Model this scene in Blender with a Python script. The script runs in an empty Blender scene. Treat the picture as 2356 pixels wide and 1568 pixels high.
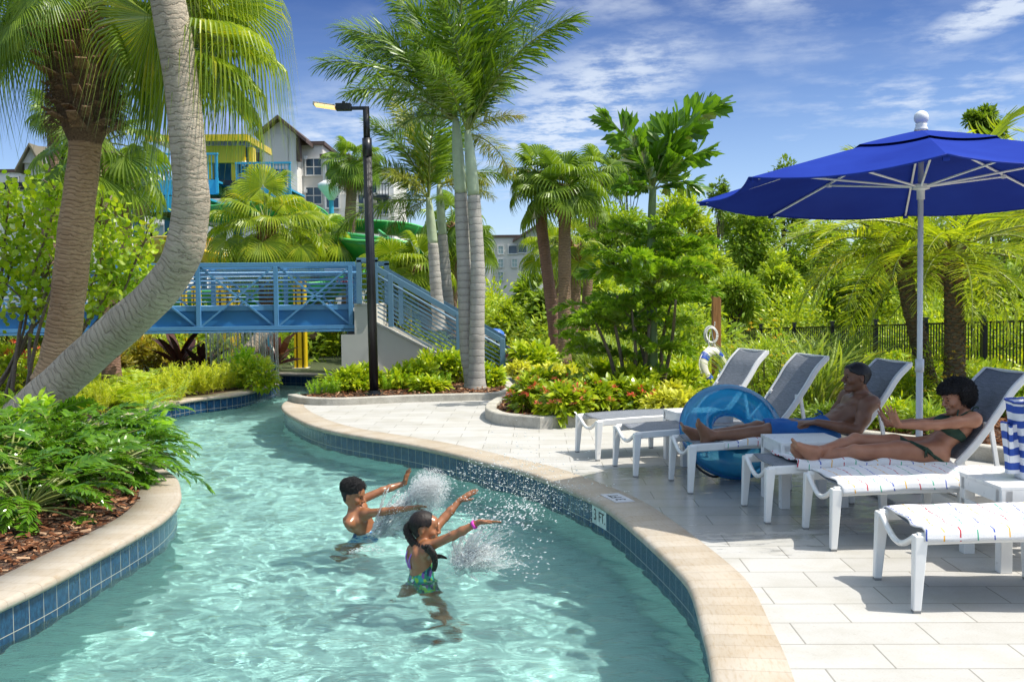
import bpy, bmesh, math, random
import numpy as np
from mathutils import Vector, Matrix
R = math.radians
rng = np.random.default_rng(7)
random.seed(7)
SC = bpy.context.scene
COL = SC.collection

# ---------------------------------------------------------------- camera
FL, CX, CY, CAMH = 2300.0, 1178.0, 784.0, 1.6     # focal length and centre in units of a 2356 px wide picture
PITCH, ROLL = math.atan(96 / FL), R(0.6)
_f = np.array([0, math.cos(PITCH), -math.sin(PITCH)])
_u0 = np.array([0, math.sin(PITCH), math.cos(PITCH)])
_r0 = np.array([1.0, 0, 0])
_r = _r0 * math.cos(ROLL) - _u0 * math.sin(ROLL)
_u = _u0 * math.cos(ROLL) + _r0 * math.sin(ROLL)
cam_data = bpy.data.cameras.new('camera')
cam = bpy.data.objects.new('camera', cam_data)
COL.objects.link(cam)
cam_data.sensor_width = 36
cam_data.lens = 36 * FL / 2356
cam_data.clip_end = 3000
M = Matrix.Identity(4)
for i in range(3):
    M[i][0], M[i][1], M[i][2] = _r[i], _u[i], -_f[i]
M[2][3] = CAMH
cam.matrix_world = M
SC.camera = cam

def ray(u, v):
    return _r * ((u - CX) / FL) + _u * ((CY - v) / FL) + _f
def P(u, v, z=0.0):           # the point at height z that the photograph shows at (u, v)
    d = ray(u, v); t = (z - CAMH) / d[2]
    return np.array([d[0] * t, d[1] * t, z])
def Q(u, v, Y):               # the point at distance Y that the photograph shows at (u, v)
    d = ray(u, v); t = Y / d[1]
    return np.array([d[0] * t, Y, CAMH + d[2] * t])
def pxm(Y):                   # metres per photograph unit at distance Y
    return Y / FL

# ---------------------------------------------------------------- sky, sun, exposure
SUN_EL, SUN_AZ = R(60), R(103)          # azimuth clockwise from +Y
world = bpy.data.worlds.new('World'); SC.world = world; world.use_nodes = True
wn, wl = world.node_tree.nodes, world.node_tree.links
wn.clear()
def wnode(t, **kw):
    n = wn.new(t)
    for k, v in kw.items(): setattr(n, k, v)
    return n
sky = wnode('ShaderNodeTexSky', sky_type='NISHITA', sun_disc=False)
sky.sun_elevation, sky.sun_rotation = SUN_EL, SUN_AZ
sky.air_density, sky.dust_density, sky.ozone_density = 1.0, 0.6, 3.0
tc = wnode('ShaderNodeTexCoord')
sep = wnode('ShaderNodeSeparateXYZ'); wl.new(tc.outputs['Generated'], sep.inputs[0])
# clouds lie on a plane high above: project the direction on it
add = wnode('ShaderNodeMath', operation='ADD'); add.inputs[1].default_value = 0.06; wl.new(sep.outputs['Z'], add.inputs[0])
mx = wnode('ShaderNodeMath', operation='MAXIMUM'); mx.inputs[1].default_value = 0.02; wl.new(add.outputs[0], mx.inputs[0])
dx = wnode('ShaderNodeMath', operation='DIVIDE'); wl.new(sep.outputs['X'], dx.inputs[0]); wl.new(mx.outputs[0], dx.inputs[1])
dy = wnode('ShaderNodeMath', operation='DIVIDE'); wl.new(sep.outputs['Y'], dy.inputs[0]); wl.new(mx.outputs[0], dy.inputs[1])
comb = wnode('ShaderNodeCombineXYZ'); wl.new(dx.outputs[0], comb.inputs[0]); wl.new(dy.outputs[0], comb.inputs[1])
def cloud_noise(scale, loc, sx, sy, detail, rough, lo, hi, rot=0.0):
    mp = wnode('ShaderNodeMapping'); mp.inputs['Location'].default_value = loc
    mp.inputs['Scale'].default_value = (sx, sy, 1); mp.inputs['Rotation'].default_value = (0, 0, rot)
    wl.new(comb.outputs[0], mp.inputs[0])
    nz = wnode('ShaderNodeTexNoise'); nz.inputs['Scale'].default_value = scale
    nz.inputs['Detail'].default_value = detail; nz.inputs['Roughness'].default_value = rough
    wl.new(mp.outputs[0], nz.inputs['Vector'])
    mr = wnode('ShaderNodeMapRange', interpolation_type='SMOOTHSTEP'); mr.inputs[1].default_value = lo; mr.inputs[2].default_value = hi
    wl.new(nz.outputs[0], mr.inputs[0])
    return mr.outputs[0]
def wmath(op, a, b):
    n = wnode('ShaderNodeMath', operation=op)
    for i, x in enumerate((a, b)):
        if isinstance(x, (int, float)): n.inputs[i].default_value = x
        else: wl.new(x, n.inputs[i])
    return n.outputs[0]
big = cloud_noise(0.55, (3.1, 1.7, 0), 0.8, 1.0, 3, 0.55, 0.45, 0.75, 0.5)
fine = cloud_noise(3.6, (0.3, 0.9, 0), 1.0, 1.0, 7, 0.62, 0.40, 0.72, 0.3)
veil = cloud_noise(0.5, (5.5, 2.2, 0), 0.5, 1.4, 5, 0.6, 0.42, 0.80, 0.6)
cl = wmath('ADD', wmath('MULTIPLY', wmath('MULTIPLY', big, fine), 0.9), wmath('MULTIPLY', veil, 0.16))
def patch(az, el, ra, re_):       # a drift of cloud about one direction of the sky
    d = wnode('ShaderNodeMath', operation='ARCTAN2'); wl.new(sep.outputs['X'], d.inputs[0]); wl.new(sep.outputs['Y'], d.inputs[1])
    e = wnode('ShaderNodeMath', operation='ARCSINE'); wl.new(sep.outputs['Z'], e.inputs[0])
    a_ = wmath('DIVIDE', wmath('SUBTRACT', d.outputs[0], R(az)), R(ra)); b_ = wmath('DIVIDE', wmath('SUBTRACT', wmath('SUBTRACT', e.outputs[0], R(el)), wmath('MULTIPLY', wmath('SUBTRACT', d.outputs[0], R(az)), .32)), R(re_))
    q = wmath('ADD', wmath('MULTIPLY', a_, a_), wmath('MULTIPLY', b_, b_)); return wmath('MAXIMUM', wmath('SUBTRACT', 1.0, q), 0.0)
fl = cloud_noise(5.5, (1.3, 2.9, 0), 1.0, 1.0, 8, 0.65, 0.36, 0.62, 0.2)
for az, el, ra, re_, st in ((4.5, 11.2, 7.5, 3.2, .75), (1.5, 8.0, 6.0, 2.4, .5), (26.5, 14.4, 5.0, 1.3, .9), (-10, 9, 8, 4, .35)): cl = wmath('ADD', cl, wmath('MULTIPLY', wmath('MULTIPLY', patch(az, el, ra, re_), fl), st))
cl = wmath('MINIMUM', cl, 0.8)
hz = wnode('ShaderNodeMapRange', interpolation_type='SMOOTHSTEP'); wl.new(sep.outputs['Z'], hz.inputs[0])
hz.inputs[1].default_value = 0.30; hz.inputs[2].default_value = -0.02; hz.inputs[3].default_value = 0; hz.inputs[4].default_value = 0.25
cl2 = wmath('MAXIMUM', cl, hz.outputs[0])
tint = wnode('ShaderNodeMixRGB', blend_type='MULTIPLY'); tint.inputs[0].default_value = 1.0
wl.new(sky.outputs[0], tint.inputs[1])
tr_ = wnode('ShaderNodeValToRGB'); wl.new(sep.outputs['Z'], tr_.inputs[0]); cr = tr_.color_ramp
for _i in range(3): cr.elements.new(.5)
for e_, (p_, c_) in zip(cr.elements, [(0.0, (.56, .62, .74)), (.12, (.36, .43, .56)), (.29, (.135, .195, .335)), (.44, (1.3, 1.08, .84)), (.8, (2.2, 1.70, 1.10))]): e_.position = p_; e_.color = (*c_, 1)  # upper sky, above the view, brightened and warmed as added fill light
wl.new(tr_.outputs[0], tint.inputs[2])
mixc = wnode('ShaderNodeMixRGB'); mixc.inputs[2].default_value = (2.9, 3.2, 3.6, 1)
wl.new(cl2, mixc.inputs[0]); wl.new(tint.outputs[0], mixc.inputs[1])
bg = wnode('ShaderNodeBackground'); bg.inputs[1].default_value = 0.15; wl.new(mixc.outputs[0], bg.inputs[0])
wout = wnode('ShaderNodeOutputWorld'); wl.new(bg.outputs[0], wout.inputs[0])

sun_d = bpy.data.lights.new('sun', 'SUN'); sun = bpy.data.objects.new('sun', sun_d); COL.objects.link(sun)
sun_d.energy, sun_d.angle, sun_d.color = 2.75, R(0.53), (1.0, 0.95, 0.86)
_sd = Vector((math.sin(SUN_AZ) * math.cos(SUN_EL), math.cos(SUN_AZ) * math.cos(SUN_EL), math.sin(SUN_EL)))
sun.rotation_euler = _sd.to_track_quat('Z', 'Y').to_euler()
sun.location = (12, 4, 20)
sun_d.cycles.is_caustics_light = True
SC.view_settings.view_transform = 'Standard'; SC.view_settings.look = 'None'
SC.view_settings.exposure = 0.95; SC.view_settings.gamma = 1
cy = SC.cycles
cy.max_bounces, cy.diffuse_bounces, cy.glossy_bounces, cy.transmission_bounces, cy.transparent_max_bounces = 10, 3, 3, 8, 24
cy.caustics_reflective = False; cy.caustics_refractive = True
cy.sample_clamp_indirect = 6.0
cy.use_denoising = True
try: cy.denoiser = 'OPENIMAGEDENOISE'
except Exception: pass

# ---------------------------------------------------------------- object helpers
def tag(o, label=None, cat=None, group=None, kind=None):
    if label: o['label'] = label
    if cat: o['category'] = cat
    if group: o['group'] = group
    if kind: o['kind'] = kind
    return o
def thing(name, label, cat, loc=(0, 0, 0), rotz=0.0, group=None):
    o = bpy.data.objects.new(name, None); COL.objects.link(o)
    o.location = loc; o.rotation_euler = (0, 0, rotz); o.empty_display_size = 0.1
    return tag(o, label, cat, group)
def kids(o):
    return [c for c in o.children]
def copy_tree(o, parent=None):
    c = o.copy(); COL.objects.link(c)
    if parent is not None: c.parent = parent
    for ch in kids(o): copy_tree(ch, c)
    return c

class G:
    """collects numpy geometry and links it as ONE mesh object"""
    def __init__(s):
        s.V, s.F, s.Mi, s.UV, s.n = [], [], [], [], 0
    def add(s, V, F, mi=0, uv=None):
        V = np.asarray(V, float).reshape(-1, 3)
        if not isinstance(F, list): F = [F]
        for f in F:
            f = np.asarray(f, int)
            if f.ndim == 1: f = f[None]
            s.F.append(f + s.n); s.Mi.append(np.full(len(f), mi, int))
            s.UV.append(None if uv is None else np.asarray(uv)[f.reshape(-1)])
        s.V.append(V); s.n += len(V)
        return s
    def box(s, c, size, rot=None, mi=0, taper=1.0):
        x, y, z = np.array(size) / 2
        V = np.array([[-x, -y, -z], [x, -y, -z], [x, y, -z], [-x, y, -z], [-x * taper, -y * taper, z], [x * taper, -y * taper, z], [x * taper, y * taper, z], [-x * taper, y * taper, z]])
        if rot is not None: V = V @ np.asarray(rot).T
        return s.add(V + np.asarray(c), np.array([[0, 3, 2, 1], [4, 5, 6, 7], [0, 1, 5, 4], [1, 2, 6, 5], [2, 3, 7, 6], [3, 0, 4, 7]]), mi)
    def bar(s, a, b, w, h=None, mi=0, up=(0, 0, 1)):
        a, b = np.asarray(a, float), np.asarray(b, float); h = h or w
        d = b - a; L = np.linalg.norm(d); d = d / L
        up = np.asarray(up, float)
        if abs(d @ up) > .98: up = np.array([0, 1.0, 0])
        x = np.cross(d, up); x /= np.linalg.norm(x); y = np.cross(x, d)
        Rm = np.stack([x, d, y], 1)
        return s.box((a + b) / 2, (w, L, h), Rm, mi)
    def tube(s, pts, rad, n=10, mi=0, cap=True, sx=1.0, closed=False, uvs=None):
        pts = np.asarray(pts, float); m = len(pts)
        rad = np.full(m, rad) if np.isscalar(rad) else np.asarray(rad, float)
        T = np.gradient(pts, axis=0) if not closed else (np.roll(pts, -1, 0) - np.roll(pts, 1, 0))
        T /= np.linalg.norm(T, axis=1)[:, None] + 1e-12
        ref = np.array([0, 0, 1.0]) if abs(T[0][2]) < .9 else np.array([1.0, 0, 0])
        X = np.zeros_like(pts)
        x = np.cross(T[0], ref)
        for i in range(m):
            x = x - T[i] * (x @ T[i]); x /= np.linalg.norm(x) + 1e-12; X[i] = x
        Y = np.cross(T, X)
        a = np.linspace(0, 2 * np.pi, n, endpoint=False)
        V = pts[:, None] + rad[:, None, None] * (np.cos(a)[None, :, None] * X[:, None] * sx + np.sin(a)[None, :, None] * Y[:, None])
        i = np.arange(m - (0 if closed else 1))[:, None]; j = np.arange(n)[None]
        k = (i + 1) % m; jn = (j + 1) % n
        Fq = np.stack([i * n + j + 0 * k, i * n + jn, k * n + jn, k * n + j], -1).reshape(-1, 4)
        Fs = [Fq]
        uv = None
        if uvs is not None:
            L = np.concatenate([[0], np.cumsum(np.linalg.norm(np.diff(pts, axis=0), axis=1))])
            uv = np.stack([np.broadcast_to(np.abs(np.linspace(-1, 1, n))[None], (m, n)), np.broadcast_to(L[:, None], (m, n))], -1).reshape(-1, 2)
        s.add(V.reshape(-1, 3), Fs, mi, uv)
        if cap and not closed:
            off = s.n - m * n
            s.F.append(np.arange(n)[::-1][None] + off); s.Mi.append(np.full(1, mi)); s.UV.append(None if uv is None else uv[np.arange(n)[::-1]])
            s.F.append((np.arange(n) + (m - 1) * n)[None] + off); s.Mi.append(np.full(1, mi)); s.UV.append(None if uv is None else uv[np.arange(n) + (m - 1) * n])
        return s
    def sweep(s, pts, w, h, side=(0, 1, 0), mi=0):
        """a flat bar along a curve: w across (side), h along the curve's normal"""
        pts = np.asarray(pts, float); m = len(pts); T = np.gradient(pts, axis=0); T /= np.linalg.norm(T, axis=1)[:, None]; S = np.broadcast_to(np.asarray(side, float), pts.shape); N = np.cross(T, S)
        e = min(w, h) * .22; prof = [(-w / 2, -h / 2 + e), (-w / 2 + e, -h / 2), (w / 2 - e, -h / 2), (w / 2, -h / 2 + e), (w / 2, h / 2 - e), (w / 2 - e, h / 2), (-w / 2 + e, h / 2), (-w / 2, h / 2 - e)]
        V = np.stack([pts + S * a + N * b for a, b in prof], 1).reshape(-1, 3); i = np.arange(m - 1)[:, None]; j = np.arange(8)[None]; jn = (j + 1) % 8
        s.add(V, [np.stack([i * 8 + j, i * 8 + jn, (i + 1) * 8 + jn, (i + 1) * 8 + j], -1).reshape(-1, 4), np.arange(8)[::-1][None], (np.arange(8) + (m - 1) * 8)[None]], mi); return s
    def lathe(s, c, prof, n=20, mi=0, axis=None):
        prof = np.asarray(prof, float); m = len(prof)
        a = np.linspace(0, 2 * np.pi, n, endpoint=False)
        V = np.stack([prof[:, 0:1] * np.cos(a), prof[:, 0:1] * np.sin(a), np.broadcast_to(prof[:, 1:2], (m, n))], -1).reshape(-1, 3)
        if axis is not None: V = V @ np.asarray(axis).T
        i = np.arange(m - 1)[:, None]; j = np.arange(n)[None]; jn = (j + 1) % n
        F = np.stack([i * n + j, i * n + jn, (i + 1) * n + jn, (i + 1) * n + j], -1).reshape(-1, 4)
        return s.add(V + np.asarray(c), F, mi)
    def inst(s, V, F, Rm, T, mi=0):
        """instances of a template: V (n,3), F list of face arrays, Rm (k,3,3), T (k,3)"""
        V = np.asarray(V); k, n = len(T), len(V)
        W = np.einsum('kij,nj->kni', Rm, V) + T[:, None]
        Fs = []
        for f in F:
            f = np.asarray(f)
            Fs.append((f[None] + (np.arange(k) * n)[:, None, None]).reshape(-1, f.shape[1]))
        return s.add(W.reshape(-1, 3), Fs, mi)
    def merge(s, o, Rm=None, T=None, mi_off=0):
        V, F, Mi = o.arrays()
        if Rm is not None: V = V @ np.asarray(Rm).T
        if T is not None: V = V + np.asarray(T)
        for f, m_ in zip(F, Mi):
            s.F.append(f + s.n); s.Mi.append(m_ + mi_off); s.UV.append(None)
        s.V.append(V); s.n += len(V)
        return s
    def arrays(s):
        return np.concatenate(s.V), s.F, s.Mi
    def mesh(s, name, mats, smooth=False):
        me = bpy.data.meshes.new(name)
        V = np.concatenate(s.V) if s.V else np.zeros((0, 3))
        tot = np.concatenate([np.full(len(f), f.shape[1]) for f in s.F]) if s.F else np.zeros(0, int)
        idx = np.concatenate([f.reshape(-1) for f in s.F]) if s.F else np.zeros(0, int)
        me.vertices.add(len(V)); me.vertices.foreach_set('co', V.astype(np.float32).reshape(-1))
        me.loops.add(len(idx)); me.loops.foreach_set('vertex_index', idx.astype(np.int32))
        me.polygons.add(len(tot))
        st = np.concatenate([[0], np.cumsum(tot)[:-1]]) if len(tot) else np.zeros(0)
        me.polygons.foreach_set('loop_start', st.astype(np.int32))
        me.polygons.foreach_set('material_index', np.concatenate(s.Mi).astype(np.int32))
        me.polygons.foreach_set('use_smooth', np.full(len(tot), smooth))
        if any(u is not None for u in s.UV):
            uvl = me.uv_layers.new(name='UVMap')
            uv = np.concatenate([u if u is not None else np.zeros((f.size, 2)) for u, f in zip(s.UV, s.F)])
            uvl.data.foreach_set('uv', uv.astype(np.float32).reshape(-1))
        for m_ in (mats if isinstance(mats, (list, tuple)) else [mats]): me.materials.append(m_)
        me.update(calc_edges=True); me.validate()
        return me
    def build(s, name, mats, parent=None, smooth=False, loc=None, label=None, bevel=0.0, autosmooth=None):
        me = s.mesh(name, mats, smooth)
        o = bpy.data.objects.new(name, me); COL.objects.link(o)
        if parent is not None: o.parent = parent
        if loc is not None: o.location = loc
        if label: o['label'] = label
        if bevel:
            b = o.modifiers.new('bevel', 'BEVEL'); b.width = bevel; b.segments = 2; b.limit_method = 'ANGLE'; b.angle_limit = R(40)
        return o

def frames(D, roll=None, up=(0, 0, 1)):
    """rotation matrices whose local Y runs along D and local Z leans to up; roll turns about D"""
    D = np.asarray(D, float); D = D / (np.linalg.norm(D, axis=-1, keepdims=True) + 1e-12)
    U = np.broadcast_to(np.asarray(up, float), D.shape)
    X = np.cross(D, U); nx = np.linalg.norm(X, axis=-1, keepdims=True)
    X = np.where(nx < 1e-3, np.array([1.0, 0, 0]), X / (nx + 1e-12))
    Z = np.cross(X, D)
    if roll is not None:
        c, s_ = np.cos(roll)[..., None], np.sin(roll)[..., None]
        X, Z = X * c + Z * s_, Z * c - X * s_
    return np.stack([X, D, Z], -1)
def smooth_curve(pts, n, closed=False):
    pts = np.asarray(pts, float)
    if not closed: pp = np.vstack([2 * pts[0] - pts[1], pts, 2 * pts[-1] - pts[-2]])
    else: pp = np.vstack([pts[-1], pts, pts[0], pts[1]])
    m = len(pp) - 3
    t = np.linspace(0, m, n, endpoint=not closed); i = np.minimum(t.astype(int), m - 1); f = (t - i)[:, None]
    p0, p1, p2, p3 = pp[i], pp[i + 1], pp[i + 2], pp[i + 3]
    return .5 * (2 * p1 + (p2 - p0) * f + (2 * p0 - 5 * p1 + 4 * p2 - p3) * f ** 2 + (3 * p1 - p0 - 3 * p2 + p3) * f ** 3)
def unit(v):
    v = np.asarray(v, float); return v / (np.linalg.norm(v, axis=-1, keepdims=True) + 1e-12)
def rand_dirs(n, zmin=-1.0, zmax=1.0):
    z = rng.uniform(zmin, zmax, n); a = rng.uniform(0, 2 * np.pi, n); r = np.sqrt(1 - z * z)
    return np.stack([r * np.cos(a), r * np.sin(a), z], -1)
def rotz(a):
    c, s_ = math.cos(a), math.sin(a); return np.array([[c, -s_, 0], [s_, c, 0], [0, 0, 1.0]])
def roty(a):
    c, s_ = math.cos(a), math.sin(a); return np.array([[c, 0, s_], [0, 1.0, 0], [-s_, 0, c]])
def rotx(a):
    c, s_ = math.cos(a), math.sin(a); return np.array([[1.0, 0, 0], [0, c, -s_], [0, s_, c]])

# ---------------------------------------------------------------- materials
class Mat:
    def __init__(s, name):
        s.m = bpy.data.materials.new(name); s.m.use_nodes = True
        s.n, s.l = s.m.node_tree.nodes, s.m.node_tree.links
        s.b = s.n['Principled BSDF']; s.out = s.n['Material Output']
    def node(s, t, ins=None, **kw):
        n = s.n.new(t)
        for k, v in kw.items(): setattr(n, k, v)
        for k, v in (ins or {}).items():
            if isinstance(v, bpy.types.NodeSocket): s.l.new(v, n.inputs[k])
            else: n.inputs[k].default_value = v
        return n
    def set(s, **kw):
        names = dict(color='Base Color', rough='Roughness', metal='Metallic', spec='Specular IOR Level', trans='Transmission Weight', ior='IOR', coat='Coat Weight', normal='Normal', sub='Subsurface Weight', alpha='Alpha', emis='Emission Color', emis_s='Emission Strength', sheen='Sheen Weight')
        for k, v in kw.items():
            i = s.b.inputs[names[k]]
            if isinstance(v, bpy.types.NodeSocket): s.l.new(v, i)
            else: i.default_value = (*v, 1) if isinstance(v, tuple) and len(v) == 3 else v
        return s
    def coord(s, kind='Object', scale=(1, 1, 1), rot=(0, 0, 0), loc=(0, 0, 0)):
        t = s.node('ShaderNodeTexCoord')
        mp = s.node('ShaderNodeMapping', {'Vector': t.outputs[kind], 'Scale': scale, 'Rotation': rot, 'Location': loc})
        return mp.outputs[0]
    def noise(s, vec, scale, detail=4, rough=.55, dist=0.0):
        return s.node('ShaderNodeTexNoise', {'Vector': vec, 'Scale': scale, 'Detail': detail, 'Roughness': rough, 'Distortion': dist})
    def ramp(s, fac, stops, interp='LINEAR'):
        r_ = s.node('ShaderNodeValToRGB', {'Fac': fac}); cr = r_.color_ramp; cr.interpolation = interp
        while len(cr.elements) < len(stops): cr.elements.new(.5)
        for e, (p, c) in zip(cr.elements, stops): e.position = p; e.color = (*c, 1) if len(c) == 3 else c
        return r_.outputs[0]
    def mix(s, fac, a, b, blend='MIX'):
        n = s.node('ShaderNodeMixRGB', blend_type=blend)
        for i, v in enumerate((fac, a, b)):
            if isinstance(v, bpy.types.NodeSocket): s.l.new(v, n.inputs[i])
            else: n.inputs[i].default_value = (*v, 1) if isinstance(v, tuple) and len(v) == 3 else v
        return n.outputs[0]
    def math(s, op, a, b=0.0):
        n = s.node('ShaderNodeMath', operation=op)
        for i, v in enumerate((a, b)):
            if isinstance(v, bpy.types.NodeSocket): s.l.new(v, n.inputs[i])
            else: n.inputs[i].default_value = v
        return n.outputs[0]
    def bump(s, h, strength=.3, dist=.01):
        n = s.node('ShaderNodeBump', {'Height': h, 'Strength': strength, 'Distance': dist})
        s.l.new(n.outputs[0], s.b.inputs['Normal']); return s
def plain(name, c, rough=.5, metal=0.0, var=.08, scale=8.0, bump=0.0, bscale=60.0, spec=.5, coat=0.0):
    """a plain surface with a little uneven wear"""
    k = Mat(name); v = k.coord()
    nz = k.noise(v, scale, 5, .6)
    lo = tuple(x * (1 - var) for x in c); hi = tuple(min(1, x * (1 + var)) for x in c)
    k.set(color=k.ramp(nz.outputs[0], [(.3, lo), (.7, hi)]), metal=metal, spec=spec, coat=coat)
    rr = k.node('ShaderNodeMapRange', {0: nz.outputs[0], 1: .3, 2: .7, 3: max(.02, rough - .07), 4: min(1, rough + .07)})
    k.set(rough=rr.outputs[0])
    if bump: k.bump(k.noise(v, bscale, 3).outputs[0], bump, .004)
    return k.m

def ico(sub):
    bm = bmesh.new(); bmesh.ops.create_icosphere(bm, subdivisions=sub, radius=1); V = np.array([v.co[:] for v in bm.verts]); F = np.array([[v.index for v in f.verts] for f in bm.faces]); bm.free(); return V, F
ICO1, ICO2 = ico(1), ico(2)
# ================================================================ pool, water, deck, beds
WZ, FLOORZ = -0.25, -1.15
# water-side lip of the coping (photograph units, on the ground plane)
RB = [(1700, 1900), (1668, 1640), (1659, 1562), (1648, 1500), (1631, 1440), (1605, 1355), (1571, 1308), (1486, 1229), (1403, 1163), (1333, 1128), (1219, 1083), (1119, 1059), (1062, 1044), (952, 1020), (786, 992), (720, 975), (682, 958), (660, 944), (653, 932), (662, 922), (690, 912), (740, 900), (772, 882), (778, 868), (779, 862)]
LB = [(628, 858), (630, 862), (640, 869), (638, 877), (628, 884), (590, 895), (534, 906), (434, 918), (317, 943), (250, 965), (215, 1000), (240, 1040), (310, 1058), (347, 1064), (394, 1094), (405, 1122), (402, 1152), (367, 1188), (300, 1228), (217, 1272), (110, 1329), (0, 1380), (-160, 1450)]
rb = np.array([P(u, v) for u, v in RB]); lb = np.array([P(u, v) for u, v in LB])
rb_c = smooth_curve(np.vstack([[1.15, 0.2, 0], rb]), 260)
lb_c = smooth_curve(np.vstack([lb, [-3.6, 3.2, 0], [-4.4, 0.2, 0]]), 240)
pool_poly = np.vstack([rb_c, lb_c])        # right bank outward from the camera, far wall, left bank back to the camera

def tri_fill(loops, z):
    """triangulated sheet between closed loops (outer first)"""
    bm = bmesh.new(); edges = []
    for lp in loops:
        vs = [bm.verts.new((p[0], p[1], z)) for p in lp]
        edges += [bm.edges.new((vs[i], vs[(i + 1) % len(vs)])) for i in range(len(vs))]
    bmesh.ops.triangle_fill(bm, use_beauty=True, use_dissolve=False, edges=edges)
    for f in bm.faces:
        if f.normal.z < 0: f.normal_flip()
    return bm
def bm_obj(name, bm, mat, kind=None, parent=None, smooth=False):
    me = bpy.data.meshes.new(name); bm.to_mesh(me); bm.free()
    me.materials.append(mat); o = bpy.data.objects.new(name, me); COL.objects.link(o)
    if kind: o['kind'] = kind
    if parent: o.parent = parent
    return o
def resample(c, step, closed=False):
    c = np.asarray(c); 
    if closed: c = np.vstack([c, c[:1]])
    L = np.concatenate([[0], np.cumsum(np.linalg.norm(np.diff(c, axis=0), axis=1))])
    n = max(2, int(L[-1] / step)); t = np.linspace(0, L[-1], n)
    return np.stack([np.interp(t, L, c[:, i]) for i in range(3)], 1), t
def offset(c, d):
    T = unit(np.gradient(c, axis=0)); N = np.stack([T[:, 1], -T[:, 0], 0 * T[:, 0]], 1)   # right-hand side
    return c + N * (d if np.isscalar(d) else d[:, None])

# --- materials of the setting
k = Mat('soil'); v = k.coord(); n1 = k.noise(v, .6, 6); n2 = k.noise(v, 9, 5)
k.set(color=k.mix(n1.outputs[0], (.045, .07, .02), k.ramp(n2.outputs[0], [(.3, (.06, .04, .025)), (.7, (.07, .11, .03))])), rough=.95).bump(n2.outputs[0], .6, .05); m_soil = k.m

k = Mat('mulch'); v = k.coord()
vo = k.node('ShaderNodeTexVoronoi', {'Vector': k.coord(scale=(1, 2.2, 1), rot=(0, 0, .7)), 'Scale': 26.0, 'Randomness': 1.0})
vo2 = k.node('ShaderNodeTexVoronoi', {'Vector': k.coord(scale=(2.4, 1, 1), rot=(0, 0, .3)), 'Scale': 34.0})
c1 = k.ramp(k.node('ShaderNodeSeparateColor', {0: vo.outputs['Color']}).outputs[0], [(0, (.05, .022, .012)), (.4, (.15, .062, .03)), (.8, (.30, .155, .08)), (1, (.42, .28, .17))])
k.set(color=k.mix(k.ramp(vo.outputs['Distance'], [(.0, (1, 1, 1)), (.55, (.35, .35, .35))]), (.03, .014, .008), c1), rough=.9)
k.bump(k.math('ADD', vo.outputs['Distance'], vo2.outputs['Distance']), 1.0, .03); m_mulch = k.m

k = Mat('paving'); v = k.coord(rot=(0, 0, R(1.5)))
nz_w = k.noise(k.coord(), 1.5, 2)
br = k.node('ShaderNodeTexBrick', {'Vector': v, 'Color1': (.455, .448, .425, 1), 'Color2': (.505, .498, .475, 1), 'Mortar': (.27, .262, .235, 1), 'Scale': 1.0, 'Mortar Size': .0046, 'Mortar Smooth': .2, 'Bias': 0.1, 'Brick Width': .61, 'Row Height': .305}, offset=.5)
sp = k.noise(k.coord(scale=(1, 2.6, 1)), 90, 3, .6)
spk = k.node('ShaderNodeTexVoronoi', {'Vector': k.coord(scale=(1, 2, 1)), 'Scale': 55.0})
st = k.noise(k.coord(), 2.2, 5, .6)
pits = k.ramp(spk.outputs['Distance'], [(.05, (.62, .6, .55)), (.13, (1, 1, 1))])
col = k.mix(.45, br.outputs[0], k.ramp(sp.outputs[0], [(.35, (.80, .78, .73)), (.6, (1, 1, 1))]), 'MULTIPLY')
col = k.mix(.6, col, pits, 'MULTIPLY')
col = k.mix(.8, col, k.ramp(st.outputs[0], [(.30, (.84, .82, .76)), (.55, (1, 1, 1))]), 'MULTIPLY')
wet_d = k.node('ShaderNodeVectorMath', {0: k.coord(), 1: (1.35, 7.9, 0)}, operation='DISTANCE'); wn_ = k.noise(k.coord(scale=(.7, 2.4, 1)), 3.2, 5, .65)
wet = k.ramp(k.math('SUBTRACT', k.math('MULTIPLY', wn_.outputs[0], 1.9), k.math('MULTIPLY', wet_d.outputs['Value'], .55)), [(.12, (0, 0, 0)), (.22, (1, 1, 1))])
col = k.mix(k.math('MULTIPLY', k.node('ShaderNodeSeparateColor', {0: wet}).outputs[0], .26), col, (.16, .16, .15))
gr = k.noise(k.coord(), 26, 3, .7); col = k.mix(.5, col, k.ramp(gr.outputs[0], [(.28, (.80, .78, .74)), (.42, (1, 1, 1))]), 'MULTIPLY')
k.set(color=col, rough=k.node('ShaderNodeMapRange', {0: k.node('ShaderNodeSeparateColor', {0: wet}).outputs[0], 3: .72, 4: .22}).outputs[0])
k.bump(k.math('ADD', k.math('MULTIPLY', br.outputs['Fac'], -1.0), k.math('MULTIPLY', sp.outputs[0], .25)), .35, .006); m_paving = k.m

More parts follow.
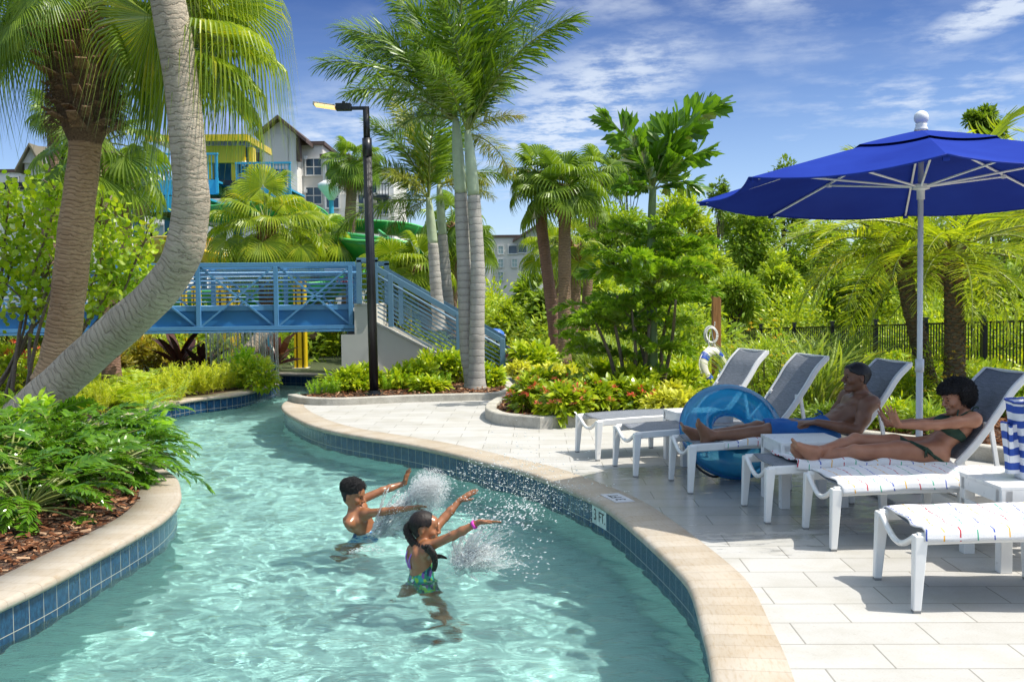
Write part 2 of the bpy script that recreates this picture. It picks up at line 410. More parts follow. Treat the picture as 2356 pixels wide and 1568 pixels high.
k = Mat('coping_stone')
uvn = k.node('ShaderNodeTexCoord').outputs['UV']
br = k.node('ShaderNodeTexBrick', {'Vector': uvn, 'Color1': (.41, .36, .29, 1), 'Color2': (.47, .425, .36, 1), 'Mortar': (.34, .295, .24, 1), 'Scale': 1.0, 'Mortar Size': .0035, 'Mortar Smooth': .3, 'Bias': 0.0, 'Brick Width': .152, 'Row Height': 5.0}, offset=0.0)
mp = k.node('ShaderNodeMapping', {'Vector': uvn, 'Scale': (6, 30, 1)})
nz = k.noise(mp.outputs[0], 2.0, 6, .65); n3 = k.noise(k.coord(), 3, 4)
col = k.mix(.75, br.outputs[0], k.ramp(nz.outputs[0], [(.3, (.80, .70, .56)), (.5, (1, .98, .95)), (.75, (1.0, 1.0, 1.0))]), 'MULTIPLY')
col = k.mix(.5, col, k.ramp(n3.outputs[0], [(.35, (.85, .76, .62)), (.6, (1, 1, 1))]), 'MULTIPLY')
k.set(color=col, rough=.6).bump(k.math('SUBTRACT', nz.outputs[0], k.math('MULTIPLY', br.outputs['Fac'], 1.0)), .35, .005); m_coping = k.m

k = Mat('blue_tile')
uvn = k.node('ShaderNodeTexCoord').outputs['UV']
br = k.node('ShaderNodeTexBrick', {'Vector': uvn, 'Color1': (.012, .06, .16, 1), 'Color2': (.02, .085, .19, 1), 'Mortar': (.62, .58, .46, 1), 'Scale': 1.0, 'Mortar Size': .0022, 'Mortar Smooth': .1, 'Bias': 0.0, 'Brick Width': .14, 'Row Height': .152}, offset=0.0)
mp = k.node('ShaderNodeMapping', {'Vector': uvn, 'Scale': (1, .45, 1)})
nz = k.noise(mp.outputs[0], 38, 7, .7); n2 = k.noise(uvn, 9, 3)
tilec = k.ramp(nz.outputs[0], [(.30, (.003, .010, .020)), (.47, (.007, .034, .080)), (.62, (.016, .075, .155)), (.8, (.035, .12, .21))])
col = k.mix(br.outputs['Fac'], k.mix(.25, tilec, br.outputs[0]), (.46, .44, .35))
k.set(color=col, rough=.22, spec=.6).bump(k.math('SUBTRACT', k.math('MULTIPLY', nz.outputs[0], .25), br.outputs['Fac']), .35, .004); m_tile = k.m

k = Mat('pool_plaster'); n1 = k.noise(k.coord(), 1.2, 4); n2 = k.noise(k.coord(), 40, 3)
k.set(color=k.mix(.3, k.ramp(n1.outputs[0], [(.3, (.51, .80, .765)), (.7, (.60, .84, .81))]), k.ramp(n2.outputs[0], [(.3, (.44, .70, .655)), (.7, (.60, .83, .79))])), rough=.8); m_plaster = k.m

k = Mat('concrete_kerb'); n1 = k.noise(k.coord(), 5, 6, .65); n2 = k.noise(k.coord(scale=(1, 1, 3)), 45, 4)
col = k.mix(.6, k.ramp(n1.outputs[0], [(.3, (.36, .34, .29)), (.65, (.54, .52, .46))]), k.ramp(n2.outputs[0], [(.3, (.62, .6, .55)), (.6, (1, 1, 1))]), 'MULTIPLY')
k.set(color=col, rough=.85).bump(n2.outputs[0], .35, .008); m_conc = k.m

# --- ground sheet with the pool cut out of it
big = [(-900, -60, 0), (900, -60, 0), (900, 1500, 0), (-900, 1500, 0)]
pl, _ = resample(pool_poly, .12, True)
wall_line = pl[:-1]
bm = tri_fill([big, wall_line], -.03)
ground = bm_obj('ground', bm, m_soil, 'structure')

# --- pool wall (tile band, plaster below) and floor
wl_, s_ = resample(np.vstack([pool_poly]), .05, True)
g = G()
def strip(c, s, z0, z1, mi):
    m = len(c); V = np.vstack([np.c_[c[:, :2], np.full(m, z0)], np.c_[c[:, :2], np.full(m, z1)]])
    i = np.arange(m - 1); F = np.stack([i, i + m, i + m + 1, i + 1], 1)
    uv = np.vstack([np.c_[s, np.full(m, z0 + .21)], np.c_[s, np.full(m, z1 + .21)]])
    g.add(V, F, mi, uv)
strip(wl_, s_, -.03, -.365, 0); strip(wl_, s_, -.365, FLOORZ, 1)
tag(g.build('pool_wall', [m_tile, m_plaster]), kind='structure')
bm = tri_fill([wall_line], FLOORZ)
pool_floor = bm_obj('pool_floor', bm, m_plaster, 'structure')

# --- coping: a bullnosed stone lip along both banks
def coping(c, name, side, width):
    c, s = resample(c, .05)
    prof = [(.0, -.062), (-.022, -.058), (-.036, -.045), (-.040, -.028), (-.034, -.010), (-.018, .001), (.0, .004), (.06, .004), (width, .004), (width + .001, -.062)]
    g = G(); m, n = len(c), len(prof)
    rows, uv = [], []
    d = 0
    for j, (o_, z) in enumerate(prof):
        cc = offset(c, side * o_); rows.append(np.c_[cc[:, :2], np.full(m, z)])
        d = j and d + math.hypot(o_ - prof[j - 1][0], z - prof[j - 1][1]); uv.append(np.c_[s, np.full(m, d)])
    V = np.stack(rows, 1).reshape(-1, 3); U = np.stack(uv, 1).reshape(-1, 2)
    i = np.arange(m - 1)[:, None]; j = np.arange(n - 1)[None]
    F = np.stack([i * n + j, (i + 1) * n + j, (i + 1) * n + j + 1, i * n + j + 1], -1).reshape(-1, 4)
    if side < 0: F = F[:, ::-1]
    g.add(V, F, 0, U)
    return tag(g.build(name, m_coping, smooth=True), kind='structure')
coping(rb_c, 'coping', 1, .30); coping(lb_c, 'coping', 1, .30)
far = np.array([rb_c[-1], (rb_c[-1] + lb_c[0]) / 2, lb_c[0]]); coping(far, 'coping', 1, .3)

# --- deck
KERB1 = [(662, 922), (700, 930), (786, 932), (946, 925), (1086, 921), (1153, 918), (1183, 906), (1178, 893), (1168, 884)]
k1 = smooth_curve([P(u, v) for u, v in KERB1], 60)
deck_pts = [tuple(p) for p in offset(rb_c, .29)[:int(len(rb_c) * .79)]]
lim = [p for p in offset(rb_c, .29) if p[1] < P(662, 926)[1]]
deck_loop = [tuple(p) for p in lim[:]] + [tuple(p) for p in k1[6:]] + [(-.2, 20.5, 0), (.2, 26, 0), (1.7, 26, 0), (1.7, 20, 0), (9, 16, 0), (14, 6, 0), (14, -3, 0), (1.5, -3, 0)]
bm = tri_fill([deck_loop], 0.0)
deck = bm_obj('deck', bm, m_paving, 'structure')

# --- raised beds: a kerb along their edge and mulch inside
def kerb_along(c, h, w, name='kerb', side=1, z0=-.02):
    c, s = resample(c, .1); co = offset(c, side * w); g = G(); m = len(c); b = .012
    prof = [(0, z0), (0, h - b), (b, h), (w - b, h), (w, h - b), (w, z0)]
    V = np.stack([np.c_[offset(c, side * o_)[:, :2], np.full(m, z)] for o_, z in prof], 1).reshape(-1, 3); n = len(prof)
    i = np.arange(m - 1)[:, None]; j = np.arange(n - 1)[None]
    F = np.stack([i * n + j, (i + 1) * n + j, (i + 1) * n + j + 1, i * n + j + 1], -1).reshape(-1, 4)
    if side > 0: F = F[:, ::-1]
    g.add(V, F); g.add(V[:n], np.arange(n)[None]); g.add(V[-n:], np.arange(n)[::-1][None])
    return tag(g.build(name, m_conc), kind='structure')
def bed(loop, z, name='planting_bed'):
    """mulch mounded gently inside its kerb"""
    bm = tri_fill([loop], z)
    bmesh.ops.subdivide_edges(bm, edges=bm.edges[:], cuts=2, use_grid_fill=False)
    return bm_obj(name, bm, m_mulch, 'structure')
kerb_along(k1, .11, .15, side=-1)
bed1 = [tuple(p) for p in offset(k1, -.15)] + [tuple(P(u, v)) for u, v in [(1160, 868), (1140, 845), (1000, 838), (800, 842)]] + [tuple(p) for p in offset(rb_c, .29)[::-1] if p[1] > P(662, 926)[1] and p[1] < 21][:40:4]
bed(bed1, .07)
KERB2 = [(1330, 905), (1240, 912), (1160, 930), (1126, 946), (1117, 958), (1120, 966), (1150, 978), (1245, 987)]
k2a = smooth_curve([P(u, v) for u, v in KERB2], 50)
k2b = np.array([P(1245, 987), P(1262, 986), P(1500, 968), P(1600, 975), P(1700, 990), P(1985, 1024), P(2110, 1040), P(2380, 1078), P(2700, 1120)])
k2 = np.vstack([k2a, k2b[1:]])
kerb_along(k2, .15, .15, side=-1)
bed2 = [tuple(p) for p in offset(k2, -.15)] + [(12, 9, 0), (30, 16, 0), (30, 30, 0), (2, 30, 0), tuple(P(1300, 880))]
bed(bed2, .10)
bed3 = [tuple(p) for p in offset(lb_c, .29)] + [(-8, .2, 0), (-14, 6, 0), (-14, 22, 0), (-6, 24, 0)]
bed(bed3, .0)

# --- water: a real rippled sheet
def waves(X, Y):
    r_ = np.random.default_rng(3); Z = np.zeros_like(X)
    for i in range(46):
        lam = 0.10 * (5.2 ** r_.random()); th = r_.normal(1.35, .6); kx, ky = math.cos(th), math.sin(th)
        A = .0019 * (lam / .3) ** 1.05
        ph = r_.uniform(0, 6.28)
        wob = .6 * np.sin(X * r_.uniform(.6, 1.6) + Y * r_.uniform(.6, 1.6) + ph * 2)
        Z += A * np.sin(2 * np.pi / lam * (kx * X + ky * Y) + ph + wob * 1.6) * (.6 + .4 * np.sin(X * r_.uniform(.4, 1.4) + Y * r_.uniform(.4, 1.4) + ph))
    for (cx_, cy_, a, lam) in SPLASH_RINGS:
        rr = np.hypot(X - cx_, Y - cy_)
        Z += a * np.cos(2 * np.pi * rr / lam) * np.exp(-rr / .5) * np.minimum(1, rr / .1)
    return Z
_g, _b = P(971, 1329, WZ), P(845, 1224, WZ)
SPLASH_RINGS = [(_g[0], _g[1], .0035, .22), (_b[0], _b[1], .0035, .24), (*P(1100, 1270, WZ)[:2], .004, .17), (*P(940, 1215, WZ)[:2], .004, .16)]
ys = [0.0]
while ys[-1] < 23.2: ys.append(ys[-1] + .014 + .0016 * max(0, ys[-1] - 3))
ys = np.array(ys); xs = np.arange(-7.0, 1.4, .017)
X, Y = np.meshgrid(xs, ys); Z = WZ + waves(X, Y)
# keep only what lies in (or within 3 cm of) the pool
def inside(px, py, poly):
    ins = np.zeros(px.shape, bool); n = len(poly)
    for i in range(n):
        x0, y0, x1, y1 = *poly[i][:2], *poly[(i + 1) % n][:2]
        if y0 == y1: continue
        c_ = (y0 > py) != (y1 > py)
        ins ^= c_ & (px < (x1 - x0) * (py - y0) / (y1 - y0) + x0)
    return ins
ring = resample(pool_poly, .15, True)[0][:-1]
ins = inside(X, Y, ring)
e = ins.copy()
e[1:] |= ins[:-1]; e[:-1] |= ins[1:]; e[:, 1:] |= ins[:, :-1]; e[:, :-1] |= ins[:, 1:]
ny, nx = X.shape
cell = e[:-1, :-1] & e[1:, :-1] & e[:-1, 1:] & e[1:, 1:]
ii, jj = np.nonzero(cell)
F = np.stack([ii * nx + jj, ii * nx + jj + 1, (ii + 1) * nx + jj + 1, (ii + 1) * nx + jj], 1)
used = np.unique(F); remap = np.full(nx * ny, -1); remap[used] = np.arange(len(used))
V = np.stack([X, Y, Z], -1).reshape(-1, 3)[used]
k = Mat('pool_water')
k.n.remove(k.b)
n1 = k.noise(k.coord(scale=(1, 2.2, 1)), 30, 4, .6); n2 = k.noise(k.coord(scale=(.8, 2.2, 1), rot=(0, 0, .2)), 8, 4, .62, .4)
bp = k.node('ShaderNodeBump', {'Height': k.math('ADD', k.math('MULTIPLY', n1.outputs[0], .35), n2.outputs[0]), 'Strength': 1.0, 'Distance': .024})
bp2 = k.node('ShaderNodeBump', {'Height': n2.outputs[0], 'Strength': .35, 'Distance': .012})
gl = k.node('ShaderNodeBsdfRefraction', {'IOR': 1.33, 'Roughness': 0.0, 'Color': (.86, .985, .97, 1), 'Normal': bp2.outputs[0]})
gs = k.node('ShaderNodeBsdfGlossy', {'Roughness': .03, 'Normal': bp.outputs[0]})
fr = k.node('ShaderNodeFresnel', {'IOR': 1.33, 'Normal': bp.outputs[0]})
ms = k.node('ShaderNodeMixShader', {0: fr.outputs[0], 1: gl.outputs[0], 2: gs.outputs[0]})
k.l.new(ms.outputs[0], k.out.inputs[0]); m_water = k.m
g = G(); g.add(V, remap[F])
water = tag(g.build('water', m_water, smooth=True), kind='structure')
water.cycles.is_caustics_caster = True
pool_floor.cycles.is_caustics_receiver = True
# ================================================================ plant materials and generators
def leaf_mat(name, lo, hi, trans=.45, rough=.38, tip=None, gloss=.06, hue_scale=1.2):
    """leaf: each leaf its own tone, thin enough to glow against the sun"""
    k = Mat(name); k.n.remove(k.b)
    ge = k.node('ShaderNodeNewGeometry'); n1 = k.noise(k.coord(), hue_scale, 2)
    f = k.math('ADD', k.math('MULTIPLY', ge.outputs['Random Per Island'], .65), k.math('MULTIPLY', k.math('SUBTRACT', n1.outputs[0], .3), .8))
    c = k.ramp(f, [(.05, lo), (.75, hi)] + ([(.97, tip)] if tip else []))
    tc_ = k.mix(1.0, c, (1.55, 1.5, .55), 'MULTIPLY')
    df = k.node('ShaderNodeBsdfDiffuse', {'Color': c}); tl = k.node('ShaderNodeBsdfTranslucent', {'Color': tc_})
    m1 = k.node('ShaderNodeMixShader', {0: trans, 1: df.outputs[0], 2: tl.outputs[0]})
    gs = k.node('ShaderNodeBsdfGlossy', {'Roughness': rough, 'Color': (.9, .95, .9, 1)}); fr = k.node('ShaderNodeFresnel', {'IOR': 1.4})
    m2 = k.node('ShaderNodeMixShader', {0: k.math('ADD', k.math('MULTIPLY', fr.outputs[0], .34), gloss * .22), 1: m1.outputs[0], 2: gs.outputs[0]})
    k.l.new(m2.outputs[0], k.out.inputs[0]); return k.m
LM = dict(
    palm=leaf_mat('palm_leaf', (0.075, 0.155, 0.016), (0.240, 0.360, 0.035), .48, .35),
    palm_bright=leaf_mat('palm_leaf_bright', (0.130, 0.240, 0.016), (0.380, 0.470, 0.030), .5, .35, (0.700, 0.578, 0.062)),
    foxtail=leaf_mat('foxtail_leaf', (0.040, 0.115, 0.008), (0.200, 0.320, 0.020), .42, .33),
    foxtail_y=leaf_mat('foxtail_leaf_yellow', (0.160, 0.220, 0.025), (0.380, 0.400, 0.050), .45, .35, (0.385, 0.228, 0.083)),
    dead=leaf_mat('dead_leaf', (0.245, 0.175, 0.091), (0.525, 0.403, 0.216), .25, .6),
    fishtail=leaf_mat('fishtail_leaf', (0.100, 0.240, 0.014), (0.330, 0.500, 0.030), .42, .3),
    fish_dark=leaf_mat('fishtail_leaf_dark', (.045, .13, .010), (.16, .32, .02), .4, .3),
    date=leaf_mat('date_leaf', (0.190, 0.310, 0.016), (0.500, 0.570, 0.030), .58, .33, (0.700, 0.539, 0.042)),
    philo=leaf_mat('philodendron_leaf', (0.040, 0.135, 0.008), (0.135, 0.285, 0.016), .35, .22, gloss=.12),
    fern=leaf_mat('fern_leaf', (0.300, 0.470, 0.020), (0.580, 0.660, 0.035), .5, .45),
    asp=leaf_mat('asparagus_fern', (0.420, 0.520, 0.020), (0.680, 0.700, 0.035), .5, .5),
    asp_g=leaf_mat('asparagus_green', (0.220, 0.440, 0.015), (0.440, 0.640, 0.030), .5, .45),
    grape=leaf_mat('sea_grape_leaf', (0.220, 0.400, 0.015), (0.520, 0.660, 0.035), .48, .38, (0.700, 0.654, 0.051)),
    hedge=leaf_mat('hedge_leaf', (0.150, 0.310, 0.010), (0.520, 0.600, 0.025), .4, .3, (0.700, 0.693, 0.031)),
    ylw=leaf_mat('gold_leaf', (0.350, 0.385, 0.033), (0.750, 0.750, 0.100), .42, .35),
    ixora=leaf_mat('ixora_leaf', (0.128, 0.253, 0.011), (0.422, 0.506, 0.025), .4, .25, gloss=.1),
    croton=leaf_mat('copper_leaf', (0.154, 0.165, 0.012), (0.410, 0.352, 0.025), .4, .4, (0.672, 0.164, 0.020)),
    tree_l=leaf_mat('tree_leaf_light', (0.218, 0.352, 0.025), (0.486, 0.572, 0.043), .5, .45),
    tree_m=leaf_mat('tree_leaf_mid', (0.141, 0.275, 0.022), (0.358, 0.473, 0.037), .45, .42),
    tree_d=leaf_mat('tree_leaf_dark', (0.077, 0.165, 0.015), (0.218, 0.319, 0.028), .4, .35),
    ti=leaf_mat('ti_leaf', (0.052, 0.018, 0.020), (0.149, 0.052, 0.047), .4, .3, (0.438, 0.105, 0.083)),
    grass=leaf_mat('grass_blade', (0.130, 0.240, 0.030), (0.360, 0.450, 0.050), .45, .5, (0.700, 0.578, 0.144)))
FLO = dict(red=leaf_mat('red_flower', (.55, .03, .02), (.75, .10, .06), .3, .5), coral=leaf_mat('coral_flower', (.70, .10, .05), (.80, .22, .12), .3, .5),
           yellow=leaf_mat('yellow_flower', (.75, .45, .01), (.85, .6, .03), .3, .5), magenta=leaf_mat('magenta_flower', (.30, .02, .12), (.5, .06, .25), .3, .5))
def bark(name, lo, hi, ring, depth=.5, vert=0.0, rdist=.02, wob=3.2):
    """ringed palm bark; UV = (round, along in metres)"""
    k = Mat(name); uvn = k.node('ShaderNodeTexCoord').outputs['UV']; sp = k.node('ShaderNodeSeparateXYZ', {0: uvn})
    mp = k.node('ShaderNodeMapping', {'Vector': uvn, 'Scale': (2.2, 4.0, 1)}); nw = k.noise(mp.outputs[0], 1.4, 4)
    y = k.math('ADD', sp.outputs[1], k.math('MULTIPLY', k.math('SUBTRACT', nw.outputs[0], .5), ring * wob))
    t = k.math('FRACT', k.math('DIVIDE', y, ring))
    edge = k.ramp(t, [(0, (.2, .2, .2)), (.10, (.75, .75, .75)), (.6, (1, 1, 1)), (.93, (.9, .9, .9)), (1, (.25, .25, .25))])
    mp2 = k.node('ShaderNodeMapping', {'Vector': uvn, 'Scale': (5, 22, 1)}); nf = k.noise(mp2.outputs[0], 2.0, 6, .7)
    mp3 = k.node('ShaderNodeMapping', {'Vector': uvn, 'Scale': (16, 1.3, 1)}); nv = k.noise(mp3.outputs[0], 2.5, 3)
    nb = k.noise(k.coord(), 1.6, 4)
    c = k.ramp(k.math('ADD', k.math('MULTIPLY', nf.outputs[0], .6), k.math('MULTIPLY', nb.outputs[0], .5)), [(.30, lo), (.72, hi)])
    c = k.mix(depth, c, edge, 'MULTIPLY')
    crack = k.ramp(nv.outputs[0], [(.27, (.35, .35, .35)), (.33, (1, 1, 1))]); c = k.mix(vert, c, crack, 'MULTIPLY')
    k.set(color=c, rough=.85)
    hgt = k.math('ADD', k.math('MULTIPLY', k.node('ShaderNodeSeparateColor', {0: edge}).outputs[0], 1.0), k.math('ADD', k.math('MULTIPLY', nf.outputs[0], .7), k.math('MULTIPLY', k.node('ShaderNodeSeparateColor', {0: crack}).outputs[0], vert)))
    k.bump(hgt, .8, rdist); return k.m
BK = dict(grey=bark('palm_bark_grey', (.27, .215, .15), (.64, .55, .42), .085, .34, .75, .03), tan=bark('palm_bark_tan', (.26, .13, .05), (.66, .44, .25), .060, .45, .45, .03),
          red=bark('palm_bark_red', (.15, .075, .05), (.36, .21, .15), .05, .6, .2, .02), smooth=bark('foxtail_bark', (.30, .28, .25), (.50, .48, .44), .125, .55, .12, .010, .45),
          brown=bark('palm_bark_brown', (.16, .10, .06), (.40, .26, .16), .055, .6, .3, .03), date=bark('date_bark', (.10, .075, .045), (.26, .20, .12), .045, .75, .2, .04))
m_twig = plain('twig_bark', (.20, .155, .11), .85, var=.35, scale=30, bump=.5)
m_twig_d = plain('dark_bark', (.085, .065, .045), .9, var=.35, scale=20, bump=.6)
m_shaft = plain('crownshaft_green', (.42, .50, .33), .45, var=.22, scale=3)
m_boot = plain('palm_boot', (.27, .165, .095), .9, var=.5, scale=14, bump=.8, bscale=50)
m_fibre = plain('palm_fibre', (.15, .092, .05), .95, var=.5, scale=40, bump=1.0, bscale=90)

# --- leaf templates: (V, F)
def blade(n=4, w=.18, droop=.25, fold=.12, tipw=.02, base=.25, peak=.4):
    """a leaf along +Y of length 1, drooping to -Z, folded along its midrib"""
    t = np.linspace(0, 1, n + 1); ww = w * np.where(t < peak, base + (1 - base) * np.sin(np.pi / 2 * t / peak), np.cos(np.pi / 2 * (t - peak) / (1 - peak)) ** .8 * (1 - tipw) + tipw)
    ang = droop * t; y = np.concatenate([[0], np.cumsum(np.cos((ang[1:] + ang[:-1]) / 2 * 1.6))]) / n; z = -np.concatenate([[0], np.cumsum(np.sin((ang[1:] + ang[:-1]) / 2 * 1.6))]) / n
    y = y[:n + 1]; z = z[:n + 1]
    V = np.concatenate([np.c_[-ww, y, z + fold * ww], np.c_[0 * ww, y, z], np.c_[ww, y, z + fold * ww]]); m = n + 1; i = np.arange(n)
    return V, [np.concatenate([np.stack([i, i + m, i + m + 1, i + 1], 1), np.stack([i + m, i + 2 * m, i + 2 * m + 1, i + m + 1], 1)])]
def strap(n=3, w=.05, droop=.3):
    """narrow flat leaflet, few faces"""
    t = np.linspace(0, 1, n + 1); ww = w * np.sin(np.pi * (t * .86 + .10)) ** .7; a = droop * t * 1.6
    y = np.concatenate([[0], np.cumsum(np.cos((a[1:] + a[:-1]) / 2))]) / n; z = -np.concatenate([[0], np.cumsum(np.sin((a[1:] + a[:-1]) / 2))]) / n
    V = np.concatenate([np.c_[-ww, y, z], np.c_[ww, y, z]]); m = n + 1; i = np.arange(n)
    return V, [np.stack([i, i + m, i + m + 1, i + 1], 1)]
def disc(n=8, cup=.12):
    a = np.linspace(0, 2 * np.pi, n, endpoint=False) - np.pi / 2; r_ = np.full(n, .5); r_[0] = .44
    V = np.vstack([[0, .5, 0], np.c_[r_ * np.cos(a), .5 + r_ * np.sin(a), cup * np.abs(np.cos(a)) * .5]]); i = np.arange(n)
    return V, [np.stack([np.zeros(n, int), 1 + i, 1 + (i + 1) % n], 1)]
L_OVAL = blade(4, .20, .35, .15); L_THIN = blade(3, .10, .30, .1); L_BIG = blade(5, .24, .5, .18); L_DISC = disc(); L_SMALL = blade(2, .22, .2, .1)
def fill_leaves(g, T, D, size, tmpl, mi=0, roll=None, jit=.2):
    n = len(T); s = size * rng.uniform(1 - jit, 1 + jit, n)
    Rm = frames(D, rng.normal(0, .5, n) if roll is None else roll) * s[:, None, None]
    return g.inst(tmpl[0], tmpl[1], Rm, T, mi)

def fan_leaf(nseg=40, spread=R(250), split=.45, droop=.9, thread=.12, cost=.6, wseg=1.0, seed=0):
    """a costapalmate fan of folded segments; radius 1, petiole joint at the origin, centre along +Y"""
    r_ = np.random.default_rng(seed); Vs, Fs, o = [], [], 0
    for i in range(nseg):
        a = (i / (nseg - 1) - .5) * spread; L = (1 - .28 * (abs(a) / (spread / 2)) ** 2) * r_.uniform(.92, 1.05)
        hw = spread / nseg * .5 * wseg
        t = np.array([.03, .25, split, .66, .84, 1.0 + thread * r_.random()]); n = len(t)
        w = np.array([hw * .03, hw * .25, hw * split, hw * .40, hw * .20, hw * .02]); dr = droop * r_.uniform(.6, 1.35)
        ang = np.where(t > split, (t - split) / (1 - split), 0) ** 1.2 * dr + t * .12
        seg = np.diff(t); y = np.concatenate([[t[0]], t[0] + np.cumsum(seg * np.cos((ang[1:] + ang[:-1]) / 2))]) * L; z = -np.concatenate([[0], np.cumsum(seg * np.sin((ang[1:] + ang[:-1]) / 2))]) * L
        z = z - cost * .12 * y * y + .16 * (abs(a) / 2.0) * y * cost                  # cupped
        ca, sa = math.cos(a), math.sin(a); fold = .5 if i % 2 else -.5
        L_ = np.c_[-w, y, z + w * .45]; C_ = np.c_[0 * w, y, z - w * .45]; R_ = np.c_[w, y, z + w * .45]
        V = np.concatenate([L_, C_, R_]); V = np.c_[V[:, 0] * ca + V[:, 1] * sa, -V[:, 0] * sa + V[:, 1] * ca, V[:, 2]]
        j = np.arange(n - 1); Fs.append(np.concatenate([np.stack([j, j + n, j + n + 1, j + 1], 1), np.stack([j + n, j + 2 * n, j + 2 * n + 1, j + n + 1], 1)]) + o); Vs.append(V); o += 3 * n
    return np.concatenate(Vs), [np.concatenate(Fs)]
FANS = [fan_leaf(38, R(260), .42, 1.15, .25, .8, 1.0, s) for s in range(3)] + [fan_leaf(38, R(240), .5, .75, .15, .6, 1.0, s) for s in (5, 6)]
FANS_G = [fan_leaf(58, R(250), .42, .35, .55, .8, .92, s + 30) for s in range(4)]       # threads hang under gravity, see bend()
def bend(V, Rm, T, g_=1.0, sp=.42):
    r_ = np.linalg.norm(V, axis=1) + 1e-9; f = np.clip((r_ - sp) / (1.0 - sp), 0, 1.6); Ws = (V * (np.minimum(r_, sp) / r_)[:, None]) @ Rm.T; W = V @ Rm.T; e = W - Ws; L = np.linalg.norm(e, axis=1); k_ = np.clip(g_ * f ** .8, 0, 1)
    return Ws + e * (1 - .62 * k_)[:, None] + np.c_[0 * L, 0 * L, -L * .80 * k_] + T
FANS_S = [fan_leaf(26, R(260), .45, .9, .15, .7, 1.0, s) for s in range(3)]
FANS_H = [fan_leaf(44, R(250), .38, 1.75, .45, .9, .95, s) for s in range(4)]       # long hanging threads
FANS_D = [fan_leaf(24, R(120), .4, .8, .2, .4, .8, s) for s in range(2)]
def fan_crown(g, c, n, petiole, rad, zmin=-.6, zmax=.95, fans=FANS, mi=0, mi_p=1, sag=.25, dirs=None, seed=None, pr=.016, vs=.15, grav=0, front=None):
    global rng
    keep = rng
    if seed is not None: rng = np.random.default_rng(seed)
    D = rand_dirs(n, zmin, zmax) if dirs is None else unit(np.asarray(dirs, float))
    if dirs is None:
        gold = np.arange(n) * 2.39996 + rng.uniform(0, 6); z = np.linspace(zmax, zmin, n) + rng.normal(0, .06, n); z = np.clip(z, -1, .99); rr = np.sqrt(1 - z * z); D = np.stack([rr * np.cos(gold), rr * np.sin(gold), z], 1)
    if front is not None: D = D[~((D[:, 1] < front) & (D[:, 2] < .62))]
    for d in D:
        L = petiole * rng.uniform(.8, 1.2); t = np.linspace(0, 1, 7)[:, None]
        sg = sag * L * (1.15 - max(0, d[2])) ; p = c + d * L * t; p[:, 2] -= sg * (t[:, 0] ** 2)
        e = unit(p[-1] - p[-2]); g.tube(p, np.linspace(pr * 1.3, pr * .6, 7), 5, mi_p, cap=False)
        dd = unit(e + np.array([0, 0, -.25 * (1 - abs(d[2]))])); f = fans[rng.integers(len(fans))]
        Rm = frames(dd[None], np.array([rng.normal(0, .35)]))[0] * rad * rng.uniform(1 - vs, 1 + vs)
        if grav: g.add(bend(f[0], Rm, p[-1], grav), f[1], mi)
        else: g.inst(f[0], f[1], Rm[None], p[-1][None], mi)
    rng = keep
    return g
def trunk(g, pts, r0, r1, n=18, flare=0.0, mi=0, seg=60, rough=.0):
    c = smooth_curve(pts, seg); t = np.linspace(0, 1, seg); r_ = r0 + (r1 - r0) * t + flare * np.exp(-t / .06); r_ = r_ * (1 + .022 * np.sin(t * 23 + r0 * 90) + .018 * np.sin(t * 61 + r0 * 40))
    if rough: r_ = r_ * (1 + rough * np.sin(np.linspace(0, seg * 2.1, seg)) * rng.uniform(.3, 1, seg))
    g.tube(c, r_, n, mi, uvs=True); return c
def boots(g, c, r0, r1, z0, z1, n, L, mi=0, up=.6, w=.05):
    """old leaf bases round the top of a palm trunk"""
    for i in range(n):
        f = i / max(1, n - 1); a = i * 2.39996; d = np.array([math.cos(a), math.sin(a), 0]); rr = r0 + (r1 - r0) * f; b = c + d * rr * .8 + np.array([0, 0, z0 + (z1 - z0) * f])
        e = b + unit(d + np.array([0, 0, up * rng.uniform(.6, 1.4)])) * L * rng.uniform(.6, 1.2)
        ww = w * rng.uniform(.7, 1.3); x = np.array([-d[1], d[0], 0]); nrm = np.cross(unit(e - b), x)
        V = [b - x * ww, b + x * ww, e + x * ww * .55, e - x * ww * .55]; V += [v_ - nrm * .018 for v_ in V]
        g.add(np.array(V), np.array([[0, 1, 2, 3], [7, 6, 5, 4], [0, 4, 5, 1], [1, 5, 6, 2], [2, 6, 7, 3], [3, 7, 4, 0]]), mi)
def hairs(g, c, rr, z0, z1, n, L, mi=0):
    for i in range(n):
        a = rng.uniform(0, 6.28); d = np.array([math.cos(a), math.sin(a), 0]); b = c + d * rr + np.array([0, 0, rng.uniform(z0, z1)]); e = b + d * L * rng.uniform(.2, .6) + np.array([rng.normal(0, .03), rng.normal(0, .03), -L * rng.uniform(-.2, 1)])
        m = (b + e) / 2 + d * L * .2; g.tube([b, m, e], [.0035, .003, .001], 3, mi, cap=False)

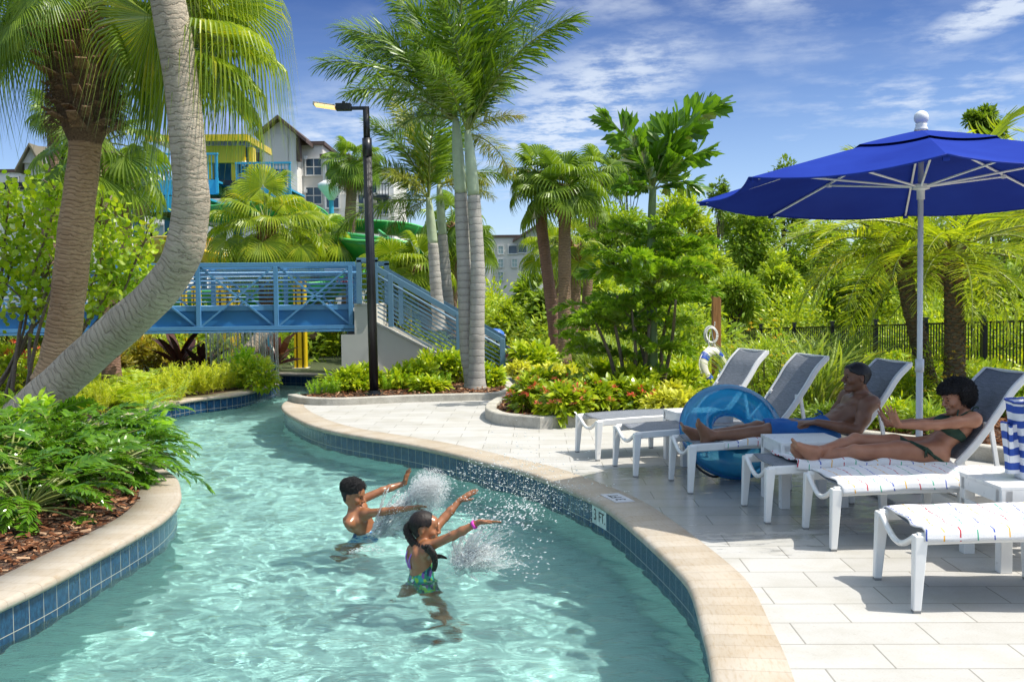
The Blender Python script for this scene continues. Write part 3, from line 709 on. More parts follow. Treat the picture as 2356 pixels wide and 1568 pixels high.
def pinnate(n=46, L=1.0, lw=.03, ll=.26, arch=1.0, plume=0.0, droop=.35, vee=.5, tipf=.35, seed=0, start=.16, tm=None, sweep=.55):
    """feather frond along +Y of length 1, arching down; plume > 0 throws leaflets all round the rachis"""
    r_ = np.random.default_rng(seed); t = np.linspace(0, 1, 22); a = arch * t ** 1.4
    y = np.concatenate([[0], np.cumsum(np.cos((a[1:] + a[:-1]) / 2) * np.diff(t))]); z = -np.concatenate([[0], np.cumsum(np.sin((a[1:] + a[:-1]) / 2) * np.diff(t))])
    R_ = np.c_[0 * t, y, z]; g = G(); g.tube(R_, np.linspace(.011, .003, 22), 4, 1, cap=False)
    tm = tm or strap(3, lw, droop)
    s = np.repeat(np.linspace(start, .995, n), 2); s = np.clip(s + r_.normal(0, .004, 2 * n), start, 1); side = np.tile([-1, 1], n)
    if plume: s = np.concatenate([s, r_.uniform(start, 1, int(2 * n * plume))]); side = np.concatenate([side, r_.choice([-1, 1], int(2 * n * plume))])
    p = np.stack([np.interp(s, t, R_[:, i]) for i in range(3)], 1); an = np.interp(s, t, a)
    T = np.stack([0 * s, np.cos(an), -np.sin(an)], 1); U = np.stack([0 * s, np.sin(an), np.cos(an)], 1); X = np.tile([1.0, 0, 0], (len(s), 1))
    sw = sweep + .8 * np.clip((s - .75) / .25, 0, 1); v_ = np.full(len(s), vee) + r_.normal(0, .12, len(s))
    if plume: v_ = r_.uniform(-.95, 1.45, len(s)); v_[:n] = vee
    D = X * (side * np.cos(v_))[:, None] + U * np.sin(v_)[:, None] + T * sw[:, None] + r_.normal(0, .06, (len(s), 3))
    le = ll * np.where(s < .35, .55 + .45 * s / .35, 1 - (1 - tipf) * ((s - .35) / .65) ** 1.6) * r_.uniform(.88, 1.1, len(s))
    Rm = frames(unit(D), r_.normal(0, .3, len(s))) * le[:, None, None]
    g.inst(tm[0], tm[1], Rm, p, 0)
    V, F, Mi = g.arrays(); return V, F, Mi
def add_fronds(g, c, D, L, fr, mi_leaf=0, mi_r=1, rollj=.25, Ls=None):
    for i, d in enumerate(np.asarray(D, float)):
        V, F, Mi = fr[rng.integers(len(fr))]; s = (L if Ls is None else Ls[i]) * rng.uniform(.9, 1.1)
        Rm = frames(unit(d)[None], np.array([rng.normal(0, rollj)]))[0] * s; W = V @ Rm.T + c
        for f, m_ in zip(F, Mi):
            g.F.append(f + g.n); g.Mi.append(np.where(m_ == 0, mi_leaf, mi_r)); g.UV.append(None)
        g.V.append(W); g.n += len(W)
    return g
PLUME = [pinnate(58, 1, .026, .235, .85, 1.5, .55, .35, .6, s, .12) for s in range(4)]
FEATHER = [pinnate(54, 1, .026, .24, 1.25, 0, .35, .45, .4, s, .14) for s in range(4)]
m_rachis = plain('rachis', (.22, .26, .06), .5, var=.2)

def leaf_blob(g, c, r, n, tmpl, size, mi=0, clusters=None, up=.35, cl_r=.33, seed=None, fill=.35, jit=.3):
    """leaves in clumps through an uneven ellipsoid"""
    k_ = clusters or max(5, n // 60); cd = rand_dirs(k_, -.75, 1) * (rng.uniform(fill, 1, (k_, 1)) ** .6); cc = cd * r
    q_ = rng.integers(0, k_, n); off = rng.normal(0, cl_r, (n, 3)); off /= np.maximum(1, np.linalg.norm(off, axis=1, keepdims=True) / (cl_r * 2.1)); pos = cc[q_] + off * np.minimum(r, np.mean(r)) * rng.uniform(.55, 1.25, k_)[q_][:, None]
    D = unit(unit(pos / r) * .55 + unit(off) * .8 + rng.normal(0, .35, (n, 3)) + [0, 0, up]); D[:, 2] -= .15
    fill_leaves(g, np.asarray(c) + pos, unit(D), size, tmpl, mi, rng.normal(0, .6, n), jit)
    return cc + np.asarray(c)
def shrub(name, label, cat, base, r, n, tmpl, size, mat, group=None, stems=9, clusters=None, up=.4, cl_r=.3, zc=None, stem_mat=None, flowers=None, jit=.3, stem_r=.008):
    """a shrub thing: stems and foliage; flowers = (mat, count, size)"""
    base = np.asarray(base, float); r = np.asarray(r, float); t = thing(name, label, cat, tuple(base), 0, group)
    g = G(); c = np.array([0, 0, (r[2] * .95 if zc is None else zc)]); cc = leaf_blob(g, c, r, n, tmpl, size, 0, clusters, up, cl_r, jit=jit); V = g.V
    g.build('foliage', mat, t)
    if stems:
        s = G()
        for q in cc[rng.permutation(len(cc))[:stems]]:
            b = np.array([q[0] * .25, q[1] * .25, 0]); m = (b + q) / 2 + rng.normal(0, .04, 3) * r; s.tube(smooth_curve([b, m, q], 8), np.linspace(stem_r, stem_r * .4, 8), 5, cap=False)
        s.build('stem', stem_mat or m_twig_d, t)
    if flowers:
        fm, fn, fs = flowers; f = G(); d = rand_dirs(fn, -.1, 1); d[:, 1] -= .4; d = unit(d)
        for q in d:
            p0 = c + q * r * rng.uniform(1.12, 1.34); m = 14; dd = rand_dirs(m, .0, 1); fill_leaves(f, p0 + dd * fs * .5, unit(dd + [0, 0, .3]), fs * .8, L_SMALL, 0)
        f.build('blossom', fm, t)
    return t
def tree(name, label, cat, base, h, cr, cz, n, tmpl, size, mat, group=None, tr=.12, limbs=7, clusters=None, cl_r=.26, bark_m=None, lean=(0, 0), up=.15, fill=.3):
    base = np.asarray(base, float); cr = np.asarray(cr, float); t = thing(name, label, cat, tuple(base), 0, group); g = G(); c = np.array([lean[0], lean[1], cz])
    cc = leaf_blob(g, c, cr, n, tmpl, size, 0, clusters or 26, up, cl_r, fill=fill); g.build('crown', mat, t)
    s = G(); top = c + [0, 0, cr[2] * .2]; s.tube(smooth_curve([(0, 0, -.2), (lean[0] * .3 + rng.normal(0, .1), lean[1] * .3, cz * .45), top], 16), np.linspace(tr, tr * .35, 16), 9)
    for q in cc[rng.permutation(len(cc))[:limbs]]:
        f = rng.uniform(.35, .8); b = np.array([lean[0] * f, lean[1] * f, cz * f]); s.tube(smooth_curve([b, (b + q) / 2 + rng.normal(0, .06, 3) * cr, q], 9), np.linspace(tr * .45, tr * .08, 9), 6, cap=False)
    s.build('trunk', bark_m or m_twig_d, t)
    return t
def seg_pts(L): return np.array([Q(*a) for a in L])
# ================================================================ bridge, stairs, lamp post, fence, slides, hotel
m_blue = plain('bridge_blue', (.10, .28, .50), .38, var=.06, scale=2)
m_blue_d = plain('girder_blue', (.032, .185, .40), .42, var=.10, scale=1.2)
m_rail = plain('stair_blue_grey', (.13, .26, .38), .4, var=.06, scale=2)
m_stucco = plain('stucco_beige', (.56, .55, .49), .9, var=.06, scale=1.5, bump=.25, bscale=90)
m_stucco_l = plain('stucco_cap', (.62, .60, .55), .9, var=.05, scale=1.5, bump=.2, bscale=90)
m_black = plain('black_metal', (.012, .014, .018), .35, var=.2, scale=4)
m_red = plain('sign_red', (.42, .008, .03), .4); m_wht = plain('paint_white', (.80, .80, .80), .5); m_blk = plain('paint_black', (.01, .01, .012), .5)
def text_mesh(body, size, mat, parent, M, name='lettering', extrude=.002, align='CENTER', font_scale_x=1.0):
    cu = bpy.data.curves.new(name, 'FONT'); cu.body = body; cu.size = size; cu.extrude = extrude; cu.align_x = align; cu.align_y = 'CENTER'; cu.space_character = 1.0
    o = bpy.data.objects.new(name, cu); COL.objects.link(o); dg = bpy.context.evaluated_depsgraph_get(); me = bpy.data.meshes.new_from_object(o.evaluated_get(dg)); bpy.data.objects.remove(o)
    me.materials.clear(); me.materials.append(mat); o = bpy.data.objects.new(name, me); COL.objects.link(o); o.parent = parent; o.matrix_local = M; return o

# --- footbridge
BL, BR = Q(-420, 700, 19.2), Q(812, 700, 20.1)          # near truss line, left and right end
bd = unit((BR - BL) * [1, 1, 0]); bn = np.array([-bd[1], bd[0], 0]); LB_ = np.linalg.norm((BR - BL)[:2])
def bridge():
    t = thing('footbridge', 'blue steel truss footbridge crossing the lazy river', 'bridge', (BR[0], BR[1], 0))
    z0, z1 = 1.02, 2.335; W_ = 1.45
    o_ = lambda s, w, z: np.array([*(-bd * s + bn * w)[:2], z])           # s = metres from the right end
    for w in (0, W_):
        g = G(); g.bar(o_(-.06, w, z1), o_(LB_, w, z1), .075, .085); g.build('top_rail', m_blue, t, bevel=.006)
        g = G(); g.bar(o_(-.06, w, z0 + .06), o_(LB_, w, z0 + .06), .11, .075); g.bar(o_(-.06, w - .0, z0 - .012), o_(LB_, w, z0 - .012), .16, .035); g.build('bottom_chord', m_blue, t, bevel=.004)
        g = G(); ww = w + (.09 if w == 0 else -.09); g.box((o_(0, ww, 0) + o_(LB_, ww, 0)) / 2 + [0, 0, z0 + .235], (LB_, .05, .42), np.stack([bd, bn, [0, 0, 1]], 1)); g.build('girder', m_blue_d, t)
        g = G(); g.bar(o_(0, ww - (.03 if w == 0 else -.03), z0 + .455), o_(LB_, ww - (.03 if w == 0 else -.03), z0 + .455), .06, .09); g.build('kick_plate', m_blue, t)
        n = 8; bay = 1.515
        for i in range(n + 1):
            s = .0 + i * bay
            if s > LB_: break
            g = G(); g.bar(o_(s + (.045 if i == 0 else 0), w, z0 + .1), o_(s + (.045 if i == 0 else 0), w, z1 - .04), .085, .085, up=bn); g.build('post', m_blue, t, bevel=.005)
            if s + bay <= LB_ + .2:
                for a, b in ((z0 + .10, z1 - .05), (z1 - .05, z0 + .10)):
                    dw = .012 if a < b else -.012
                    g = G(); g.bar(o_(s + .05, w + dw, a), o_(s + bay - .05, w + dw, b), .035, .045, up=bn); g.build('diagonal', m_blue, t)
        for k_ in range(9):
            zz = z0 + .50 + k_ * (z1 - z0 - .56) / 8.6; g = G(); wi = w + (.07 if w == 0 else -.07); g.tube([o_(0.02, wi, zz), o_(LB_, wi, zz)], .0145, 8); g.build('guard_bar', m_blue, t, smooth=True)
        g = G(); wi = w + (.14 if w == 0 else -.14); g.tube([o_(-.1, wi, z1 - .16), o_(LB_, wi, z1 - .16)], .024, 10); g.build('handrail', m_blue, t, smooth=True)
    g = G(); g.box((o_(0, W_ / 2, 0) + o_(LB_, W_ / 2, 0)) / 2 + [0, 0, z0 + .40], (LB_, W_ - .32, .06), np.stack([bd, bn, [0, 0, 1]], 1)); g.build('deck_plate', m_stucco_l, t)
    g = G()
    for i in range(18): s = .3 + i * .72; g.bar(o_(s, .1, z0 + .30), o_(s, W_ - .1, z0 + .30), .08, .12)
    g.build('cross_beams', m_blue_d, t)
    g = G(); g.box(o_(-.02, 0, z0 - .055), (.24, .2, .05), np.stack([bd, bn, [0, 0, 1]], 1)); g.build('bearing', m_black, t)
bridge()

# --- pier, stair wall, steps and rails
def stairs():
    t = thing('staircase', 'pale walled staircase with slanting blue rails leading down from the footbridge', 'staircase', (BR[0], BR[1], 0)); inv = -np.array([BR[0], BR[1], 0.0])
    YN = 19.75; x0, x1, x2 = Q(787, 800, YN)[0], Q(818, 800, YN)[0], Q(862, 800, YN)[0]; xe = Q(1156, 850, 19.3)[0]; zt = Q(840, 702, YN)[2]
    Dp = 1.75
    g = G()
    def prism(g, pts, y0, y1):
        n = len(pts); V = np.array([[x, y0, z] for x, z in pts] + [[x, y1, z] for x, z in pts]) + inv; i = np.arange(n); g.add(V, [np.stack([i, i + n, (i + 1) % n + n, (i + 1) % n], 1)[:, ::-1], np.arange(n)[None], (np.arange(n) + n)[::-1][None]])
    prism(g, [(x0, -.1), (x2 + .02, -.1), (x2 + .02, zt), (x1, zt), (x1, .93), (x0, .93)], YN - .02, YN + Dp); g.build('pier', m_stucco, t, bevel=.01)
    g = G(); prism(g, [(x1 - .012, zt), (x2 + .035, zt), (x2 + .035, zt + .04), (x1 - .012, zt + .04)], YN - .035, YN + Dp); prism(g, [(x2 + .022, .2), (x2 + .04, .2), (x2 + .04, zt), (x2 + .022, zt)], YN - .035, YN + .1); g.build('pier_cap', m_stucco_l, t)
    zb = 1.14; xw = Q(1110, 850, YN)[0]
    g = G(); prism(g, [(x2 + .045, -.1), (xw, -.1), (xw, .05), (x2 + .045, zb)], YN + .02, YN + .20); g.build('stair_wall', m_stucco, t)
    g = G(); prism(g, [(x2 + .045, zb), (xw, .05), (xw, .085), (x2 + .045, zb + .035)], YN - .005, YN + .215); g.build('wall_coping', m_stucco_l, t)
    g = G(); prism(g, [(x2 + .045, -.1), (xw, -.1), (xw, .05), (x2 + .045, zb)], YN + Dp - .2, YN + Dp); g.build('stair_wall', m_stucco, t)
    n = 9
    for i in range(n):
        xa = x2 + (xe - x2) * i / n; z_ = 1.36 * (1 - (i + .5) / n) - .34; g = G(); prism(g, [(xa, z_ - .16), (xa + (xe - x2) / n + .02, z_ - .16), (xa + (xe - x2) / n + .02, z_), (xa, z_)], YN + .21, YN + Dp - .21); g.build('step', m_stucco_l, t)
    sl = (Q(1158, 786, 19.3)[2] - Q(868, 617, YN)[2]) / (xe - Q(868, 617, YN)[0])
    for side, yy in ((0, YN - .06), (1, YN + Dp + .02)):
        zt0 = Q(868, 617, YN)[2]; xs0 = Q(868, 617, YN)[0]
        g = G(); g.bar(np.array([xs0 - .02, yy, zt0]) + inv, np.array([xe, yy, zt0 + sl * (xe - xs0)]) + inv, .06, .11); g.build('top_rail', m_rail, t, bevel=.005)
        g = G(); g.tube(np.array([[xs0, yy + .10, zt0 - .15], [xe + .02, yy + .10, zt0 - .15 + sl * (xe - xs0)], [xe + .20, yy + .10, zt0 - .30 + sl * (xe - xs0)], [xe + .55, yy + .10, zt0 - .30 + sl * (xe - xs0)], [xe + .56, yy + .10, zt0 - .52 + sl * (xe - xs0)], [xe, yy + .10, zt0 - .53 + sl * (xe - xs0)]]) + inv, .024, 10); g.build('handrail', m_rail if side else plain('rail_pale', (.20, .33, .46), .35), t, smooth=True)
        for k_ in range(9):
            dz = -.24 - k_ * .088; g = G(); g.bar(np.array([xs0, yy, zt0 + dz]) + inv, np.array([xe, yy, zt0 + dz + sl * (xe - xs0)]) + inv, .018, .024); g.build('guard_bar', m_rail, t)
        for u, zz0 in ((900, .72), (1055, .25), (1156, -.05)):
            xp = Q(u, 700, YN)[0] if u < 1156 else xe; ztop = zt0 + sl * (xp - xs0) + .02
            g = G(); g.bar(np.array([xp, yy, max(zz0, ztop - 1.02)]) + inv, np.array([xp, yy, ztop + .02]) + inv, .10, .075, up=(0, 1, 0)); g.build('post', m_rail, t, bevel=.006)
        # short panel on the landing
        xa, xb = Q(822, 600, YN)[0], Q(866, 600, YN)[0]; zT = Q(840, 598, YN)[2]
        g = G(); g.bar(np.array([xa, yy, zT]) + inv, np.array([xb + .03, yy, zT]) + inv, .075, .085); g.build('top_rail', m_rail, t)
        for xp in (xa + .04, xb - .02): g = G(); g.bar(np.array([xp, yy, zt + .03]) + inv, np.array([xp, yy, zT]) + inv, .10, .075, up=(0, 1, 0)); g.build('post', m_rail, t)
        for k_ in range(8): zz = zt + .10 + k_ * .105; g = G(); g.bar(np.array([xa, yy, zz]) + inv, np.array([xb, yy, zz]) + inv, .018, .024); g.build('guard_bar', m_rail, t)
stairs()
# red notice on the far side of the bridge
c = Q(798, 645, 21.9); t = thing('notice_board', 'red notice with white lettering seen through the bridge rails', 'sign', tuple(c))
G().box((0, 0, 0), (.44, .02, .13)).build('board', m_red, t); text_mesh('DO NOT C', .105, m_wht, t, Matrix.Translation((.02, -.013, 0)) @ Matrix.Rotation(R(90), 4, 'X'))
G().box((-.18, .02, .26), (.62, .02, .20)).build('white_panel', m_wht, t)
G().box((.0, .03, -.75), (.05, .03, 1.9)).build('support', m_rail, t)

# --- water falling from the bridge
k = Mat('falling_water'); k.n.remove(k.b)
tr = k.node('ShaderNodeBsdfTransparent', {'Color': (.97, .99, 1, 1)}); df = k.node('ShaderNodeBsdfTranslucent', {'Color': (.8, .88, .9, 1)}); gs = k.node('ShaderNodeBsdfGlossy', {'Roughness': .1})
m1 = k.node('ShaderNodeMixShader', {0: .5, 1: tr.outputs[0], 2: df.outputs[0]}); m2 = k.node('ShaderNodeMixShader', {0: .25, 1: m1.outputs[0], 2: gs.outputs[0]}); k.l.new(m2.outputs[0], k.out.inputs[0])
g = G(); c0 = Q(560, 760, 19.7)
for i in range(120):
    u = rng.uniform(470, 642); p = Q(u, 757, 19.55 + rng.uniform(-.03, .03)); p[2] = 1.01; zb = -.25 if u > 600 else rng.uniform(-.1, .5); n = 12; zz = np.linspace(p[2], zb, n); w = rng.uniform(.005, .0092)
    x = p[0] + np.cumsum(rng.normal(0, .004, n)); g.tube(np.c_[x, np.full(n, p[1]), zz] - c0, np.abs(w * (.5 + .5 * rng.random(n))), 4, cap=False)
o = g.build('falling_water', k.m, smooth=True); o.location = tuple(c0); tag(o, 'thin streams of water falling from under the footbridge', kind='stuff')

# --- lamp post
def lamp():
    b = P(861, 907, .07); t = thing('lamp_post', 'tall black lamp post with a lit flat head reaching left', 'lamp post', tuple(b), 0); Y = b[1]; top = Q(842, 246, Y) - b
    lean = top / top[2]
    g = G(); g.tube([lean * .02, lean * 3.9], [.073, .068], 24); a = np.linspace(0, 2 * np.pi, 12, endpoint=False)
    for x in a: g.tube([lean * .25 + np.array([.069 * math.cos(x), .069 * math.sin(x), 0]), lean * 3.85 + np.array([.064 * math.cos(x), .064 * math.sin(x), 0])], .007, 5)
    g.build('pole', m_black, t, smooth=True)
    g = G(); g.lathe((0, 0, 0), [(.17, -.02), (.17, .025), (.10, .03), (.095, .07)], 20); g.build('base_plate', m_black, t)
    g = G(); g.tube([lean * 3.86, lean * 4.15], [.078, .078], 20); g.tube([lean * 4.1, lean * (top[2])], [.056, .052], 16); g.build('collar', m_black, t, smooth=True)
    g = G(); e = top + [0, 0, -.02]; g.bar(e + [.05, 0, 0], e + [-.34, 0, .0], .055, .05); g.build('arm', m_black, t)
    g = G(); hb = e + [-.36, 0, .02]; g.box(hb, (.25, .16, .11)); g.box(hb + [.0, 0, .07], (.05, .05, .05)); g.build('driver_box', m_black, t, bevel=.012)
    g = G(); p0 = hb + [-.12, 0, 0]; p1 = Q(722, 239, Y) - b; g.bar(p0, p1, .20, .055); h_ = g.build('lamp_head', plain('lamp_grey', (.36, .37, .36), .4), t, bevel=.008)
    k = Mat('led'); k.set(emis=(1.0, .62, .22, 1.0), emis_s=.6, color=(.9, .7, .4)); d = p1 - p0
    g = G()
    for i in range(10): f = .08 + .084 * i + (.03 if i > 4 else 0); g.box(p0 + d * f + [0, -.088, -.018], (.034, .04, .034)); g.box(p0 + d * f + [0, 0, -.034], (.034, .13, .012))
    g.build('light_panel', k.m, h_)
lamp()

# --- fence
def fence():
    us = []; base_u = lambda t_: (1620 - 34.9 * t_) / (1 - .0548 * t_)
    p0 = Q(1620, 760, 31.5); Pt = lambda tt: None
    A = np.array([Q(1620, 760, 31.0), Q(2264, 741, 19.6)]); d = (A[1] - A[0]) / 7.0
    t = thing('fence', 'black metal picket fence along the back of the garden', 'fence', tuple(A[0])); inv = -A[0]
    H = 1.42; n0, n1 = -3, 10
    pts = {i: A[0] + d * i for i in range(n0, n1 + 1)}
    for i in range(n0, n1 + 1):
        p = pts[i] + inv; g = G(); g.box(p + [0, 0, -H / 2 + .06], (.075, .075, H + .1)); g.box(p + [0, 0, .125], (.10, .10, .035)); g.build('post', m_black, t)
    for i in range(n0, n1):
        a, b = pts[i] + inv, pts[i + 1] + inv; g = G()
        for z in (0, -H + .14): g.bar(a + [0, 0, z], b + [0, 0, z], .035, .04)
        m = 20
        for j in range(1, m): q = a + (b - a) * j / m; g.box(q + [0, 0, -H / 2 + .0], (.020, .020, H))
        g.build('picket_panel', m_black, t)
fence()

# --- life ring on its post
def life_ring():
    Y = 16.6; c = Q(1648, 780, Y); zt_ = Q(1647, 676, Y)[2]
    t = thing('wooden_post', 'square brown wooden post holding the life ring', 'post', (c[0], Y, 0)); k = Mat('cedar'); n1 = k.noise(k.coord(scale=(14, 14, 1.2)), 5, 5); k.set(color=k.ramp(n1.outputs[0], [(.3, (.30, .125, .042)), (.7, (.52, .25, .10))]), rough=.75).bump(n1.outputs[0], .3, .005)
    G().box((0, 0, zt_ / 2), (.135, .135, zt_)).build('timber', k.m, t, bevel=.006)
    G().tube([(-.06, -.075, Q(1636, 752, Y)[2]), (-.06, -.16, Q(1636, 748, Y)[2]), (-.06, -.18, Q(1636, 745, Y)[2] + .04)], .008, 6).build('hook', m_wht, t)
    cc = Q(1641, 843, Y - .28); r_ = thing('life_ring', 'white life ring with blue bands hanging on the brown post', 'life ring', tuple(cc)); S = .325 / 1.0
    u = np.linspace(0, 2 * np.pi, 96, endpoint=False); w = np.linspace(0, 2 * np.pi, 20, endpoint=False); MR, mr = .242, .085; U, W_ = np.meshgrid(u, w, indexing='ij'); yaw = R(38); tl = R(-8)
    V = np.stack([(MR + mr * np.cos(W_)) * np.cos(U), mr * .75 * np.sin(W_), (MR + mr * np.cos(W_)) * np.sin(U)], -1).reshape(-1, 3) @ (rotz(yaw) @ rotx(tl)).T
    n, m = 96, 20; i = np.arange(n)[:, None]; j = np.arange(m)[None]; F = np.stack([i * m + j, ((i + 1) % n) * m + j, ((i + 1) % n) * m + (j + 1) % m, i * m + (j + 1) % m], -1).reshape(-1, 4)[:, ::-1]
    g = G(); g.add(V, F); g.build('ring', plain('ring_white', (.74, .72, .66), .5), r_, smooth=True)
    for a in (R(50), R(140), R(230), R(320)):
        uu = a + np.linspace(-.20, .20, 7); V = np.stack([(MR + (mr + .004) * np.cos(w)[None]) * np.cos(uu)[:, None], (mr * .75 + .004) * np.sin(w)[None] + 0 * uu[:, None], (MR + (mr + .004) * np.cos(w)[None]) * np.sin(uu)[:, None]], -1).reshape(-1, 3) @ (rotz(yaw) @ rotx(tl)).T
        i = np.arange(6)[:, None]; F = np.stack([i * m + j, (i + 1) * m + j, (i + 1) * m + (j + 1) % m, i * m + (j + 1) % m], -1).reshape(-1, 4)[:, ::-1]; g = G(); g.add(V, F); g.build('band', plain('band_blue', (.02, .08, .50), .5), r_, smooth=True)
    Rw = rotz(yaw) @ rotx(tl)
    g = G(); a = np.linspace(0, 2 * np.pi, 60); rr = .335 + .018 * np.cos(4 * a + .6); g.tube(np.c_[rr * np.cos(a), -.01 + 0 * a, rr * np.sin(a)] @ Rw.T, .008, 6); top = Q(1634, 762, Y - .2) - cc
    g.tube(smooth_curve([np.array([-.05, 0, .30]) @ Rw.T, np.array([-.07, -.02, .40]) @ Rw.T, top], 8), .008, 6); g.tube(smooth_curve([np.array([.14, 0, .28]) @ Rw.T, np.array([.08, .0, .42]) @ Rw.T, top + [.02, 0, .05]], 8), .008, 6); g.build('grab_rope', m_wht, r_, smooth=True)
    q_ = Q(1636, 770, Y - .22); o = G(); 
    for i in range(9):
        a = np.linspace(0, 2 * np.pi, 40); k_ = rng.uniform(.85, 1.1); o.tube(np.c_[.095 * k_ * np.cos(a) + rng.normal(0, .008), rng.normal(0, .02) + .02 * np.sin(a), .13 * k_ * np.sin(a) + rng.normal(0, .008)], .009, 6)
    ob = o.build('rope_coil', m_wht, smooth=True); ob.location = tuple(q_); tag(ob, 'coil of white rope hung above the life ring', 'rope')
life_ring()

# --- depth markers on the coping and the tile band
def marker():
    cw = P(1369, 1150, 0); i = np.argmin(np.linalg.norm(rb_c - cw, axis=1)); p = rb_c[i]; T = unit(rb_c[i + 2] - rb_c[i - 2]); N = np.array([T[1], -T[0], 0])    # N points from the water to the deck
    k_ = np.array([0, 0, 1.0])
    x_ = -T                                             # reading direction seen from the water
    t = thing('depth_marker', 'white depth marker tile set in the blue tile band, reading three feet', 'sign', tuple(p + [0, 0, -.138])); Rm = np.stack([x_, N, k_], 1)
    if x_[1] > 0 and False: pass
    M = Matrix([[x_[0], -0.0 + k_[0], -N[0], 0], [x_[1], k_[1], -N[1], 0], [x_[2], k_[2], -N[2], 0], [0, 0, 0, 1]])
    g = G(); g.box((0, 0, 0), (.31, .012, .146), Rm); g.build('tile', plain('marker_tile', (.62, .70, .66), .25), t)
    for s, size, dx, dz in (('3', .13, -.085, 0), ('FT.', .115, .065, 0)):
        M2 = M.copy(); off = x_ * dx + k_ * dz - N * .0075; M2.translation = Vector(off); text_mesh(s, size, m_blk, t, M2, 'lettering', .001)
    c = p + N * .15 + [0, 0, .006]; t2 = thing('depth_marker', 'white depth marker let into the coping stone, upside down from here', 'sign', tuple(c))
    g = G(); g.box((0, 0, 0), (.34, .16, .006), np.stack([T, N * -1, k_], 1)); g.build('tile', plain('marker_coping', (.56, .57, .60), .4), t2)
    x2 = -T; M3 = Matrix([[T[0], -N[0], 0, 0], [T[1], -N[1], 0, 0], [0, 0, 1, .0042], [0, 0, 0, 1]])
    text_mesh('3 FT', .12, m_blk, t2, M3, 'lettering', .0008)
marker()

# --- bin by the stairs
b = Q(1140, 870, 23.0); b[2] = -.1; t = thing('litter_bin', 'pale lattice litter bin with a blue lid behind the stair rail', 'bin', tuple(b))
k = Mat('lattice'); uv = k.coord('Object', (9, 9, 9)); br = k.node('ShaderNodeTexBrick', {'Vector': k.coord('Object', rot=(R(90), 0, 0)), 'Color1': (.06, .06, .08, 1), 'Color2': (.06, .06, .08, 1), 'Mortar': (.75, .74, .70, 1), 'Scale': 1.0, 'Mortar Size': .022, 'Brick Width': .10, 'Row Height': .13}, offset=0.0); k.set(color=br.outputs[0], rough=.6)
G().box((0, 0, .45), (.46, .46, .78)).build('body', k.m, t, bevel=.01); G().box((0, 0, .86), (.50, .50, .05)).build('rim', m_stucco_l, t); g = G(); g.lathe((0, 0, .885), [(.22, 0), (.21, .06), (.12, .13), (0, .15)], 18); g.build('lid', plain('lid_blue', (.05, .16, .55), .4), t, smooth=True)

# ================================================================ water slide tower and flumes
m_yel = plain('slide_yellow', (.72, .50, .012), .4, var=.06, scale=1); m_teal = plain('tower_teal', (.015, .17, .26), .45, var=.06, scale=1); m_cyan = plain('rail_cyan', (.03, .32, .52), .45, var=.05, scale=1)
k = Mat('flume_green'); k.set(color=(.018, .30, .055), rough=.28, spec=.5, coat=.3); m_green = k.m
k = Mat('flume_lip'); k.set(color=(.10, .52, .14), rough=.35); m_lip = k.m
k = Mat('flume_yellow'); k.set(color=(.66, .46, .012), rough=.3, coat=.3); m_fy = k.m
def flume(g, gl, pts, rad, a0=R(200), a1=R(-20), n=26, mi=0, lipr=.05, bank=0.0):
    """open half pipe along a curve, with rolled lips"""
    c = smooth_curve(pts, 70); T = unit(np.gradient(c, axis=0)); X = unit(np.cross(T, [0, 0, 1.0])); Z = np.cross(X, T); a = np.linspace(a0, a1, n) + bank
    V = c[:, None] + rad * (np.cos(a)[None, :, None] * X[:, None] - np.abs(0) + np.sin(a)[None, :, None] * -Z[:, None] * -1)
    V = c[:, None] + rad * (np.cos(a)[None, :, None] * X[:, None] + np.sin(a)[None, :, None] * Z[:, None])
    m = len(c); i = np.arange(m - 1)[:, None]; j = np.arange(n - 1)[None]; F = np.stack([i * n + j, i * n + j + 1, (i + 1) * n + j + 1, (i + 1) * n + j], -1).reshape(-1, 4); g.add(V.reshape(-1, 3), F, mi)
    gl.tube(V[:, 0], lipr, 6); gl.tube(V[:, -1], lipr, 6)
def slide(label, pts, rad, mat, lip, cols=(), cmat=None, Y0=30, a0=R(190), a1=R(350), bank=0.0, flanges=True):
    p = seg_pts(pts); base = np.array([p[len(p) // 2][0], p[len(p) // 2][1], 0]); t = thing('water_slide', label, 'water slide', tuple(base), 0, 'open water slide flumes'); g, gl = G(), G(); flume(g, gl, p - base, rad, a0, a1, bank=bank)
    o = g.build('flume', mat, t, smooth=True); s = o.modifiers.new('thick', 'SOLIDIFY'); s.thickness = .03
    gl.build('lip', lip, o, smooth=True)
    if flanges:
        c = smooth_curve(p - base, 70); T = unit(np.gradient(c, axis=0)); X = unit(np.cross(T, [0, 0, 1.0])); Z = np.cross(X, T); a = np.linspace(a0, a1, 20) + bank
        for q in range(6, 70, 14):
            g = G(); g.tube(c[q] + (rad + .03) * (np.cos(a)[:, None] * X[q] + np.sin(a)[:, None] * Z[q]), .045, 5); g.build('flange', lip, o)
    return t
slide('green flume sweeping behind the lamp post, widest bend facing the camera', [(700, 520, 35), (760, 527, 32), (830, 535, 30), (905, 548, 29), (955, 560, 31), (965, 545, 35), (930, 520, 38)], .98, m_green, m_lip)
slide('green flume at the tower platform above the shaggy palm', [(480, 470, 40), (530, 468, 38), (590, 462, 37), (660, 462, 38), (700, 480, 40), (720, 510, 42)], .85, m_green, m_lip)
slide('upper green flume crossing behind the big bend', [(690, 500, 43), (750, 496, 41), (820, 502, 40), (900, 508, 40), (950, 520, 42)], .55, m_green, m_lip)
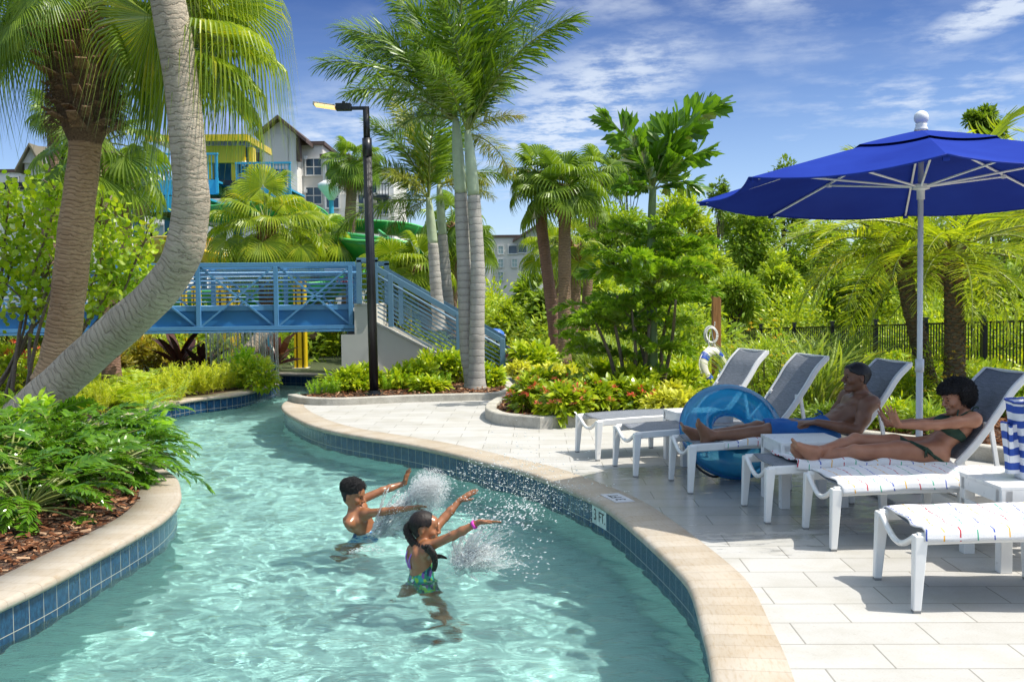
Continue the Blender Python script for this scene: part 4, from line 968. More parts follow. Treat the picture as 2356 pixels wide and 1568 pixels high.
slide('low green flume behind the bridge rails', [(560, 660, 31), (620, 650, 29), (700, 640, 29), (760, 625, 31), (850, 605, 33), (920, 590, 36)], .80, m_green, m_lip)
slide('green flume low on the left, behind the leaning palm', [(430, 690, 33), (480, 665, 31), (540, 660, 30), (600, 680, 32)], .85, m_green, m_lip)
slide('yellow flume curling below the tower, between trunk and shaggy palm', [(340, 570, 36), (400, 540, 33), (470, 545, 31), (540, 585, 30), (600, 610, 32), (660, 590, 36)], .70, m_fy, m_yel)
slide('yellow flume low at the left edge under the bridge', [(-60, 775, 30), (10, 780, 27), (70, 782, 26), (130, 770, 28)], .55, m_fy, m_yel)
# yellow columns, each a thing that stands on the ground
CGp = 'yellow steel slide columns'
for (u, vt, vb, w, Y, lab) in [(693, 640, 838, 26, 24.5, 'thick yellow column under the right of the bridge'), (522, 760, 815, 34, 27.5, 'pair side yellow column behind the falling water'), (455, 760, 810, 18, 28, 'slim yellow column left of the falling water'), (425, 755, 800, 13, 29, 'slimmest yellow column by the copper hedge'), (877, 580, 720, 22, 30, 'yellow column seen through the upper stair rail'), (938, 660, 760, 18, 31, 'yellow column behind the middle of the stair rail'), (765, 690, 760, 16, 30, 'yellow column beside the red notice'), (546, 760, 812, 14, 28, 'narrow yellow column right of its thicker twin')]:
    p = Q(u, vb, Y); zt_ = Q(u, vt, Y)[2]; s = pxm(Y); zt_ = max(zt_, 2.2); t = thing('slide_column', lab, 'column', (p[0], Y, -.1), 0, CGp)
    g = G(); w_ = w * s; g.box((0, 0, zt_ / 2), (w_ * .34, w_ * .9, zt_)); 
    for sx_ in (-1, 1): g.box((sx_ * w_ * .43, 0, zt_ / 2), (w_ * .13, w_, zt_))
    g.build('shaft', m_yel, t); G().box((0, 0, .04), (w_ * 1.35, w_ * 1.35, .08)).build('base_plate', m_stucco_l, t)
for (a, b, Y, lab) in [((660, 560), (745, 600), 31, 'yellow brace under the big green bend'), ((830, 600), (1000, 690), 33, 'yellow beam behind the stair rail')]:
    pa, pb = Q(*a, Y), Q(*b, Y); t = thing('slide_brace', lab, 'brace', tuple(pa)); G().bar((0, 0, 0), pb - pa, .18, .22).build('beam', m_yel, t)
p = Q(632, 830, 24); q_ = Q(618, 757, 24); t = thing('slide_strut', 'slanting cyan strut beside the falling water', 'strut', tuple(p)); G().bar((0, 0, -.2), q_ - p + [0, 0, .3], .16, .12).build('tube', m_cyan, t)
p = Q(525, 860, 21.5); tr_ = seg_pts([(505, 862, 21.5), (540, 836, 21.6), (575, 805, 21.8), (600, 770, 22), (612, 730, 22.2)])
t = thing('leaning_trunk', 'grey leaning palm trunk behind the falling water', 'palm trunk', tuple(tr_[0])); g = G(); trunk(g, tr_ - tr_[0], .17, .14, 14); g.build('trunk', BK['grey'], t, smooth=True)

def tower():
    Y = 44.0; s = pxm(Y); c = Q(500, 420, Y); t = thing('slide_tower', 'yellow and teal water slide tower with a pitched blue roof', 'tower', (c[0], Y, 0)); inv = -np.array([c[0], Y, 0]); q = lambda u, v, dy=0: Q(u, v, Y + dy) + inv
    # roofed cabin
    g = G(); a, b = q(400, 345), q(545, 345); z0, z1 = q(500, 430)[2], q(500, 350)[2]
    cx_ = (a[0] + b[0]) / 2; w_ = b[0] - a[0]
    for u, w in ((404, 10), (541, 12), (484, 12)): x = q(u, 400)[0]; g = G(); g.box((x, 0, (z0 + z1) / 2), (w * s, .35, z1 - z0)); g.build('corner_post', m_yel, t)
    g = G(); x = q(560, 400)[0]; g.box((x, .3, (z0 + z1) / 2 + .1), (.62, .5, z1 - z0 + .2)); g.build('wall_panel', m_teal, t)
    g = G(); x = q(578, 400)[0]; g.box((x, .25, (z0 + z1) / 2 + .1), (.18, .6, z1 - z0 + .2)); g.build('corner_post', m_yel, t)
    g = G(); zc = q(500, 372)[2]; zb_ = q(500, 385)[2]; V = []
    g.box((cx_ + .2, -.15, (q(500, 348)[2] + q(500, 366)[2]) / 2), (w_ + .4, .25, q(500, 345)[2] - q(500, 384)[2])); g.build('awning_panel', m_yel, t)
    g = G(); g.box((cx_ + .2, .9, z0 - .05), (w_ * 1.3, 3.2, .3)); g.build('cabin_floor', m_teal, t)
    g = G(); g.box((cx_ + .2, 2.4, (z0 + z1) / 2), (w_, .15, z1 - z0)); g.build('back_wall', m_teal, t)
    g = G(); zr = q(500, 325)[2]; x0, x1 = a[0] - .9, q(580, 345)[0]; V = np.array([[x0, -.9, zr], [x1, -.9, zr], [x1, 3.4, zr], [x0, 3.4, zr], [x0 + 1.2, 1.2, zr + 1.5], [x1 - 1.2, 1.2, zr + 1.5]]); g.add(V, [np.array([[0, 1, 5, 4], [2, 3, 4, 5], [3, 2, 1, 0]]), np.array([[1, 2, 5], [3, 0, 4]])]); g.build('roof', plain('roof_blue_grey', (.16, .22, .42), .4), t)
    g = G(); g.bar((x0, -.92, zr), (x1, -.92, zr), .12, .28); g.bar((x1, -.9, zr), (x1, 3.4, zr), .12, .28); g.build('fascia', m_yel, t)
    V, F = ICO2; g = G(); g.add(V * [.14, .14, .17] + q(560, 375, -.15), F); g.build('globe_lamp', plain('globe', (.8, .62, .42), .3), t, smooth=True)
    G().box(q(566, 430, -.35), (.85, .06, .95)).build('blue_panel', plain('panel_violet', (.09, .06, .55), .5), t)
    # railed platforms
    def platform(name, u0, v0, u1, v1, dep, dy, joists=9):
        p0, p1 = q(u0, v0, dy), q(u1, v1, dy); zt_ = p0[2]; w = p1[0] - p0[0]; cx2 = (p0[0] + p1[0]) / 2
        g = G(); g.box((cx2, dy + .04, zt_ - .30), (w, .10, .60)); f = g.build(name, m_cyan, t)
        g = G(); g.box((p0[0] + .05, dy + dep / 2, zt_ - .30), (.10, dep, .60)); g.box((cx2, dy + dep / 2, zt_ - .06), (w, dep, .08)); g.build('side_fascia', m_cyan, f)
        g = G()
        for i in range(joists): g.box((cx2, dy + dep * (i + .5) / joists, zt_ - .32), (w - .2, .14, .34))
        g.build('joists', plain('joist_green', (.10, .16, .03), .5), f)
        n = int(w / .9) + 1
        for i in range(n + 1): x = p0[0] + w * i / n; g = G(); g.box((x, dy - .03, zt_ - .25), (.10, .12, .62)); g.box((x, dy, zt_ + .5), (.07, .07, 1.1)); g.build('rail_post', m_cyan, f)
        g = G(); g.box((cx2, dy, zt_ + 1.06), (w + .1, .14, .08)); g.build('top_rail', m_cyan, f)
        g = G(); m = int(w / .14)
        for i in range(m): g.box((p0[0] + w * (i + .5) / m, dy, zt_ + .52), (.03, .03, .98))
        g.build('balusters', m_cyan, f)
    platform('lower_platform', 300, 452, 470, 455, 7.5, -6.0)
    platform('upper_platform', 545, 433, 668, 440, 3.0, -1.0, 5)
    platform('middle_platform', 330, 415, 500, 420, 3.0, -2.5, 5)
    g = G(); g.bar(q(486, 418, -1.6), q(560, 424, -1.6), .22, .22); g.build('black_padding', m_black, t)
    for u, dy, v1 in ((318, -5.6, 475), (455, -5.6, 475), (388, 0, 430), (545, 0, 430), (700, -.5, 470), (460, .8, 440), (620, 1.5, 470)): p = q(u, v1, dy); g = G(); g.box((p[0], dy, p[2] / 2 - .3), (.34, .34, p[2])); g.build('column', m_teal, t)
    g = G(); p0, p1 = q(352, 600, -5), q(392, 562, -5); g.bar(p0, q(455, 520, -5), .9, .22); g.build('slanting_board', m_yel, t)
tower()
# cyan sheltered lamps and a shade umbrella near the tower
for (u, v, Y, lab) in [(762, 450, 42, 'white domed lamp on a cyan post in front of the hotel')]:
    p = Q(u, v, Y); t = thing('dome_lamp', lab, 'lamp', (p[0], Y, 0)); g = G(); g.tube([(0, 0, 0), (0, 0, p[2])], .10, 10); g.build('pole', m_cyan, t); g = G(); g.lathe((0, 0, p[2]), [(.12, -.2), (.55, .35), (.55, .48), (.3, .62), (0, .65)], 20); g.build('shade', m_wht, t, smooth=True)
p = Q(1000, 610, 40); 
# ================================================================ hotel blocks
m_h1 = plain('render_white', (.80, .785, .74), .9, var=.05, scale=.4, bump=.1); m_h2 = plain('render_grey', (.62, .60, .56), .9, var=.05, scale=.4); m_roof = plain('roof_brown', (.085, .055, .045), .7, var=.2); m_roof2 = plain('roof_metal', (.17, .145, .09), .5, var=.1); m_glass = plain('window_glass', (.05, .085, .12), .08, var=.3, scale=2); m_fr = plain('window_frame', (.62, .62, .60), .5); m_gl2 = plain('window_glass_pale', (.34, .46, .45), .12)
def window(par, c, w, h, mat=None, arch=False, div=True):
    g = G(); y = -.03; f = .09
    for dx_, dz_, ww, hh in ((0, h / 2 + f / 2, w + 2 * f, f), (0, -h / 2 - f / 2, w + 2 * f, f), (-w / 2 - f / 2, 0, f, h), (w / 2 + f / 2, 0, f, h)): g.box((dx_, y, dz_), (ww, .12, hh))
    o = g.build('window', m_fr, par, loc=tuple(c)); g = G(); g.box((0, .0, 0), (w, .05, h)); 
    g.build('pane', mat or m_glass, o)
    if div: g = G(); g.box((0, -.035, 0), (.05, .04, h)); g.box((0, -.036, 0), (w, .03, .05)); g.build('glazing_bar', m_fr, o)
    return o
def block(par, name, u0, u1, vt, Y, depth, mat, vb=760, cap=True):
    p0, p1 = Q(u0, vt, Y), Q(u1, vt, Y); b = par.location; g = G(); w = p1[0] - p0[0]; g.box(((p0[0] + p1[0]) / 2 - b.x, Y + depth / 2 - b.y, p0[2] / 2), (w, depth, p0[2])); o = g.build(name, mat, par)
    if cap: g = G(); g.box(((p0[0] + p1[0]) / 2 - b.x, Y + depth / 2 - b.y, p0[2] + .08), (w + .3, depth + .3, .22)); g.build('parapet', m_roof, o)
    return o
def gable(par, u0, um, u1, ve, vp, Y, depth, mat, rmat, over=.5):
    b = np.array(par.location); a, m, c = Q(u0, ve, Y) - b, Q(um, vp, Y) - b, Q(u1, ve, Y) - b; g = G(); y0, y1 = Y - b[1], Y - b[1] + depth
    V = np.array([[a[0], y0, a[2]], [c[0], y0, a[2]], [m[0], y0, m[2]], [a[0], y1, a[2]], [c[0], y1, a[2]], [m[0], y1, m[2]]]); g.add(V, [np.array([[0, 1, 2], [4, 3, 5]]), np.array([[1, 0, 3, 4]])]); o = g.build('gable_wall', mat, par)
    sl = (m[2] - a[2]) / (m[0] - a[0]); g = G()
    for x, sgn in ((a[0], -1), (c[0], 1)):
        e = np.array([x + sgn * over, 0, a[2] - over * abs(sl)]); tpt = np.array([m[0], 0, m[2] + .02]); d = .22
        Vr = np.array([[e[0], y0 - over, e[2]], [tpt[0], y0 - over, tpt[2]], [tpt[0], y1 + over, tpt[2]], [e[0], y1 + over, e[2]]]); g.add(np.vstack([Vr, Vr + [0, 0, d]]), np.array([[0, 1, 2, 3], [7, 6, 5, 4], [0, 4, 5, 1], [1, 5, 6, 2], [2, 6, 7, 3], [3, 7, 4, 0]]))
    g.build('roof', rmat, par)
    return o
def hotel_main():
    Y = 62; t = thing('hotel_building', 'grey and white hotel block with a gabled tower behind the lamp post', 'building', tuple(Q(700, 700, Y) * [1, 1, 0])); b = np.array(t.location); q = lambda u, v, dy=0: Q(u, v, Y + dy) - b
    block(t, 'tower_wall', 602, 682, 312, Y, 8, m_h1, cap=False); gable(t, 602, 645, 682, 312, 278, Y, 8, m_h1, m_roof, .75)
    block(t, 'grey_wing', 682, 742, 333, Y + 1.5, 8, m_h2); block(t, 'bay_wall', 742, 800, 362, Y + .2, 8, m_h1); block(t, 'end_wing', 800, 905, 395, Y + 1.2, 8, m_h1); block(t, 'left_wing', 420, 602, 372, Y + 1.5, 8, m_h1)
    block(t, 'lower_bay', 744, 802, 447, Y + .0, 2, m_h2, cap=False)
    # arched blind panel, brackets
    g = G(); p = q(645, 342, -.08); aa = np.linspace(0, np.pi, 17); pr = np.vstack([[-.475, -.9], [.475, -.9], np.c_[.475 * np.cos(aa), .62 + .34 * np.sin(aa)]]); n_ = len(pr); V = np.vstack([np.c_[pr[:, 0], np.full(n_, -.10), pr[:, 1]], np.c_[pr[:, 0], np.full(n_, .05), pr[:, 1]]]) + p; i_ = np.arange(n_); g.add(V, [np.arange(n_)[None], np.stack([i_, i_ + n_, (i_ + 1) % n_ + n_, (i_ + 1) % n_], 1)]); g.build('blind_panel', m_h2, t)
    for u in (688, 596): g = G(); p = q(u, 345, .0); g.box(p, (.25, .5, 1.4)); g.build('bracket', m_roof, t)
    for (u, v, w, h, dy) in [(687, 384, .45, 1.0, 1.45), (722, 384, .95, 1.0, 1.45), (765, 397, .75, 1.35, .15), (765, 455, .75, 1.2, -.05), (722, 450, .95, 1.0, 1.45), (855, 420, .6, 1.3, 1.15), (838, 470, .7, 1.2, 1.15), (590, 392, .5, 1.0, 1.45), (645, 410, .8, 1.1, -.05), (545, 400, .8, 1.1, 1.45), (880, 470, .7, 1.2, 1.15)]: window(t, q(u, v, dy), w, h)
    for (u, v) in [(703, 363), (704, 440)]: g = G(); g.box(q(u, v, 1.4), (.2, .25, .22)); g.build('wall_light', m_wht, t)
    g = G(); p = q(868, 455, .4); g.box(p, (1.6, 1.2, .12)); 
    for i in range(9): g.box(p + [-.75 + i * .19, -.58, .4], (.04, .04, .8))
    g.box(p + [0, -.58, .8], (1.6, .06, .06)); g.build('balcony', m_black, t)
    block(t, 'ground_bay', 335, 420, 500, Y - 12, 4, m_h1, cap=False); window(t, q(362, 548, -12.06), .7, 1.25, m_gl2); window(t, q(345, 548, -12.06), .35, 1.25, m_gl2)
hotel_main()
def hotel_left():
    Y = 74; t = thing('hotel_building', 'pale hotel wing with a brown gabled turret at the left edge', 'building', tuple(Q(100, 700, Y) * [1, 1, 0])); b = np.array(t.location); q = lambda u, v, dy=0: Q(u, v, Y + dy) - b
    block(t, 'low_wing', -200, 90, 398, Y + 1, 8, m_h1); block(t, 'turret_wall', 56, 118, 364, Y, 6, m_h2, cap=False)
    a = q(56, 364); c = q(118, 364); ap0, ap1 = q(70, 338), q(118, 338)
    # roof seen from its eave: ridge running right and away
    gable(t, 52, 72, 92, 375, 338, Y - .2, 7, m_h2, m_roof2, .4)
    g = G(); V = np.array([q(70, 338, -.6), q(118, 342, 4), q(134, 372, 4), q(92, 378, -.6)]); g.add(np.vstack([V, V + [0, 0, .12]]), np.array([[3, 2, 1, 0], [4, 5, 6, 7]])); g.build('roof_slope', m_roof2, t)
    block(t, 'mid_wing', 118, 300, 370, Y + 2, 8, m_h1); block(t, 'second_turret', 148, 230, 345, Y + 1, 6, m_h1, cap=False); gable(t, 150, 180, 214, 345, 318, Y + .8, 6, m_h1, m_roof, .6)
    for (u, v) in [(258, 405), (285, 405), (30, 425), (255, 470), (285, 470)]: window(t, q(u, v, 1.9 if u > 118 else .95), .8, 1.1)
    g = G(); g.box(q(20, 428, .9), (2.4, .2, .5)); g.build('painted_recess_shade', m_black, t)  # solid black box on the wall, a recess's shade put into its colour
hotel_left()
def hotel_right():
    Y = 92; t = thing('hotel_building', 'far pale grey hotel block between the twin trunks and slender palms', 'building', tuple(Q(1160, 700, Y) * [1, 1, 0])); b = np.array(t.location); q = lambda u, v, dy=0: Q(u, v, Y + dy) - b
    block(t, 'grey_wall', 1085, 1206, 546, Y, 10, m_h2); block(t, 'white_wing', 1206, 1300, 560, Y + .5, 10, m_h1); gable(t, 1200, 1240, 1280, 545, 520, Y, 10, m_h1, m_roof, .8)
    for (u, v, m_) in [(1122, 575, m_gl2), (1152, 575, m_gl2), (1180, 574, m_glass), (1202, 572, m_glass), (1152, 605, m_gl2), (1184, 605, m_gl2), (1152, 635, m_gl2), (1122, 605, m_gl2), (1240, 580, m_glass)]: window(t, q(u, v, -.03 if u < 1206 else .47), .42 if m_ is m_gl2 else .75, .7, m_, div=m_ is m_gl2)
hotel_right()
# ================================================================ loungers, towels, tables, umbrella, tube
m_white = plain('white_powder_coat', (.78, .78, .76), .32, var=.03, scale=5)
k = Mat('grey_sling'); v = k.coord(scale=(1, 1, 1))
w1 = k.noise(k.coord(scale=(6, 260, 60)), 2.0, 2, .5); w2 = k.noise(k.coord(scale=(260, 6, 6)), 2.0, 2, .5)
k.set(color=k.mix(.5, k.ramp(w1.outputs[0], [(.35, (.085, .095, .115)), (.65, (.30, .32, .35))]), k.ramp(w2.outputs[0], [(.35, (.085, .095, .115)), (.65, (.27, .29, .33))])), rough=.75).bump(w1.outputs[0], .3, .003); m_sling = k.m

def make_lounger():
    t = thing('sun_lounger', '', 'sun lounger')
    W, H = .285, .372
    xs_ = np.linspace(0, 1.36, 18); arch = H + .018 * np.sin(np.pi * xs_ / 1.36)
    # side rails with their flared front end
    for s_ in (-1, 1):
        g = G(); pts = [(x, s_ * W, z) for x, z in zip(xs_, arch)]
        g.sweep(pts, .034, .062); g.build('side_rail', m_white, t)
    for x0, x1, z0 in ((0.0, -.012, H + .02), (.80, .82, H + .01)):
        for s_ in (-1, 1):
            g = G(); a, b = np.array([x0, s_ * W, z0]), np.array([x1, s_ * (W + .012), 0.012])
            d = b - a
            g.add(np.array([[x0 - .022, s_ * W - .03, z0], [x0 + .045, s_ * W - .03, z0], [x0 + .045, s_ * W + .03, z0], [x0 - .022, s_ * W + .03, z0],
                            [x1 - .018, b[1] - .022, .012], [x1 + .022, b[1] - .022, .012], [x1 + .022, b[1] + .022, .012], [x1 - .018, b[1] + .022, .012]]),
                  np.array([[0, 1, 2, 3], [7, 6, 5, 4], [0, 4, 5, 1], [1, 5, 6, 2], [2, 6, 7, 3], [3, 7, 4, 0]]))
            l = g.build('leg', m_white, t, bevel=.006)
            G().box((x1 + .002, b[1], .006), (.036, .04, .012)).build('foot_pad', m_pad, l)
    g = G(); yy = np.linspace(-W, W, 22); sag = H + .012 - .095 * np.cos(np.pi * yy / (2 * W)) ** 1.3
    g.tube(np.c_[.0 + 0 * yy - .0, yy, sag], .0165, 10); g.build('front_crossbar', m_white, t, smooth=True)
    # sling of the seat
    g = G(); xx = np.linspace(.055, 1.33, 30); ww = np.linspace(-W + .012, W - .012, 9)
    XX, YY = np.meshgrid(xx, ww, indexing='ij')
    ZZ = H + .035 + .018 * np.sin(np.pi * XX / 1.36) - .018 * (1 - (YY / W) ** 2)
    def sheet(g, XX, YY, ZZ, th=.004):
        n0, n1 = XX.shape; V = np.stack([XX, YY, ZZ], -1).reshape(-1, 3); V2 = V - [0, 0, th]
        i = np.arange(n0 - 1)[:, None]; j = np.arange(n1 - 1)[None]
        F = np.stack([i * n1 + j, (i + 1) * n1 + j, (i + 1) * n1 + j + 1, i * n1 + j + 1], -1).reshape(-1, 4)
        o = n0 * n1; g.add(np.vstack([V, V2]), [F, F[:, ::-1] + o])
        e = []
        for a in range(n0 - 1): e += [[a * n1, a * n1 + o, (a + 1) * n1 + o, (a + 1) * n1], [a * n1 + n1 - 1, (a + 1) * n1 + n1 - 1, (a + 1) * n1 + n1 - 1 + o, a * n1 + n1 - 1 + o]]
        for b in range(n1 - 1): e += [[b, b + 1, b + 1 + o, b + o], [(n0 - 1) * n1 + b, (n0 - 1) * n1 + b + o, (n0 - 1) * n1 + b + 1 + o, (n0 - 1) * n1 + b + 1]]
        g.F.append(np.array(e) + g.n - 2 * o); g.Mi.append(np.zeros(len(e), int)); g.UV.append(None)
    sheet(g, XX, YY, ZZ); g.build('seat_sling', m_sling, t, smooth=True)
    # raised back: curved rails, sling, rear prop
    BX = smooth_curve([(1.36, 0, .395), (1.50, 0, .545), (1.66, 0, .765), (1.76, 0, .915), (1.87, 0, 1.025)], 24)[:, [0, 2]]
    for s_ in (-1, 1):
        g = G(); pts = [(x, s_ * W, z) for x, z in BX]
        g.sweep(pts, .034, .050); g.build('back_rail', m_white, t)
        g = G(); g.bar((1.62, s_ * (W - .035), .66), (1.72, s_ * (W - .02), .02), .032, .022); g.box((1.60, s_ * (W - .03), .665), (.07, .03, .05))
        g.build('rear_prop', m_white, t, bevel=.004)
    g = G(); g.bar((1.875, -W - .016, 1.028), (1.875, W + .016, 1.028), .022, .03); g.build('top_crossbar', m_white, t, bevel=.004)
    g = G(); g.bar((.81, -W, .30), (.81, W, .30), .025, .025); g.build('stretcher', m_white, t)
    g = G(); B2 = BX[1:]; nrm = unit(np.c_[-np.gradient(B2[:, 1]), np.gradient(B2[:, 0])])
    ww = np.linspace(-W + .012, W - .012, 9)
    dep = -.012 * (1 - (ww / W) ** 2)
    XX = B2[:, 0:1] + nrm[:, 0:1] * (.016 + dep[None]); ZZ = B2[:, 1:2] + nrm[:, 1:2] * (.016 + dep[None]); YY = np.broadcast_to(ww[None], XX.shape)
    sheet(g, XX, YY, ZZ, .003); g.build('back_sling', m_sling, t, smooth=True)
    return t
m_pad = plain('grey_pad', (.25, .25, .24), .7)
LOUNGERS = [ # foot centre, heading, label
    (np.array([2.045, 5.28]), R(-2), 'lounger nearest the camera, under a sunlit white towel, its head end out of view'),
    (np.array([2.015, 6.52]), R(0), 'empty sun lounger under a striped towel, between the woman and the front lounger'),
    (np.array([1.785, 7.29]), R(2.5), 'sun lounger on which the woman in the green bikini reclines'),
    (np.array([1.42, 8.39]), R(6), 'sun lounger on which the man in blue shorts reclines'),
    (np.array([1.04, 9.17]), R(12), 'empty bare grey lounger that the blue swim ring leans against'),
    (np.array([.76, 10.08]), R(16), 'x')]
LOUNGERS[5] = (LOUNGERS[5][0], R(16), 'empty bare grey lounger farthest along the row, nearest the life ring')
proto = make_lounger()
lounger_objs = []
for i, (p, a, lab) in enumerate(LOUNGERS):
    o = proto if i == 0 else copy_tree(proto)
    o.location = (p[0], p[1], 0); o.rotation_euler = (0, 0, a)
    tag(o, lab, 'sun lounger', 'white framed sun loungers along the pool'); lounger_objs.append(o)
def LF(i):      # frame of lounger i: local -> world
    p, a, _ = LOUNGERS[i]; Rm = rotz(a)
    return lambda x: np.asarray(x) @ Rm.T + np.array([p[0], p[1], 0])

# --- towels: white terry with coloured stitched stripes across
def towel_mat(name, pitch=.082, ang=0.0):
    k = Mat(name); uvn = k.node('ShaderNodeTexCoord').outputs['UV']
    nzw = k.noise(uvn, 12, 2); sx = k.node('ShaderNodeSeparateXYZ', {0: uvn})
    x = k.math('ADD', sx.outputs[0], k.math('MULTIPLY', k.math('SUBTRACT', nzw.outputs[0], .5), .02))
    ph = k.math('DIVIDE', x, pitch); fr = k.math('FRACT', ph)
    line = k.math('LESS_THAN', k.math('ABSOLUTE', k.math('SUBTRACT', fr, .5)), .046)
    dash = k.math('GREATER_THAN', k.math('SINE', k.math('ADD', k.math('MULTIPLY', sx.outputs[1], 95.0), k.math('MULTIPLY', k.math('FLOOR', ph), 2.3))), -.80)
    idx = k.math('DIVIDE', k.math('ADD', k.math('FLOORED_MODULO', k.math('FLOOR', ph), 4.0), .5), 4.0)
    colr = k.ramp(idx, [(0, (.03, .08, .42)), (.25, (.78, .42, .03)), (.5, (.50, .015, .04)), (.75, (.06, .42, .26))], 'CONSTANT')
    terry = k.noise(k.coord(), 320, 2, .7)
    base = k.ramp(terry.outputs[0], [(.3, (.68, .68, .70)), (.7, (.86, .86, .86))])
    k.set(color=k.mix(k.math('MULTIPLY', line, dash), base, colr), rough=.95, sheen=.3).bump(terry.outputs[0], .8, .004)
    return k.m
m_towel = towel_mat('striped_terry')
def towel_mesh(fz, x0, x1, w, seed, over=.06, wr=.006, ends=0.0, nx_=90, ny_=44):
    """cloth lying on the seat between x0 and x1, hanging a little over the rails"""
    r_ = np.random.default_rng(seed)
    xx = np.linspace(x0, x1, nx_); yy = np.linspace(-w - over, w + over, ny_)
    XX, YY = np.meshgrid(xx, yy, indexing='ij')
    Z = fz(XX, np.clip(YY, -w, w)) + .010
    out = np.maximum(0, np.abs(YY) - w)
    Z = Z - out * 1.0 - .0; Yv = np.sign(YY) * (np.minimum(np.abs(YY), w) + out * .25 + np.where(out > 0, .022, 0))
    Z = np.where(out > 0, np.minimum(Z, fz(XX, np.clip(YY, -w, w)) + .012 - out * .9), Z)
    for i in range(9):
        kx, ky = r_.normal(0, 9), r_.normal(0, 9); Z = Z + wr * .5 * np.sin(kx * XX + ky * YY + r_.uniform(0, 6)) * np.exp(-(out * 12))
    Xv = XX + .012 * np.sin(YY * 9 + seed) + .008 * np.sin(YY * 23 + seed * 2) * 1.0
    Yv = Yv + .006 * np.sin(XX * 14 + seed)
    g = G(); n0, n1 = XX.shape; V = np.stack([Xv, Yv, Z], -1).reshape(-1, 3)
    i = np.arange(n0 - 1)[:, None]; j = np.arange(n1 - 1)[None]
    F = np.stack([i * n1 + j, (i + 1) * n1 + j, (i + 1) * n1 + j + 1, i * n1 + j + 1], -1).reshape(-1, 4)
    g.add(V, F, 0, np.stack([XX, YY], -1).reshape(-1, 2))
    return g
def seat_z(X, Y): return .407 + .018 * np.sin(np.pi * np.clip(X, 0, 1.36) / 1.36) - .016 * (1 - (Y / .285) ** 2)
def towel(i, x0, x1, seed, label, over=.05, wr=.006):
    g = towel_mesh(seat_z, x0, x1, .268 + .018, seed, over, wr)
    o = g.build('beach_towel', m_towel, smooth=True)
    s = o.modifiers.new('thick', 'SOLIDIFY'); s.thickness = .008; s.offset = 1
    p, a, _ = LOUNGERS[i]; o.location = (p[0], p[1], 0); o.rotation_euler = (0, 0, a)
    return tag(o, label, 'towel', 'white striped towels on the loungers')
towel(0, .03, 1.36, 1, 'white towel with coloured stitched stripes spread over the front lounger, its edge sunlit', .055)
towel(1, .05, 1.34, 2, 'striped white towel on the unoccupied lounger between two white tables, half in shade', .05)
towel(2, .20, 1.33, 3, 'striped white towel under the woman, rumpled at her hip', .05, .010)
towel(3, .26, 1.0, 4, 'striped white towel under the calves of the man', .05, .010)

# --- side tables
def make_table():
    t = thing('side_table', '', 'side table'); S, H = .26, .50
    g = G()
    for i in range(5):
        y0 = -S + i * (2 * S / 5); g.box((0, y0 + S / 5, H - .011), (2 * S, 2 * S / 5 - .0035, .022))
    g.build('table_top', m_white, t, bevel=.003)
    for k_ in range(4):
        Rm = rotz(k_ * math.pi / 2); g = G(); x = S - .013
        for z, h in ((H - .022 - .038, .076), (H - .022 - .158, .05)):
            g.box(np.array([x, 0, z]) @ Rm.T, (.022, 2 * S - .05, h), Rm)
        g.build('side_panel', m_white, t, bevel=.002)
    for sx_ in (-1, 1):
        for sy_ in (-1, 1):
            g = G(); g.box((sx_ * (S - .036), sy_ * (S - .036), (H - .022) / 2), (.068, .068, H - .022)); g.build('leg', m_white, t, bevel=.003)
    return t
tb = make_table()
for i, (x, y, a, lab) in enumerate([(3.04, 5.93, R(1), 'white side table carrying the striped tote bag'),
        (2.26, 7.74, R(3), 'white side table between the reclining man and woman'),
        (1.80, 9.70, R(12), 'white side table partly hidden behind the blue swim ring')]):
    o = tb if i == 0 else copy_tree(tb)
    o.location = (x, y, 0); o.rotation_euler = (0, 0, a); tag(o, lab, 'side table', 'white slatted side tables')

